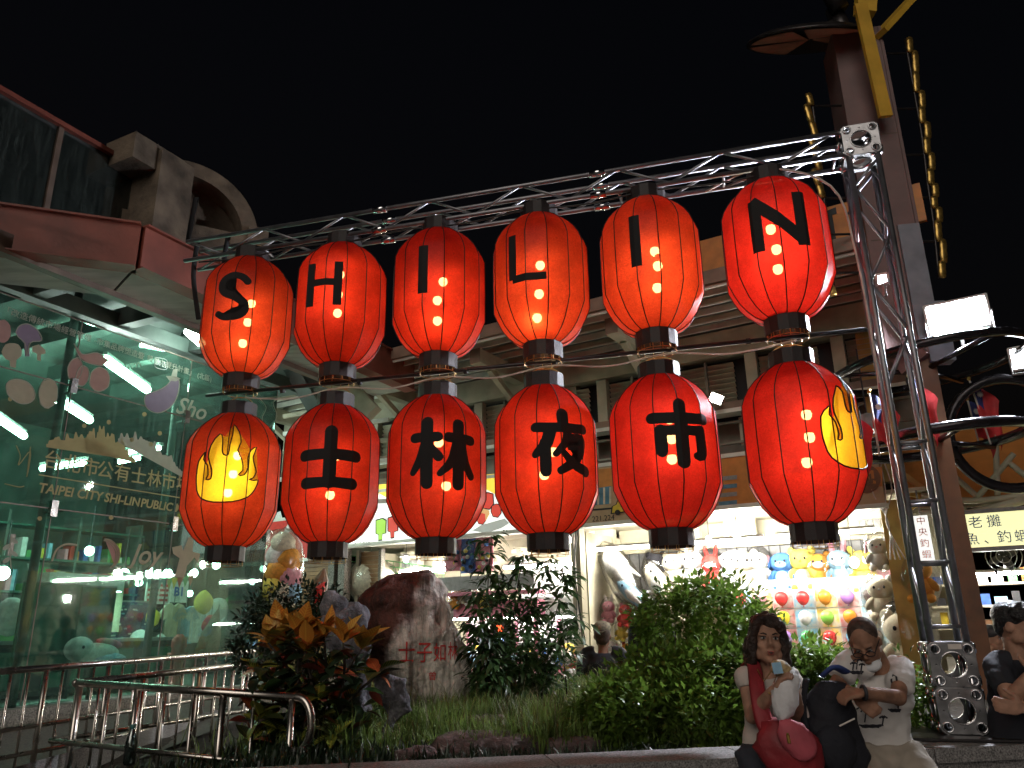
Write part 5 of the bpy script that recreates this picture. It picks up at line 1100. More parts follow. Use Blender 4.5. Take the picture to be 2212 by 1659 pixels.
# ---------------- plush toys: plain stuffed animals
SPH = {}
def sph(mat):
    if mat not in SPH: SPH[mat] = MB().ell((0, 0, 0), (1, 1, 1), 14, 10).mesh('ball', mat, True)
    return SPH[mat]
for n, c in dict(white=(.85, .84, .80), cream=(.80, .72, .55), yellow=(.85, .68, .12), blue=(.08, .24, .62), sky=(.35, .6, .8), pink=(.80, .35, .42), red=(.70, .07, .06), orange=(.85, .36, .05), grey=(.32, .36, .38), teal=(.05, .26, .30), green=(.20, .50, .12), dark=(.03, .03, .04)).items():
    mk('fur_'+n, c, .9, var=.18, scale=25, bump=.5, bscale=140)
def crumple(c, R, M3, seed, mat='bag_plastic', n=16, m=10, amp=.09):
    mb = MB(); 
    for i in range(m+1):
        t = math.pi*i/m
        for k in range(n):
            p = 2*math.pi*k/n; d = V((math.sin(t)*math.cos(p), math.sin(t)*math.sin(p), math.cos(t))); f = 1+amp*mnoise.noise(d*3.3+V((seed, 0, 0)))+amp*.7*mnoise.noise(d*8+V((0, seed, 0)))
            mb.v.append(tuple(c+M3 @ V((d.x*R[0]*f, d.y*R[1]*f, d.z*R[2]*f))))
    mb.f = [(i*n+k, (i+1)*n+k, (i+1)*n+(k+1) % n, i*n+(k+1) % n) for i in range(m) for k in range(n)]
    return mb
def plush(c, size, body, ear, label, ears='round', bag=False, face=None, belly=None, tilt=0, group='stuffed toys in the stalls', wrap_top=True, rz=None):
    """seated stuffed animal: body, head, ears, arms, legs, eyes, nose; its middle at c, about 2*size tall"""
    c = V(c); t = thing('plush_toy', label, 'plush toy', c-UP*size, group); rz = rzS if rz is None else rz
    R = Matrix.Translation(c) @ Matrix.Rotation(rz, 4, 'Z') @ Matrix.Rotation(tilt, 4, 'Y') @ Matrix.Scale(size, 4)
    def part(nm, mat, loc, sc, rx=0, ry=0, par=t):
        return link(nm, sph('fur_'+mat if not mat.startswith('p_') else mat), par, R @ Matrix.Translation(loc) @ Matrix.Rotation(rx, 4, 'X') @ Matrix.Rotation(ry, 4, 'Y') @ Matrix.Diagonal((*sc, 1)))
    part('body', body, (0, 0, -.42), (.56, .46, .58)); h = part('head', body, (0, -.08, .38), (.60, .50, .50))
    if belly: part('belly', belly, (0, -.30, -.42), (.36, .24, .40))
    if face: part('muzzle', face, (0, -.45, .28), (.30, .18, .20), par=h)
    for q in (-1, 1):
        if ears == 'round': part('ear', ear, (.44*q, 0, .80), (.20, .12, .20))
        elif ears == 'long': part('ear', ear, (.28*q, .05, 1.02), (.13, .09, .46), 0, .18*q)
        elif ears == 'point': part('ear', ear, (.42*q, 0, .86), (.14, .08, .26), 0, .4*q)
        elif ears == 'flop': part('ear', ear, (.60*q, .0, .38), (.13, .2, .34), 0, -.25*q)
        part('arm', body, (.52*q, -.18, -.28), (.18, .18, .34), 0, -.6*q); part('foot', body, (.36*q, -.42, -.86), (.22, .30, .2))
        part('eye', 'dark', (.22*q, -.55, .44), (.055, .04, .07), par=h)
    part('nose', 'dark' if face else ear, (0, -.60, .33), (.07, .05, .05), par=h)
    if bag: crumple(c, (size*.92, size*.85, size*1.25), Matrix.Rotation(rz, 3, 'Z'), c.x*3+c.z*7).build('plastic_bag', 'bag_plastic', t, True)
    return t
shelf = thing('plush_shelf', 'long shelf carrying the row of stuffed toys above the balloon board', 'shelf', S(-1.1, 1.0, 2.0))
sbox(MB(), -1.1, 1.25, 2.02, 3.9, .34, .03).build('board', 'p_white', shelf); sbox(MB(), -1.1, 1.55, 2.5, 3.8, .03, .9).build('mesh_back', 'p_grey', shelf)
for k in range(26): sbox(MB(), .7-.145*k, 1.52, 2.5, .008, .01, .9).build('grid_wire', 'p_dark', shelf)
row = [(1418, 'dark', 'dark', 'round', 'small black and white stuffed toy at the left end of the shelf', 'white', 'white'), (1455, 'cream', 'cream', 'round', 'pale yellow round stuffed toy on the shelf', None, None), (1497, 'white', 'white', 'long', 'tall white stuffed toy with long ears on the shelf', None, None), (1538, 'red', 'red', 'long', 'red hooded stuffed toy on the shelf', 'white', None), (1580, 'white', 'cream', 'flop', 'white stuffed toy right of the red hooded one', None, None), (1612, 'cream', 'white', 'round', 'cream stuffed toy above the bush top', None, None), (1640, 'white', 'pink', 'flop', 'white stuffed toy with pink ears left of the blue one', None, None), (1692, 'blue', 'blue', 'flop', 'bright blue stuffed toy with drooping ears on the shelf', 'sky', 'sky'), (1735, 'yellow', 'yellow', 'round', 'yellow stuffed toy right of the bright blue one', None, 'cream'), (1772, 'orange', 'orange', 'round', 'orange stuffed toy on the shelf', 'white', None), (1815, 'sky', 'pink', 'long', 'pale blue stuffed toy with pink ears on the shelf', 'white', None), (1866, 'yellow', 'yellow', 'point', 'bright yellow pointed ear stuffed toy near the right end of the shelf', None, None), (1906, 'pink', 'white', 'round', 'pink stuffed toy at the right end of the shelf', None, None)]
for i, (x, b_, e_, k_, l_, f_, be_) in enumerate(row): plush(onS(x, 1232 if i % 2 else 1228, 1.2), .235+.02*(i % 3), b_, e_, l_, k_, bag=(i in (0, 1, 3, 6, 9, 10)), face=f_, belly=be_)
# stuffed fish and toys hung on the column
def fish(a, b, r, mat, belly, label):
    t = thing('plush_fish', label, 'plush toy', b, 'stuffed fish hung on the column'); d, sx, u = frame(a, b)
    MB().tube([a, a.lerp(b, .12), a.lerp(b, .35), a.lerp(b, .65), a.lerp(b, .88), b], [r*.25, r*.75, r, r*.75, r*.3, r*.1], 14).build('body', 'fur_'+mat, t, True)
    MB().tube([a.lerp(b, .1)-SB*r*.3, a.lerp(b, .4)-SB*r*.45, a.lerp(b, .75)-SB*r*.3], [r*.3, r*.7, r*.3], 12).build('belly', 'fur_'+belly, t, True)
    for q in (-1, 1): MB().tube([b, b+(b-a)*.12+XR*q*r*.9], [r*.15, r*.35], 8, squash=.35).build('tail_fin', 'fur_'+mat, t, True)
    MB().tube([a.lerp(b, .35)+XR*r*.7, a.lerp(b, .55)+XR*r*1.5], [r*.3, r*.08], 8).build('fin', 'fur_'+mat, t, True); MB().ell(a.lerp(b, .14)-SB*r*.75+XR*r*.2, (.016, .016, .02), 8, 6).build('eye', 'fur_dark', t, True)
    crumple((a+b)/2, (r*1.3, r*1.3, (b-a).length*.6), Matrix.Rotation(0, 3, 'Z') @ (V((0, 0, 1)).rotation_difference((a-b).normalized()).to_matrix()), a.x*5, amp=.12).build('plastic_bag', 'bag_plastic', t, True)
fish(onS(1310, 1185, .6), onS(1375, 1300, .6), .17, 'white', 'white', 'biggest white stuffed fish hung beside the column'); fish(onS(1335, 1255, .5), onS(1415, 1330, .5), .10, 'sky', 'white', 'pale blue stuffed fish hung under the big white one'); fish(onS(1400, 1220, .65), onS(1458, 1328, .65), .13, 'cream', 'white', 'cream stuffed fish hung right of the big white one')
hung = [(1270, 1335, 'blue', 'sky', 'flop', 'blue stuffed toy in a bag low on the column', .15), (1316, 1320, 'pink', 'white', 'long', 'pink stuffed toy hung right of the blue one', .13), (1352, 1328, 'red', 'pink', 'round', 'red stuffed toy hung under the pale blue fish', .13), (1380, 1330, 'pink', 'red', 'round', 'pink stuffed toy hung beside the red one', .12), (1408, 1318, 'cream', 'white', 'flop', 'cream stuffed toy hung at the bush edge', .12), (1345, 1362, 'yellow', 'orange', 'round', 'yellow stuffed toy in the lower hung row', .11), (1375, 1372, 'orange', 'yellow', 'point', 'orange stuffed toy in the lower hung row', .11), (1285, 1380, 'red', 'blue', 'round', 'red and blue stuffed toy above the cap', .11), (1320, 1405, 'white', 'pink', 'flop', 'white stuffed toy behind the capped man', .12), (1355, 1410, 'orange', 'red', 'round', 'orange red stuffed toy lowest in the hung cluster', .12), (1395, 1395, 'green', 'yellow', 'round', 'green stuffed toy at the bush edge', .11), (1398, 1440, 'pink', 'orange', 'long', 'pink stuffed toy below the green one', .11)]
for x, y, b_, e_, k_, l_, z_ in hung: plush(onS(x, y, .5+.12*random.random()), z_*1.15, b_, e_, l_, k_, bag=True, tilt=random.uniform(-.4, .4), face='cream' if b_ == 'blue' else None)
# ---------------- balloon board
bb = thing('balloon_board', 'game board of coloured squares holding balloons under the plush shelf', 'game board', S(-2.05, 1.2, 1.0))
bs0 = -1.03; cw = .258; ch = .235
for m_, c_ in dict(cell_yellow=(.75, .50, .08), cell_red=(.55, .16, .16), cell_blue=(.15, .42, .60), cell_white=(.75, .75, .72)).items(): mk(m_, c_, .6, var=.5, scale=14, var_col=(.75, .72, .66))
cc_ = ['cell_blue', 'cell_yellow', 'cell_red', 'cell_blue', 'cell_yellow', 'cell_red', 'cell_blue']
bl_c = [['red', 'pink', 'red', 'red', 'orange', 'purple', 'dark'], ['white', 'red', 'yellow', 'white', 'lime', 'orange', 'white'], ['yellow', 'orange', 'purple', 'green', 'red', 'sky', 'dark']]
for n, c in dict(red=(.75, .05, .05), pink=(.85, .40, .48), orange=(.90, .33, .04), purple=(.42, .22, .62), yellow=(.90, .72, .06), white=(.85, .85, .83), lime=(.30, .68, .10), green=(.12, .55, .2), sky=(.3, .6, .85), dark=(.08, .05, .05)).items(): mk('rubber_'+n, c, .18, var=.06, coat=.4)
rown = ['top', 'middle', 'bottom']; coln = ['first', 'second', 'third', 'fourth', 'fifth', 'sixth', 'seventh']
sbox(MB(), bs0-cw*3, 1.04, 1.55, cw*7.2, .03, 1.1).build('backing', 'p_white', bb)
for i in range(7):
    for j in range(3):
        p = S(bs0-cw*i, 1.02, 1.86-ch*j); MB().box(p, (cw-.012, .012, ch-.012), rzS).build('square', cc_[(i+0*j) % 7], bb)
        c = bl_c[j][i]; q = p-SB*.07; t = thing('balloon', f'{c if c != "lime" else "lime green"} balloon, {coln[i]} in the {rown[j]} row of the game board', 'balloon', q, 'balloons on the game board')
        MB().lathe([(.004, -.088), (.03, -.078), (.062, -.045), (.08, 0), (.078, .035), (.06, .066), (.03, .084), (.004, .088)], 16, q, sy=.8).build('balloon', 'rubber_'+c, t, True); MB().lathe([(.012, -.104), (.004, -.090), (.004, -.086)], 8, q).build('knot', 'rubber_'+c, t, True)
for i in (.5, 3.5): sbox(MB(), bs0-cw*(i), 1.005, 1.55, .014, .03, 1.08).build('divider', 'p_white', bb)
# big bagged toys at the right end
plush(at_y(1905, 1290, 9.0), .24, 'cream', 'white', 'cream stuffed toy in a bag under the lower right lantern end', 'round', True); plush(onS(1898, 1195, .3), .19, 'white', 'pink', 'white stuffed toy in a bag hung at the yellow column', 'flop', True); plush(onS(1985, 1250, .1), .24, 'orange', 'cream', 'orange brown stuffed toy bagged behind the truss ladder', 'round', True); plush(onS(1960, 1390, .2), .36, 'cream', 'cream', 'huge cream stuffed toy in a bag behind the man in the printed shirt', 'round', True); plush(onS(1968, 1318, .25), .22, 'grey', 'cream', 'grey stuffed toy in a bag behind the truss ladder', 'round', True)
# ---------------- left stalls: claw machines, nets of toys, yellow bag
def machine(s, off, label, frame_m):
    t = thing('claw_machine', label, 'claw machine', S(s, off, 0), 'claw machines'); w, d, h = .78, .75, 1.95
    sbox(MB(), s, off, .45, w, d, .9).build('cabinet', frame_m, t); sbox(MB(), s, off, h-.12, w, d, .24).build('header', frame_m, t); sbox(MB(), s, off+d/2-.02, 1.3, w-.05, .03, .9).build('back_panel', 'p_white', t)
    for a in (-1, 1):
        for b in (-1, 1): sbox(MB(), s+a*(w/2-.025), off+b*(d/2-.025), 1.3, .05, .05, .9).build('corner_post', frame_m, t)
    sbox(MB(), s, off-d/2+.02, 1.3, w-.1, .008, .85).build('window', 'bag_plastic', t); MB().tube([S(s+.3, off-.2, 1.7), S(s-.3, off-.2, 1.7)], .014, 6).build('lamp', 'stall_tube', t)
    r_ = random.Random(int(s*10))
    for k in range(22): link('prize', sph('fur_'+r_.choice(['pink', 'white', 'yellow', 'blue', 'red', 'sky', 'cream'])), t, Matrix.Translation(S(s+r_.uniform(-.3, .3), off+r_.uniform(-.3, .25), .98+r_.uniform(0, .28))) @ Matrix.Scale(r_.uniform(.06, .1), 4))
    sbox(MB(), s-.18, off-d/2-.03, .86, .16, .08, .14).build('control_box', 'p_dark', t); MB().tube([S(s+.1, off-d/2-.05, .92), S(s+.1, off-d/2-.05, 1.02)], .012, 6).build('joystick', 'p_red', t)
    return t
machine(2.15, .9, 'pink claw machine behind the tall loose shrub', 'pink_paint'); machine(3.05, .9, 'pink claw machine behind the right edge of the inscribed rock', 'pink_paint'); machine(1.25, .95, 'white claw machine left of the column with hanging cables', 'p_white')
pp = thing('payment_panel', 'dark panel with red digits and a round blue ring light', 'panel', onS(1083, 1420, .3)); c = onS(1083, 1385, .35)
MB().box(c, (.22, .08, .62), rzS).build('post', 'p_dark', pp); link('digits', setmat(text_mesh('00', .12, .004, offset=.003), mk_emit('led_red', (1, .1, .03), 4)), pp, basis(c-SB*.045+UP*.17, XR, UP)); MB().tube([c-SB*.045+XR*.055*math.cos(k*.524)+UP*.055*math.sin(k*.524) for k in range(12)], .012, 6, True).build('ring_light', mk_emit('led_blue', (.4, .6, 1), 6), pp, True)
wp = thing('white_partition', 'bright white partition panel beside the column with hanging cables', 'panel', S(1.6, 1.5, 0)); sbox(MB(), 1.75, 1.55, 1.4, 1.7, .04, 2.6).build('panel', 'p_white', wp); sbox(MB(), 1.75, 1.52, 2.0, 1.7, .02, .03).build('rail', 'p_grey', wp)
for i, (x, y, m) in enumerate(((975, 1196, 'p_pink'), (1010, 1200, 'p_blue'), (1042, 1196, 'p_pink'))):
    c = onS(x, y, .25); t = thing('toy_bag', ['pink edged bag of small toys hung left under the sign', 'blue edged bag of small toys hung in the middle under the sign', 'pink edged bag of small toys hung right under the sign'][i], 'toy bag', c-UP*.25, 'bags of small toys hung under the sign')
    MB().box(c+SB*.06, (.30, .02, .50), rzS).build('backing', m, t); crumple(c, (.15, .07, .25), Matrix.Rotation(rzS, 3, 'Z'), i*9).build('bag', 'bag_plastic', t, True); r_ = random.Random(i)
    for k in range(18): link('small_toy', sph('fur_'+r_.choice(['white', 'yellow', 'blue', 'teal', 'pink', 'dark'])), t, Matrix.Translation(c+XR*r_.uniform(-.11, .11)+UP*r_.uniform(-.2, .2)) @ Matrix.Scale(r_.uniform(.022, .038), 4))
yb = thing('yellow_bag', 'big clear bag of pale yellow toys above the left shoulder of the inscribed rock', 'toy bag', onS(800, 1290, .5)); c = onS(800, 1255, .5)
crumple(c, (.42, .3, .34), Matrix.Identity(3), 4, 'fur_yellow', amp=.12).build('contents', 'fur_cream', yb, True); crumple(c, (.46, .34, .38), Matrix.Identity(3), 6, amp=.14).build('bag', 'bag_plastic', yb, True)
rk2 = thing('wire_rack', 'green wire rack hung with small goods above the inscribed rock', 'rack', onS(880, 1235, .7))
for k in range(3): MB().tube([onS(755, 1200+k*12, .7), onS(960, 1228+k*12, .7)], .008, 5).build('wire', 'p_green', rk2)
for k in range(16): MB().tube([onS(755+k*13.5, 1200+k*1.8, .7), onS(755+k*13.5, 1226+k*1.8, .7)], .004, 4).build('wire', 'p_green', rk2)
aw = thing('pink_shelf_front', 'pink edged shelf with fringe right of the inscribed rock', 'shelf', S(3.0, .45, 2.0)); sbox(MB(), 2.75, .45, 2.05, 2.2, .3, .05).build('board', 'pink_paint', aw); sbox(MB(), 2.75, .3, 2.2, 2.2, .02, .2).build('fringe', 'p_grey', aw)
for i, (x, m) in enumerate(((1000, 'cream'), (1018, 'white'), (1050, 'yellow'), (985, 'orange'))): plush(onS(x, 1285+4*i, .5), .13, m, 'pink', ['cream', 'white', 'yellow', 'orange'][i]+' stuffed toy under the pink shelf right of the inscribed rock', 'round', True)
pk = thing('pink_sack', 'pink wrapped sack lying low behind the tall loose shrub', 'toy bag', onS(1170, 1475, .1)); crumple(onS(1165, 1462, .1), (.35, .22, .14), Matrix.Rotation(.4, 3, 'Y'), 12, amp=.15).build('sack', 'fur_pink', pk, True); crumple(onS(1165, 1462, .1), (.4, .26, .17), Matrix.Rotation(.4, 3, 'Y'), 14, amp=.2).build('wrap', 'bag_plastic', pk, True)
# bagged balls and folded banner at the glass corner
tb_ = thing('toy_bag', 'tall twisted bag of orange yellow and violet toys at the glass corner', 'toy bag', at_y(610, 1300, 10.6)); 
for x, y, rr, m in ((612, 1175, .17, 'cream'), (600, 1200, .16, 'white'), (622, 1210, .17, 'orange'), (604, 1235, .18, 'orange'), (594, 1270, .18, 'yellow'), (624, 1248, .16, 'pink'), (612, 1285, .19, 'cream'), (628, 1280, .15, 'sky')): crumple(at_y(x, y, 10.7), (rr, rr, rr), Matrix.Identity(3), x, amp=.2).build('toy_ball', 'fur_'+m, tb_, True)
crumple(at_y(608, 1228, 10.6), (.30, .3, .55), Matrix.Identity(3), 2, amp=.12).build('bag', 'bag_plastic', tb_, True)
fb = thing('folded_parasol', 'dark red and violet folded parasol tip in front of the lit shutter', 'parasol', at_y(690, 1310, 9.0)); a = at_y(678, 1320, 9.0); b = at_y(700, 1228, 9.0)
MB().tube([a, a.lerp(b, .3), a.lerp(b, .75), b], [.07, .11, .08, .012], 9).build('canopy', 'p_brown', fb); MB().tube([a+XR*.06, a.lerp(b, .5)+XR*.07-SB*.06, b-UP*.12+XR*.03], [.05, .06, .012], 7).build('fold', 'p_red', fb); MB().tube([a-UP*1.0, b], .015, 6).build('pole', 'p_dark', fb)
# ---------------- right hand stall
rs = thing('bait_stall_sign', 'lit pale yellow sign with two rows of blue characters at the right edge', 'sign', S(-4.6, -.1, 2.2))
off = -.1; p0 = onS(2066, 1114, off); p1 = onS(2066, 1186, off); s0_ = s_of(p0); zt_, zb_ = p0.z, p1.z
sbox(MB(), s0_-1.0, off, (zt_+zb_)/2, 2.0, .1, zt_-zb_).build('face', 'lit_cream', rs)
for z in (zt_+.02, zb_-.02): sbox(MB(), s0_-1.0, off, z, 2.04, .14, .04).build('frame', 'p_grey', rs)
h_ = (zt_-zb_)
for s_, x, y in (('老', 2107, 1130), ('攤', 2147, 1127), ('魚', 2100, 1166), ('、', 2140, 1164), ('釣', 2170, 1161), ('蝦', 2208, 1159)): link('character', setmat(text_mesh(s_, h_*.39, .004), 'p_blue'), rs, basis(onS(x, y, off-.056), XR, UP))
tp = thing('orange_tarp', 'orange canvas awning behind the ring sculpture', 'awning', onS(2120, 980, .9)); mb = MB(); n = 16
for j in range(7):
    for i in range(n+1):
        p = S(-3.1-3.2*i/n, .2+1.4*j/6, 2.75+1.15*j/6); mb.v.append(tuple(p+UP*(.05*math.sin(i*1.7)*math.sin(j*.5)+.03*mnoise.noise(p*2))))
mb.f = [(j*(n+1)+i, j*(n+1)+i+1, (j+1)*(n+1)+i+1, (j+1)*(n+1)+i) for j in range(6) for i in range(n)]; mb.build('canvas', 'tarp', tp, True); sbox(MB(), -4.7, .2, 2.74, 3.2, .04, .04).build('edge_pipe', 'olive', tp)
at_ = thing('arched_truss', 'olive steel arched truss above the yellow sign', 'truss', S(-4.5, 0, 2.7)); of_ = .05
def ar(pts, r=.045): MB().tube(smooth_line([onS(x, y, of_) for x, y in pts], 4), r, 8).build('chord', 'yellow_post' if False else 'olive', at_, True)
ar([(1990, 1108), (2080, 1112), (2212, 1080)]); ar([(1990, 1070), (2100, 1082), (2230, 1068)], .035); ar([(2030, 1145), (2120, 1130), (2180, 1095), (2230, 1050)], .04)
for a_, b_ in (((2040, 1010), (2110, 1072)), ((2110, 1076), (2190, 980)), ((2180, 1000), (2230, 1040)), ((2150, 930), (2155, 1070)), ((2035, 1060), (2085, 1105))): ar([a_, ((a_[0]+b_[0])/2, (a_[1]+b_[1])/2), b_], .03)
for a_, b_ in (((1945, 1020), (2000, 1060)), ((1950, 1110), (2000, 1070)), ((1935, 1060), (2010, 1075))): MB().beam(onS(*a_, .1), onS(*b_, .1), .06, .06).build('brace', 'yellow_post', at_)
st_tubes = [((2106, 1241), (2150, 1240), 'left tube lamp under the yellow sign'), ((2156, 1238), (2235, 1236), 'right tube lamp under the yellow sign')]
for a_, b_, l_ in st_tubes:
    a = onS(*a_, .8); b = onS(*b_, .8); t = thing('tube_light', l_, 'lamp', (a+b)/2, 'tube lights over the stalls'); MB().tube([a, b], .018, 8).build('tube', 'stall_tube', t, True); MB().beam(a+UP*.03, b+UP*.03, .05, .03).build('fitting', 'p_white', t)
fn = thing('wall_fan', 'grey wire cage fan under the yellow sign', 'fan', onS(2168, 1200, .6)); c = onS(2168, 1202, .6)
for rr in (.17, .12, .07): MB().tube([c+XR*rr*math.cos(k*.393)+UP*rr*math.sin(k*.393)-SB*(.06-.2*rr) for k in range(16)], .005, 5, True).build('cage_ring', 'p_grey', fn, True)
for k in range(4): MB().ell(c+XR*.08*math.cos(k*1.57+.4)+UP*.08*math.sin(k*1.57+.4), (.075, .012, .04), 10, 6, Matrix.Rotation(rzS, 3, 'Z') @ Matrix.Rotation(-k*1.57-.4, 3, 'Y')).build('blade', 'p_dark', fn, True)
MB().lathe([(.03, 0), (.03, .02)], 12, c).build('hub', 'p_dark', fn); MB().beam(c+SB*.03, c+SB*.4-UP*.1, .03, .03).build('arm', 'p_grey', fn)
gs = thing('goods_shelf', 'shelves of boxed goods under the yellow sign at the right edge', 'shelf', S(-4.6, 1.3, 0))
for k in range(5):
    z = 1.0+.24*k; sbox(MB(), -4.3, 1.3, z, 2.2, .35, .025).build('board', 'p_cream', gs); r_ = random.Random(k)
    for q in range(14):
        hh = r_.uniform(.06, .17); sbox(MB(), -3.3-.15*q, 1.25+r_.uniform(-.05, .05), z+.014+hh/2, r_.uniform(.07, .13), .16, hh).build('boxed_goods', r_.choice(cols+['p_brown', 'p_dark', 'p_green']), gs)
ms = thing('hanging_sign', 'small white hanging sign with red characters behind the truss ladder', 'sign', onS(1998, 1160, -.2)); c = onS(1996, 1162, -.2); MB().box(c, (.13, .04, .46), rzS).build('face', 'lit_white', ms)
for k, ch_ in enumerate('中央釣蝦'): link('character', setmat(text_mesh(ch_, .09, .003), 'p_red'), ms, basis(c+UP*(.17-.115*k)-SB*.028, XR, UP))
MB().tube([c+UP*.25, c+UP*.5], .01, 5).build('hanger', 'p_grey', ms)
# ================================================================ tall sign tower with rings, flags and floodlights
mk('mauve', (.20, .125, .12), .55, var=.18, scale=3, bump=.05, bscale=20)
mk('tower_post', (.15, .062, .022), .5, var=.3, scale=4)
mk('gold_trim', (.55, .36, .10), .3, metal=.8, var=.3, scale=12)
mk('painted_glow_bar', (.75, .45, .05), .45, var=.15, scale=4)  # yellow paint stands in for warm light falling on the tower bars
mk('ring_black', (.03, .027, .03), .22, metal=.5, var=.2)
mk('salmon', (.62, .30, .20), .6, var=.12)
mk('slab_grey', (.22, .25, .30), .5, var=.15)
mk_emit('flood', (.86, .90, 1.0), 1500); mk_emit('flood_small', (.9, .95, 1.0), 120)
TY = 7.0; pb_ = at_y(2128, 1530, TY); pt_ = at_y(1985, 740, TY); PX = pt_.x-.01
tw = thing('sign_tower', 'tall mauve steel sign tower on a slim post with black rings and gold edge trims', 'tower', (PX, TY, .86))
MB().box((PX, TY, 2.45), (.2, .2, 3.2), rad(-18)).build('post', 'tower_post', tw); MB().box((PX, TY, .9), (.4, .4, .06), rad(-18)).build('foot', 'dark_pipe', tw)
colr = rad(-10); cz0, cz1 = 4.0, 7.75; cx = (at_y(1819, 265, TY).x+at_y(1940, 265, TY).x)/2
MB().box((cx, TY+.1, (cz0+cz1)/2), (.50, .46, cz1-cz0), colr).build('shaft', 'mauve', tw)
for z in (5.2, 6.4): MB().box((cx, TY+.1, z), (.504, .464, .012), colr).build('seam', 'brown_steel', tw)
for dx in (-.235, .235): MB().box(V((cx, TY+.1, (cz0+cz1)/2))+Matrix.Rotation(colr, 3, 'Z') @ V((dx, -.236, 0)), (.03, .012, cz1-cz0-.02), colr).build('edge_strip', 'mauve', tw)
MB().beam((PX, TY, 3.9), (cx, TY+.1, 4.15), .3, .3).build('neck', 'mauve', tw)
MB().beam(at_y(1858, 10, TY-.45), at_y(1913, 252, TY-.32), .13, .05).build('painted_glow_bar', 'painted_glow_bar', tw)
MB().beam(at_y(1882, 92, TY-.1), at_y(1985, -20, TY+.2), .42, .06).build('painted_glow_plank', 'painted_glow_bar', tw)
MB().beam(at_y(1868, 30, TY-.3), at_y(1872, -30, TY-.3), .2, .12).build('painted_glow_cap', 'painted_glow_bar', tw)
MB().tube([at_y(1800, 20, TY), at_y(1835, 95, TY)], .09, 10).build('collar_arm', 'dark_pipe', tw, True); MB().tube([at_y(1790, -20, TY-.1), at_y(1815, 20, TY-.1)], .1, 10).build('collar_arm', 'dark_pipe', tw, True)
MB().box(at_y(1984, 610, TY-.16), (.2, .05, 1.25), colr).build('grey_slab', 'slab_grey', tw); MB().box(at_y(2020, 720, TY-.1), (.22, .16, .6), colr).build('grey_block', 'slab_grey', tw)
# wide shallow hood at the top
hc = at_y(1748, 80, TY+.15); HT = Matrix.Translation(hc) @ Matrix.Rotation(rad(29), 4, 'X') @ Matrix.Translation(-hc); hood = thing('lamp_hood', 'wide dark hood with salmon perforated underside at the tower top', 'hood', hc)
MB().lathe([(.02, .05), (.56, .03), (.67, -.02), (.68, -.05), (.65, -.045), (.02, -.01)], 32, hc).build('shell', 'dark_pipe', hood, True).matrix_basis = HT
for k in range(4):
    a0 = math.pi*.5+k*math.pi*.42; mb = MB(); n = 8
    mb.add([hc+V((0, 0, -.028))]+[hc+V(((.63)*math.cos(a0+i*.36*math.pi/n+.06), (.63)*math.sin(a0+i*.36*math.pi/n+.06), -.055)) for i in range(n+1)], [(0, i+1, i+2) for i in range(n)]); mb.build('panel', 'salmon', hood).matrix_basis = HT
MB().tube([hc+V((.0, 0, 0)), V((cx-.2, TY, hc.z+.05))], .05, 8).build('arm', 'dark_pipe', hood, True)
SCA = MB().lathe([(.018, -.17), (.034, -.15), (.040, -.06), (.036, .0), (.040, .07), (.034, .15), (.018, .17)], 12, sy=.5).mesh('scallop', 'gold_trim', True)
# wavy gold trims
for side, pts in (('left', [(1752, 205), (1765, 300), (1776, 400), (1786, 480), (1794, 560), (1804, 640)]), ('right', [(1955, 85), (1975, 200), (1992, 300), (2004, 400), (2016, 480), (2028, 600)])):
    t = thing('gold_trim', f'scalloped gold metal trim along the {side} side of the tower', 'trim', at_y(*pts[-1], TY), 'gold trims of the tower'); P = smooth_line([at_y(*p, TY) for p in pts], 3)
    MB().tube(P, .016, 6).build('rail', 'dark_pipe', t, True); sg = 1 if side == 'right' else -1
    for k in range(0, len(P)-1):
        p = P[k]; q = P[k+1]; m = (p+q)/2+V((sg*.05, 0, 0)); w = .05+.02*math.sin(k*2.1)
        link('scallop', SCA, t, Matrix.Translation(m+V((-sg*.02+sg*.03*(k % 2), -.02, 0))) @ Matrix.Rotation(sg*.12, 4, 'Y') @ Matrix.Diagonal((1, 1, (q-p).length/.30, 1)))
        if k % 3 == 1: MB().tube([p, V((cx+sg*.24, TY, p.z))], .012, 6).build('rung', 'dark_pipe', t)
# rings
rg = thing('ring_sculpture', 'black tubular rings around the tower post', 'sculpture', (PX, TY, 3.1))
def ring(c, R, r, tilt, yaw, nm, a0=0, a1=2*math.pi):
    M_ = Matrix.Rotation(yaw, 3, 'Z') @ Matrix.Rotation(tilt, 3, 'Y'); n = 48; full = a1-a0 > 6.2
    pts = [V(c)+M_ @ V((R*math.cos(a0+(a1-a0)*k/n), R*math.sin(a0+(a1-a0)*k/n), 0)) for k in range(n if full else n+1)]; MB().tube(pts, r, 12, full).build(nm, 'ring_black', rg, True)
rc = at_y(2024, 955, TY); ring(rc, .735, .048, rad(-4), 0, 'lower_ring')
for a in (0, 120, 240): MB().tube([(PX, TY, rc.z), rc+V((.72*math.cos(rad(a+20)), .72*math.sin(rad(a+20)), 0))], .028, 8).build('spoke', 'ring_black', rg, True)
uc = at_y(2000, 790, TY); ring(uc, .86, .04, rad(-6), 0, 'upper_ring'); 
for a in (40, 160, 280): MB().tube([(PX, TY, uc.z-.05), uc+V((.84*math.cos(rad(a)), .84*math.sin(rad(a)), 0))], .025, 8).build('spoke', 'ring_black', rg, True)
vc = at_y(2180, 935, TY+.1); ring(vc, .52, .05, rad(82), rad(78), 'upright_ring')
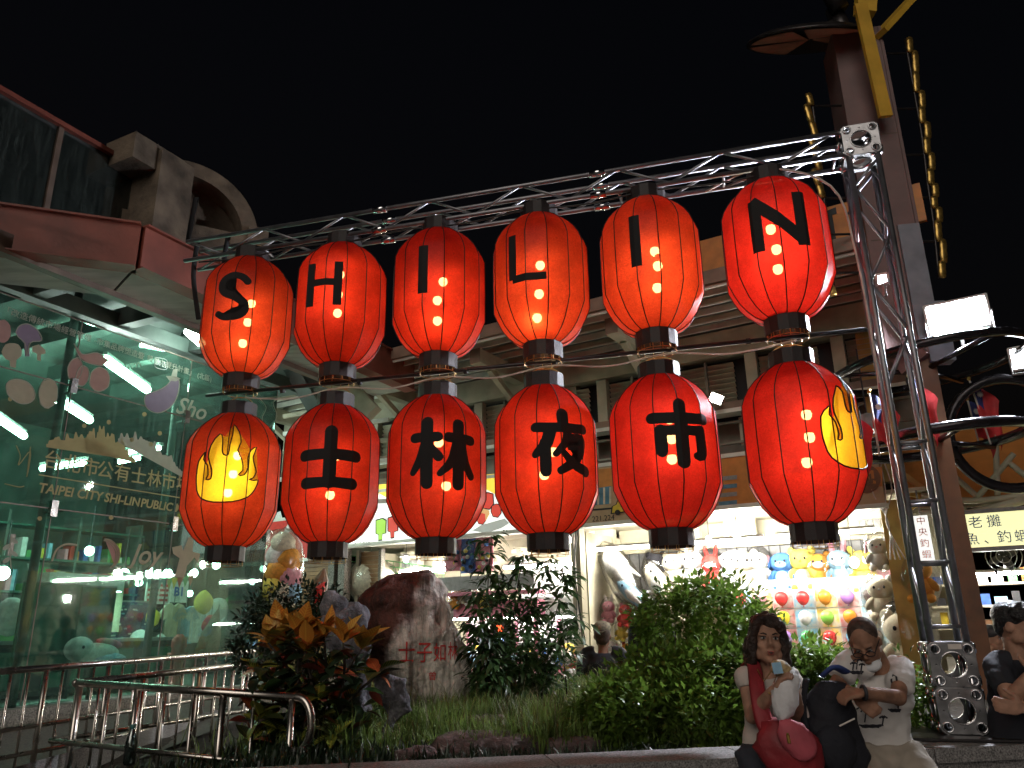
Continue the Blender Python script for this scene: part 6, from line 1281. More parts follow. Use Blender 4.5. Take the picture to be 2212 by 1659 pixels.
# flags
mk('flag_red', (.55, .03, .035), .7, var=.2); mk('flag_blue', (.03, .05, .22), .7, var=.2)
def flag(x, y, Y, h, lean, label, wd=.20):
    b = at_y(x, y, Y); t = thing('small_flag', label, 'flag', b, 'small red flags stuck on the rings'); top = b+V((lean*h, 0, h)); MB().tube([b, top], .009, 6).build('pole', 'cable', t, True); MB().ell(top, (.018, .018, .022), 8, 6).build('finial', 'gold_trim', t, True)
    n, m = 8, 10; mb = MB(); mc = MB()
    def P(i, j): f = i/n; g = j/m; return top-UP*(.03+g*h*.72+f*f*.22)+V((lean*-g*h*.7+f*wd*(1-.35*g), .05*math.sin(f*5+g*2)*f, 0))+V((.015*math.sin(g*7+f*3), -.02*math.sin(f*8), 0))
    for j in range(m+1):
        for i in range(n+1): mb.v.append(tuple(P(i, j)))
    mb.f = [(j*(n+1)+i, j*(n+1)+i+1, (j+1)*(n+1)+i+1, (j+1)*(n+1)+i) for j in range(m) for i in range(n) if not (i < n//2 and j < m//2)]; mb.build('cloth', 'flag_red', t, True)
    for j in range(m//2+1):
        for i in range(n//2+1): mc.v.append(tuple(P(i, j)))
    w = n//2+1; mc.f = [(j*w+i, j*w+i+1, (j+1)*w+i+1, (j+1)*w+i) for j in range(m//2) for i in range(n//2)]; mc.build('canton', 'flag_blue', t, True)
    c = P(2, 2.5)-V((0, .006, 0)); link('sun_emblem', setmat(plate([[((.022 if k % 2 else .036)*math.cos(k*math.pi/12), (.022 if k % 2 else .036)*math.sin(k*math.pi/12)) for k in range(24)]], .002), 'p_white'), t, basis(c, V((1, 0, 0)), UP))
flag(1845, 1000, 6.7, .52, -.03, 'red flag at the left end of the lower ring'); flag(1900, 985, 6.5, .58, .0, 'red flag between the right flame lantern and the truss'); flag(1998, 950, 6.9, .62, -.08, 'red flag on the ring right behind the truss ladder'); flag(2140, 960, 7.2, .66, -.12, 'bright red flag on the right part of the lower ring'); flag(2118, 970, 7.5, .52, -.06, 'small red flag behind the bright one on the ring')
pn = thing('pendant_lamp', 'grey bell shaped pendant lamp left of the truss ladder', 'lamp', at_y(1880, 930, 7.6)); c = at_y(1878, 934, 7.6); MB().lathe([(.02, .2), (.05, .19), (.09, .12), (.16, 0), (.155, 0), (.08, .12), (.02, .18)], 18, c, cap=False).build('shade', 'p_grey', pn, True); MB().lathe([(.001, .012), (.13, .012)], 16, c, cap=False).build('diffuser', 'lit_white', pn); MB().tube([c+UP*.2, c+UP*.9], .008, 5).build('stem', 'p_dark', pn)
# floodlights
def floodlight(c, w, h, nrm, label, mat='flood', arm=None):
    c = V(c); nrm = V(nrm).normalized(); xr = UP.cross(nrm).normalized(); M_ = basis(c, xr, nrm.cross(xr), nrm); t = thing('floodlight', label, 'lamp', c, 'floodlights on the ring sculpture')
    link('case', MB().box((0, 0, -.05), (w*1.08, h*1.1, .09)).mesh('case', 'p_grey'), t, M_); link('lens', MB().box((0, 0, .001), (w*.94, h*.92, .006)).mesh('lens', mat), t, M_)
    fr = MB(); fr.box((0, h*.53, .0), (w*1.12, .02, .03)).box((0, -h*.53, 0), (w*1.12, .02, .03)).box((w*.55, 0, 0), (.02, h*1.08, .03)).box((-w*.55, 0, 0), (.02, h*1.08, .03)); link('bezel', fr.mesh('bezel', 'p_white'), t, M_)
    MB().tube([c-xr*w*.58, c-xr*w*.58-UP*h*.75, c+xr*w*.58-UP*h*.75, c+xr*w*.58], .014, 6).build('bracket', 'p_grey', t)
    if arm is not None: MB().tube([c-UP*h*.75, V(arm)], .018, 6).build('stand', 'p_grey', t)
f1 = at_y(2068, 682, 6.6); floodlight(f1, .46, .27, V((-.66, -1, -.34)), 'big glaring floodlight on the upper ring', arm=f1-UP*.34)
f2 = at_y(2212, 772, 6.9); floodlight(f2, .2, .2, V((-.8, -1, -.2)), 'glaring floodlight cut by the right picture edge', 'flood_small', arm=f2-UP*.25)
f3 = at_y(1906, 602, 5.6); floodlight(f3, .07, .07, V((-.5, -1, -.5)), 'small glaring lamp on the truss tower', 'flood_small', arm=f3-UP*.15)
# ================================================================ people
mk('skin', (.44, .245, .165), .62, var=.22, scale=18, bump=.12, bscale=160, spec=.3); mk('skin_tan', (.34, .18, .115), .62, var=.22, scale=18, bump=.12, bscale=160, spec=.3)
mk('hair_brown', (.035, .018, .012), .5, var=.5, scale=30, bump=.8, bscale=70); mk('hair_black', (.010, .009, .010), .42, var=.4, scale=30, bump=.6, bscale=90); mk('hair_short', (.09, .055, .042), .7, var=.4, scale=40)
mk('shirt_cream', (.62, .55, .49), .85, var=.1, scale=6, bump=.35, bscale=14); mk('shirt_white', (.66, .63, .60), .85, var=.08, scale=6, bump=.35, bscale=14); mk('shirt_black', (.02, .022, .03), .85, var=.2, bump=.3, bscale=14); mk('jacket_dark', (.018, .018, .022), .8, var=.2, bump=.3, bscale=12)
mk('denim', (.035, .04, .055), .85, var=.3, bump=.2, bscale=60); mk('khaki', (.36, .31, .25), .85, var=.15, bump=.35, bscale=14); mk('red_bag', (.30, .022, .03), .6, var=.25, bump=.3, bscale=20); mk('pink_pouch', (.55, .10, .13), .7, var=.2, bump=.3, bscale=20); mk('paper', (.78, .77, .78), .7, var=.08, bump=.6, bscale=18); mk('backpack', (.012, .013, .02), .8, var=.3, bump=.3, bscale=40); mk('strap_blue', (.03, .06, .22), .7)
mk('lip', (.38, .10, .08), .45); mk('eye_white', (.6, .58, .55), .3, var=.05); mk('mask', (.78, .8, .82), .8, var=.05); mk('camo', (.30, .26, .17), .85, var=.5, scale=45, var_col=(.10, .09, .06)); mk('print_ink', (.035, .035, .045), .8); mk('steel_frame', (.05, .05, .06), .3, metal=.6); mk('wrap_pale', (.55, .46, .42), .5, var=.2, bump=.4, bscale=12); mk('crepe', (.62, .45, .22), .6, var=.4, scale=30, bump=.5)
WORK = bpy.data.scenes.new('workbench')
def blend(mb, name, mat, parent, voxel=.008, it=3, fold=0):
    """grow one continuous skin over overlapping forms"""
    me = mb.mesh(name); o = bpy.data.objects.new('tmp', me); WORK.collection.objects.link(o)
    r_ = o.modifiers.new('r', 'REMESH'); r_.mode = 'VOXEL'; r_.voxel_size = voxel; r_.use_smooth_shade = True
    s_ = o.modifiers.new('s', 'SMOOTH'); s_.iterations = it; s_.factor = .5
    vl = WORK.view_layers[0]; vl.update(); me2 = bpy.data.meshes.new_from_object(o.evaluated_get(vl.depsgraph)); bpy.data.objects.remove(o); bpy.data.meshes.remove(me)
    if fold:
        cs = [(v.co.copy(), v.normal.copy()) for v in me2.vertices]; flat = []
        for c, n_ in cs: flat.extend(c+n_*fold*(mnoise.noise(V((c.x*11, c.y*11, c.z*16)))+.7*mnoise.noise(V((c.x*9+c.z*22, c.y*9, c.z*8)))))
        me2.vertices.foreach_set('co', flat); me2.update()
    me2.name = name; setmat(me2, mat); me2.polygons.foreach_set('use_smooth', [True]*len(me2.polygons))
    return link(name, me2, parent)
def limb(mb, pts, rs, n=12, sq=None): return mb.tube(smooth_line(pts, 4), [rs[0]+(rs[-1]-rs[0])*0 if False else interp(rs, i/(4*(len(pts)-1))) for i in range(4*(len(pts)-1)+1)], n, squash=sq)
def interp(rs, f):
    x = f*(len(rs)-1); i = min(int(x), len(rs)-2); return rs[i]*(1-(x-i))+rs[i+1]*(x-i)
def ball(mb, c, r): mb.ell(c, (r, r, r), 12, 8)
class Fr:
    """local frame: x to the person's left as seen from the front (picture right), y out of the face, z up"""
    def __init__(s, o, yaw, pitch=0, roll=0):
        s.o = V(o); s.M = Matrix.Rotation(yaw, 3, 'Z') @ Matrix.Rotation(pitch, 3, 'X') @ Matrix.Rotation(roll, 3, 'Y')
    def __call__(s, x, y, z): return s.o + s.M @ V((x, -y, z))
def head_form(mb, h, k=1.0):
    """skull, jaw, nose, brow, cheeks, ears, lips about the head centre"""
    E = lambda x, y, z, a, b, c: mb.ell(h(x*k, y*k, z*k), (a*k, b*k, c*k), 16, 12, h.M)
    E(0, -.012, .025, .074, .092, .090); E(0, .022, -.03, .062, .066, .078); E(0, .040, -.078, .040, .040, .034)
    for q in (-1, 1): E(.036*q, .060, -.022, .024, .022, .022); E(.076*q, -.008, -.012, .012, .020, .030); E(.030*q, .068, .030, .026, .016, .012); E(.048*q, .020, -.062, .02, .04, .03)
    mb.tube([h(0, .082*k, .022*k), h(0, .098*k, -.006*k), h(0, .106*k, -.022*k)], [.008*k, .011*k, .014*k], 8)
    for q in (-1, 1): E(.010*q, .092, -.026, .009, .010, .008)
    E(0, .084, -.056, .022, .013, .012)
def face_parts(t, h, k=1.0, lips='lip', brow='hair_brown', eye_open=1):
    for q in (-1, 1):
        MB().ell(h(.030*q*k, .078*k, .012*k), (.013*k, .009*k, .0065*k*eye_open), 10, 8, h.M).build('eye', 'eye_white', t, True); MB().ell(h(.029*q*k, .085*k, .012*k), (.006*k, .004*k, .0062*k*eye_open), 8, 6, h.M).build('iris', 'hair_black', t, True)
        MB().tube([h(.014*q*k, .088*k, .030*k), h(.030*q*k, .086*k, .036*k), h(.046*q*k, .074*k, .032*k)], .0035*k, 5).build('eyebrow', brow, t)
        MB().tube([h(.018*q*k, .086*k, .018*k), h(.030*q*k, .088*k, .020*k), h(.043*q*k, .080*k, .016*k)], .0022*k, 5).build('eyelash', 'hair_black', t)
    MB().ell(h(0, .094*k, -.053*k), (.019*k, .007*k, .005*k), 10, 6, h.M).build('upper_lip', lips, t, True); MB().ell(h(0, .092*k, -.062*k), (.016*k, .008*k, .006*k), 10, 6, h.M).build('lower_lip', lips, t, True)
def hand(mb, w, d, n, curl=.9, size=1.0, thumb=1):
    """palm from wrist w along d, palm side n; four fingers and a thumb, bent by curl"""
    d = V(d).normalized(); n = (V(n)-d*V(n).dot(d)).normalized(); s = d.cross(n)*thumb
    mb.tube([w, w+d*.035*size, w+d*.075*size], [.024*size, .033*size, .034*size], 12, squash=.55) if False else None
    for q in (-.024, -.008, .008, .024): mb.tube([w, w+d*.04*size+s*q*size, w+d*.082*size+s*q*1.1*size], [.018*size, .015*size, .012*size], 8)
    for i, (q, L) in enumerate(((-.027, .062), (-.009, .072), (.009, .078), (.027, .070))):
        p = w+d*.082*size+s*q*1.1*size; a = 0; pts = [p]; dd = d
        for j, f in enumerate((.45, .32, .23)):
            a += curl*(.55 if j == 0 else .75); dd = d*math.cos(a)+n*math.sin(a); p = p+dd*L*f*size; pts.append(p)
        mb.tube(pts, [.0105*size, .0098*size, .009*size, .0075*size], 8)
    p = w+d*.02*size+s*.030*size; d2 = (d*.6+s*.7+n*.25).normalized(); mb.tube([p, p+d2*.035*size, p+d2*.052*size+(d*.8+n*.6).normalized()*.022*size, p+d2*.055*size+(d*.5+n*.9).normalized()*.045*size], [.014*size, .012*size, .0105*size, .008*size], 8)
def legs(mb, hipL, hipR, kneeL, kneeR, footL, footR, r):
    for a, b, c in ((hipL, kneeL, footL), (hipR, kneeR, footR)): limb(mb, [a, (a+b)/2, b, (b+c)/2, c], [r, r*.95, r*.72, r*.66, r*.5])
def shoes(t, fL, fR, f, mat='p_dark'):
    for p in (fL, fR): MB().tube([V((p.x, p.y, .05))-f*.07, V((p.x, p.y, .055)), V((p.x, p.y, .045))+f*.13, V((p.x, p.y, .035))+f*.19], [.04, .048, .045, .025], 10).build('shoe', mat, t, True)
# ---------------------------------------------------------------- woman eating
YW = 4.18
wo = thing('person', 'woman in a cream top with a red shoulder bag eating from a white paper bag', 'person', (1.33, YW, 0))
hc_ = at_y(1657, 1386, YW-.02); h = Fr(hc_, rad(-8), rad(-4), rad(3))
sk_ = MB(); head_form(sk_, h)
nb = at_y(1662, 1450, YW+.02); shR = at_y(1613, 1462, YW+.0); shL = at_y(1708, 1464, YW+.03); elR = at_y(1625, 1548, YW-.08); elL = at_y(1724, 1552, YW-.05); waR = at_y(1672, 1490, YW-.26); waL = at_y(1716, 1492, YW-.24); hip = at_y(1666, 1612, YW+.06)
limb(sk_, [h(0, -.01, -.05), nb+UP*.0, nb-UP*.05], [.046, .046, .06])
limb(sk_, [shR, (shR+elR)/2, elR], [.045, .041, .035]); limb(sk_, [elR, (elR+waR)/2, waR], [.036, .034, .023]); limb(sk_, [shL, (shL+elL)/2, elL], [.045, .041, .035]); limb(sk_, [elL, (elL+waL)/2, waL], [.036, .034, .023])
ball(sk_, shR, .048); ball(sk_, shL, .048); ball(sk_, elR, .036); ball(sk_, elL, .036)
limb(sk_, [nb-UP*.03, (nb+hip)/2, hip], [.08, .095, .10], 16, .65)
fd = at_y(1692, 1470, YW-.30)                      # the food bag
hand(sk_, waR, (fd-waR)+UP*.03, V((.5, -.2, .2)), 1.0, .9, 1); hand(sk_, waL, (fd+V((.03, 0, -.01))-waL)+UP*.06, V((-.7, -.2, .1)), 1.0, .9, -1)
blend(sk_, 'body', 'skin', wo, .0065, 2); face_parts(wo, h)
MB().ell(h(0, .096, -.058), (.011, .006, .006), 8, 6, h.M).build('open_mouth', 'hair_black', wo, True)
sh = MB(); ctop = nb-UP*.035
limb(sh, [ctop, nb-UP*.12, (nb+hip)/2-UP*.02, hip+UP*.05, hip-UP*.03], [.09, .135, .13, .138, .15], 20, .68)
for a, b in ((shR, elR), (shL, elL)): limb(sh, [nb.lerp(a, .5)-UP*.025, a, a.lerp(b, .30)], [.06, .056, .056])
blend(sh, 'top', 'shirt_cream', wo, .009, 4, .009)
jn = MB(); hL = hip+V((.09, 0, -.02)); hR = hip-V((.09, 0, .02)); fL = V((hL.x+.03, YW-.25, .06)); fR = V((hR.x-.02, YW-.3, .06)); legs(jn, hL, hR, hL.lerp(fL, .5)-V((0, .04, 0)), hR.lerp(fR, .5)-V((0, .04, 0)), fL, fR, .095); limb(jn, [hip+UP*.02, hip-UP*.08], [.15, .16], 16, .75); blend(jn, 'jeans', 'denim', wo, .012, 3, .008); shoes(wo, fL, fR, V((0, -1, 0)))
hr = MB(); r = random.Random(4)
for k in range(120):
    a = r.uniform(0, 6.28); z = r.uniform(-.14, .115); q = math.sqrt(max(.05, 1-(max(z, -.02)/.12)**2)); x = math.cos(a)*.084*q*(1.12 if z < 0 else 1); y = math.sin(a)*.105*q-.02
    if y > .035 and z < .06: continue
    if abs(x) < .045 and y > .02 and z < .075: continue
    hr.ell(h(x, y, z+.01), (.026, .026, .03), 8, 6)
hr.ell(h(0, -.035, .04), (.09, .085, .09), 16, 10, h.M); hr.ell(h(0, -.06, -.05), (.085, .06, .1), 16, 10, h.M)
for q in (-1, 1): hr.tube([h(.03*q, .062, .112), h(.062*q, .062, .08), h(.074*q, .04, .02), h(.08*q, .02, -.06), h(.075*q, .02, -.12)], [.022, .026, .026, .03, .024], 8)
hr.tube([h(-.03, .07, .108), h(0, .066, .118), h(.03, .07, .108)], .02, 8)
blend(hr, 'hair', 'hair_brown', wo, .008, 1, .010)
MB().tube([at_y(1636, 1446, YW-.09), at_y(1650, 1472, YW-.13), at_y(1668, 1448, YW-.09)], .003, 5).build('necklace', 'gold_trim', wo); MB().tube([waR+V((.026*math.cos(k*.63), .02*math.sin(k*.63), .018*math.sin(k*.63+1))) for k in range(10)], .004, 5, True).build('bracelet', 'gold_trim', wo, True)
MB().tube([h(.075*math.cos(a)*1.08, -.01+.03*math.sin(a), .103+.025*math.sin(a)) for a in (.3, .9, 1.57, 2.2, 2.8)], .006, 6).build('sunglasses_on_head', 'hair_black', wo, True)
fb_ = thing('paper_food_bag', 'crumpled white paper bag with a wrapped snack held by the woman', 'paper bag', fd-UP*.1)
mb = crumple(fd-UP*.06+V((.01, .02, 0)), (.062, .045, .12), Matrix.Rotation(rad(18), 3, 'Y'), 3, amp=.22, n=20, m=14); mb.build('bag', 'paper', fb_, True); crumple(fd+V((.0, .02, .055)), (.05, .035, .035), Matrix.Rotation(rad(15), 3, 'Y'), 8, amp=.3).build('snack', 'crepe', fb_, True)
MB().add([fd+V((-.05, -.03, .03)), fd+V((-.01, -.045, .035)), fd+V((-.015, -.04, .085)), fd+V((-.055, -.025, .08))], [(0, 1, 2, 3)]).build('printed_patch', 'p_sky', fb_)
rb = thing('shoulder_bag', 'dark red slouchy shoulder bag hanging across the woman', 'bag', at_y(1700, 1640, YW-.2)); 
stp = smooth_line([shR+V((.02, .08, .05)), shR+V((.035, -.02, .065)), at_y(1638, 1500, YW-.15), at_y(1652, 1560, YW-.19), at_y(1680, 1600, YW-.2)], 5); MB().tube(stp, [.03+.02*i/len(stp) for i in range(len(stp))], 8, squash=.3).build('strap', 'red_bag', rb, True)
crumple(at_y(1705, 1622, YW-.2), (.17, .085, .13), Matrix.Rotation(rad(38), 3, 'Y'), 5, 'red_bag', 22, 14, .16).build('body', 'red_bag', rb, True)
crumple(at_y(1722, 1598, YW-.30), (.105, .035, .07), Matrix.Rotation(rad(48), 3, 'Y'), 15, 'pink_pouch', 18, 10, .12).build('pouch', 'pink_pouch', rb, True); MB().tube([at_y(1698, 1570, YW-.3), at_y(1702, 1590, YW-.33), at_y(1705, 1605, YW-.33)], .008, 6).build('tassel', 'gold_trim', rb)
wr = thing('plastic_sheet_bag', 'long pale translucent bag hanging from the woman arm beside the backpack', 'bag', at_y(1740, 1650, YW-.05))
mb = MB(); A_ = [(1722, 1488), (1735, 1540), (1752, 1600), (1768, 1665)]; B_ = [(1732, 1486), (1758, 1540), (1780, 1600), (1800, 1665)]
for i, (a, b) in enumerate(zip(A_, B_)):
    for k in range(6): f = k/5; p = at_y(a[0]+(b[0]-a[0])*f, a[1], YW-.08+.03*math.sin(k*2+i)); mb.v.append(tuple(p))
mb.f = [(i*6+k, i*6+k+1, (i+1)*6+k+1, (i+1)*6+k) for i in range(3) for k in range(5)]; o_ = mb.build('sheet', 'wrap_pale', wr, True); sd_ = o_.modifiers.new('s', 'SOLIDIFY'); sd_.thickness = .012; MB().tube([at_y(1716, 1485, YW-.1), at_y(1727, 1478, YW-.08), at_y(1734, 1488, YW-.08)], .008, 6).build('handle', 'wrap_pale', wr)
# ---------------------------------------------------------------- man looking into the backpack
YM = 4.2
ma = thing('person', 'man in a white printed tee with a mask under his chin looking into the backpack', 'person', (1.98, YM, 0))
hc2 = at_y(1868, 1387, YM-.06); h2 = Fr(hc2, rad(-30), rad(42), rad(-8)); sk2 = MB(); head_form(sk2, h2, .93)
nb2 = at_y(1902, 1444, YM+.04); sR = at_y(1834, 1428, YM-.02); sL = at_y(1948, 1440, YM+.02); eR = at_y(1806, 1482, YM-.06); eL = at_y(1940, 1506, YM-.16); wR = at_y(1846, 1500, YM-.20); wL = at_y(1866, 1496, YM-.30); hip2 = at_y(1905, 1612, YM+.08)
limb(sk2, [h2(0, -.02, -.05), (h2(0, -.03, -.06)+nb2)/2, nb2-UP*.03], [.055, .056, .065])
for a, b, c in ((sR, eR, wR), (sL, eL, wL)): limb(sk2, [a, (a+b)/2, b], [.045, .041, .035]); limb(sk2, [b, (b+c)/2, c], [.036, .034, .024]); ball(sk2, a, .055); ball(sk2, b, .041)
limb(sk2, [nb2-UP*.05, (nb2+hip2)/2, hip2], [.09, .11, .11], 16, .65)
hand(sk2, wR, V((.25, -.25, -.3)), V((.6, .1, -.5)), .8, .95, 1); hand(sk2, wL, V((-1, -.1, -.05)), V((-.1, .4, -.8)), .9, .95, -1); blend(sk2, 'body', 'skin_tan', ma, .007, 2); face_parts(ma, h2, .93, 'skin_tan', 'hair_short', .5)
s2 = MB(); limb(s2, [nb2-UP*.03, nb2-UP*.12, (nb2+hip2)/2, hip2+UP*.04, hip2-UP*.05], [.10, .15, .15, .155, .165], 20, .68)
for a, b in ((sR, eR), (sL, eL)): limb(s2, [nb2.lerp(a, .5)-UP*.025, a, a.lerp(b, .7)], [.066, .06, .066])
shirt2 = blend(s2, 'tee', 'shirt_white', ma, .010, 4, .012)
tr = MB(); hL2 = hip2+V((.10, 0, -.03)); hR2 = hip2+V((-.10, 0, -.03)); fL2 = V((hL2.x+.22, YM-.45, .06)); fR2 = V((hR2.x+.05, YM-.42, .06)); legs(tr, hL2, hR2, hL2.lerp(fL2, .5)-V((-.02, .1, -.04)), hR2.lerp(fR2, .5)-V((0, .1, -.04)), fL2, fR2, .105); limb(tr, [hip2+UP*.02, hip2-UP*.08], [.165, .175], 16, .75); blend(tr, 'trousers', 'khaki', ma, .012, 3, .012); shoes(ma, fL2, fR2, V((.1, -1, 0)).normalized())
h2r = MB(); h2r.ell(h2(0, -.027, .037), (.074, .086, .0755), 20, 14, h2.M); hm_ = blend(h2r, 'short_hair', 'hair_short', ma, .008, 1)
mk_ = MB(); mk_.ell(h2(0, .058, -.094), (.052, .044, .033), 14, 10, h2.M); blend(mk_, 'face_mask', 'mask', ma, .006, 2)
for q in (-1, 1): MB().tube([h2(.030*q+.022*math.cos(k*.52), .096, .010+.016*math.sin(k*.52)) for k in range(12)], .0025, 5, True).build('lens_rim', 'steel_frame', ma); MB().tube([h2(.052*q, .094, .012), h2(.074*q, .0, .010)], .0025, 5).build('temple', 'steel_frame', ma); MB().tube([h2(.044*q, .06, -.088), h2(.072*q, .0, -.026)], .002, 4).build('mask_loop', 'mask', ma)
MB().tube([h2(-.008, .099, .012), h2(.008, .099, .012)], .0025, 5).build('bridge', 'steel_frame', ma); MB().tube([wL+V((0, .03*math.cos(k*.63), .03*math.sin(k*.63))) for k in range(10)], .009, 6, True).build('watch', 'p_dark', ma, True); MB().tube([wR+V((.03*math.cos(k*.63), .02*math.sin(k*.63), .012*math.sin(k*.63))) for k in range(10)], .006, 6, True).build('bead_bracelet', 'gold_trim', ma, True)
# prints on the tee, lying on the cloth
bv = BVHTree.FromPolygons([v.co for v in shirt2.data.vertices], [tuple(p.vertices) for p in shirt2.data.polygons])
def ink(pts, r_=.003):
    q = []
    for x, y in pts:
        d = ray(x, y).normalized(); hit = bv.ray_cast(CAM, d)
        if hit[0] is not None: q.append(hit[0]-d*.002)
    if len(q) > 1: MB().tube(q, r_, 4).build('printed_line', 'print_ink', ma)
def palm(x, y, s):
    ink([(x, y), (x+1*s, y-8*s), (x+2*s, y-16*s)], .004)
    for a in (-2.6, -2.0, -1.57, -1.1, -.5): ink([(x+2*s, y-16*s), (x+2*s+5*s*math.cos(a), y-16*s+4*s*math.sin(a)), (x+2*s+9*s*math.cos(a), y-16*s+4*s*math.sin(a)+3*s)], .004)
def isle(x, y, w):
    for k in range(3): ink([(x-w+k*3+j*w*.25, y+k*2.2+(1 if j % 2 else 0)) for j in range(8-k)], .0035)
palm(1850, 1446, 1.2); palm(1842, 1448, .9); palm(1860, 1449, .8); isle(1852, 1450, 18); palm(1868, 1560, 1.5); palm(1906, 1568, 1.1); isle(1886, 1566, 30); ink([(1850+j*6, 1532-4*math.sin(j*1.2)) for j in range(9)], .0035); palm(1940, 1530, .7); isle(1934, 1532, 16); ink([(1925, 1470), (1930, 1458), (1936, 1462), (1938, 1476), (1930, 1482), (1925, 1470)], .005); ink([(1928, 1484), (1934, 1480), (1940, 1486)], .005)
link('printed_word', setmat(text_mesh('HAWAII', .022, .001), 'print_ink'), ma, basis(at_y(1862, 1465, YM-.2), V((1, 0, 0)), V((0, .2, 1)))) if False else None
bk = thing('backpack', 'black backpack with blue lining held open between woman and man', 'backpack', at_y(1800, 1650, YM-.12)); bc_ = at_y(1800, 1552, YM-.12)
mb = MB(); limb(mb, [bc_+V((.02, 0, .17)), bc_+V((.01, 0, .10)), bc_+V((-.01, 0, .0)), bc_+V((.01, 0, -.16)), bc_-UP*.26], [.07, .105, .13, .13, .09], 18, .7); blend(mb, 'body', 'backpack', bk, .012, 3, .016); crumple(bc_+V((-.03, -.07, -.12)), (.10, .045, .11), Matrix.Identity(3), 2, amp=.08).build('front_pocket', 'backpack', bk, True)
MB().tube(smooth_line([bc_+V((-.05, -.06, .20)), bc_+V((.0, -.09, .24)), bc_+V((.07, -.05, .215))]), .03, 8, squash=.4).build('lining', 'strap_blue', bk, True); MB().tube(smooth_line([bc_+V((-.1, .02, .18)), bc_+V((-.15, -.02, .05)), bc_+V((-.14, -.02, -.18))]), .02, 6, squash=.4).build('shoulder_strap', 'backpack', bk, True); MB().tube([bc_+V((-.02, -.118, -.02)), bc_+V((.06, -.108, .01))], .004, 5).build('zip', 'cable', bk)
# ---------------------------------------------------------------- man at the right edge
YR = 4.62
mr_ = thing('person', 'man in a black tee standing with folded arms at the right edge', 'person', (2.9, YR, 0)); h3 = Fr(at_y(2196, 1350, YR), rad(38), rad(12)); sk3 = MB(); head_form(sk3, h3, 1.06)
nb3 = at_y(2194, 1412, YR+.03); aR = at_y(2152, 1440, YR); aL = at_y(2251, 1440, YR+.05); bR = at_y(2184, 1512, YR-.16); bL = at_y(2261, 1535, YR-.1); cR = at_y(2232, 1452, YR-.26); cL = at_y(2212, 1530, YR-.28); hp3 = at_y(2201, 1600, YR+.04)
limb(sk3, [h3(0, -.02, -.05), nb3, nb3-UP*.05], [.056, .058, .07])
for a, b, c in ((aR, bR, cR), (aL, bL, cL)): limb(sk3, [a, (a+b)/2, b], [.055, .05, .042]); limb(sk3, [b, (b+c)/2, c], [.043, .04, .028]); ball(sk3, a, .057)
limb(sk3, [nb3-UP*.05, (nb3+hp3)/2, hp3], [.09, .11, .11], 16, .65); hand(sk3, cR, V((.3, -.05, 1)), V((.5, .6, .2)), 1.0, 1.05, 1); hand(sk3, cL, V((-1, 0, .1)), V((0, .8, .2)), .8, 1.05, -1); blend(sk3, 'body', 'skin', mr_, .008, 2); face_parts(mr_, h3, 1.06, 'lip', 'hair_black')
s3 = MB(); limb(s3, [nb3-UP*.03, nb3-UP*.12, (nb3+hp3)/2, hp3, hp3-UP*.06], [.10, .16, .155, .155, .16], 20, .7)
for a, b in ((aR, bR), (aL, bL)): limb(s3, [nb3.lerp(a, .5)-UP*.02, a, a.lerp(b, .7)], [.075, .068, .064])
blend(s3, 'tee', 'shirt_black', mr_, .010, 4, .011); t3 = MB(); legs(t3, hp3+V((.1, 0, -.03)), hp3-V((.1, 0, .03)), hp3+V((.11, -.03, -.45)), hp3+V((-.11, -.03, -.45)), V((hp3.x+.11, YR+.03, .06)), V((hp3.x-.11, YR+.03, .06)), .1); blend(t3, 'trousers', 'denim', mr_, .014, 3); shoes(mr_, V((hp3.x+.11, YR+.03, .06)), V((hp3.x-.11, YR+.03, .06)), V((.3, -1, 0)).normalized())
h3r = MB(); h3r.ell(h3(0, -.03, .045), (.092, .105, .088), 20, 14, h3.M); 
for k in range(15): a = -1.5+k*.214; h3r.tube([h3(.04*math.sin(a), .02, .122), h3(.08*math.sin(a), .09*math.cos(a), .09), h3(.088*math.sin(a), .098*math.cos(a), .048-.012*abs(math.sin(k*2.3)))], [.022, .021, .012], 8)
h3r.ell(h3(0, -.075, -.01), (.075, .04, .075), 16, 10, h3.M); blend(h3r, 'hair', 'hair_black', mr_, .006, 2, .003)
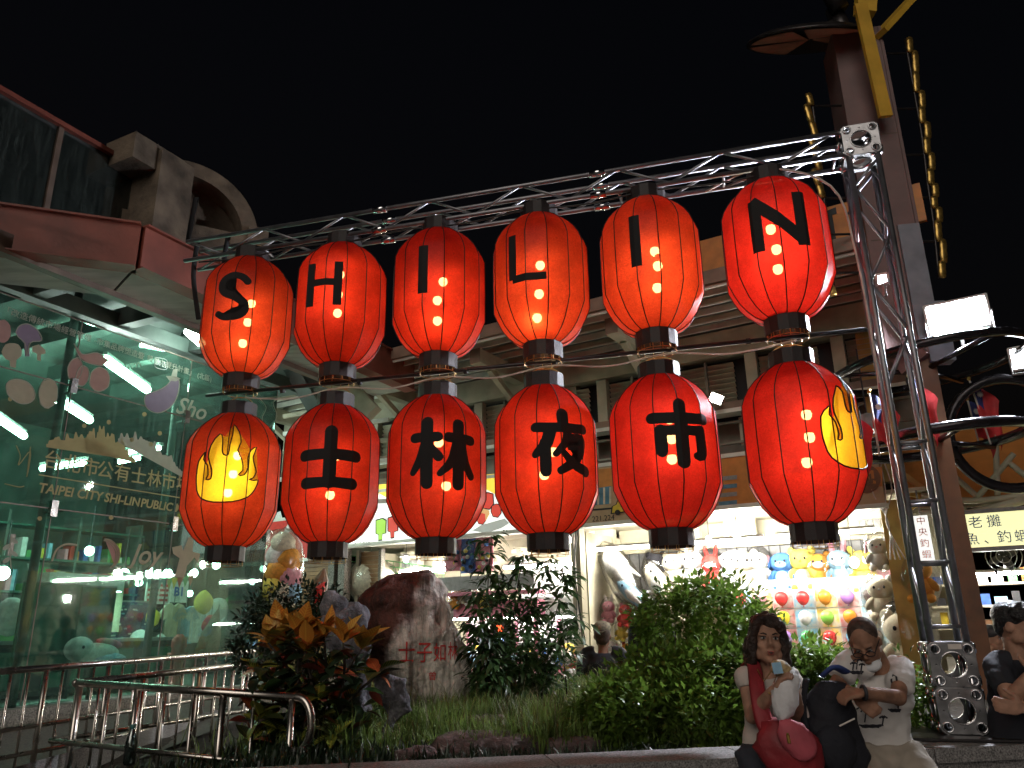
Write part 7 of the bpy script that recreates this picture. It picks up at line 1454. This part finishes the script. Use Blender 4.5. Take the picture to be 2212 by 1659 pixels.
# ---------------------------------------------------------------- people further back
def back_person(x, ytop, Y, yaw, label, hair, top, cap=None, skin='skin'):
    p = at_y(x, ytop, Y); H = p.z; t = thing('person', label, 'person', (p.x, Y, 0)); hh = Fr(V((p.x, Y, H-.125)), yaw); k = MB(); head_form(k, hh); nb_ = V((p.x, Y, H-.27)); d = hh.M @ V((1, 0, 0)); f_ = hh.M @ V((0, -1, 0)); limb(k, [hh(0, -.01, -.05), nb_, nb_-UP*.05], [.05, .05, .065]); hp_ = V((p.x, Y, H*.52))
    L = nb_+d*.18-UP*.05; R_ = nb_-d*.18-UP*.05; ends = []
    for a, q in ((L, 1), (R_, -1)): b = a+d*.05*q-UP*.28; c = b+f_*.16-UP*.14-d*.02*q; limb(k, [a, b, c], [.05, .04, .027]); hand(k, c, f_*.6-UP*.6, -d*q, .6, 1, q); ends.append((a, b, c))
    limb(k, [nb_-UP*.04, hp_], [.11, .13], 14, .7); blend(k, 'body', skin, t, .009, 2)
    s_ = MB(); limb(s_, [nb_-UP*.02, nb_-UP*.12, (nb_+hp_)/2, hp_-UP*.05], [.11, .175, .17, .17], 18, .7)
    for a, b, c in ends: limb(s_, [nb_.lerp(a, .5), a, b, b.lerp(c, .8)], [.075, .07, .055, .045])
    blend(s_, 'jacket', top, t, .012, 3); l_ = MB(); F1 = V((p.x, Y, .06))+d*.1; F2 = V((p.x, Y, .06))-d*.1; legs(l_, hp_+d*.09, hp_-d*.09, hp_+d*.1-UP*.4, hp_-d*.1-UP*.4, F1, F2, .09); limb(l_, [hp_+UP*.02, hp_-UP*.08], [.15, .155], 14, .75); blend(l_, 'trousers', 'denim', t, .014, 3); shoes(t, F1, F2, f_)
    r_ = MB(); r_.ell(hh(0, -.035, .03), (.084, .09, .085), 16, 12, hh.M); r_.ell(hh(0, -.06, -.03), (.072, .045, .06), 14, 10, hh.M); blend(r_, 'hair', hair, t, .009, 2); face_parts(t, hh)
    if cap: c_ = MB(); c_.ell(hh(0, -.018, .065), (.092, .105, .075), 18, 12, hh.M); c_.ell(hh(0, .095, .055), (.07, .07, .012), 14, 8, hh.M); blend(c_, 'cap', cap, t, .009, 2); MB().tube([hh(-.04, -.122, .045), hh(0, -.128, .03), hh(.04, -.122, .045)], .006, 6).build('cap_strap', cap, t)
    return t
back_person(1300, 1344, 8.0, rad(172), 'man in a patterned cap and dark jacket seen from behind at the plush stall', 'hair_short', 'jacket_dark', 'camo', 'skin_tan'); back_person(1402, 1288, 8.9, rad(150), 'person with black hair half hidden behind the clipped bush', 'hair_black', 'jacket_dark'); back_person(2140, 1352, 7.6, rad(30), 'person in a dark cap behind the man at the right edge', 'hair_black', 'shirt_cream', 'p_dark')
bpy.data.scenes.remove(WORK)
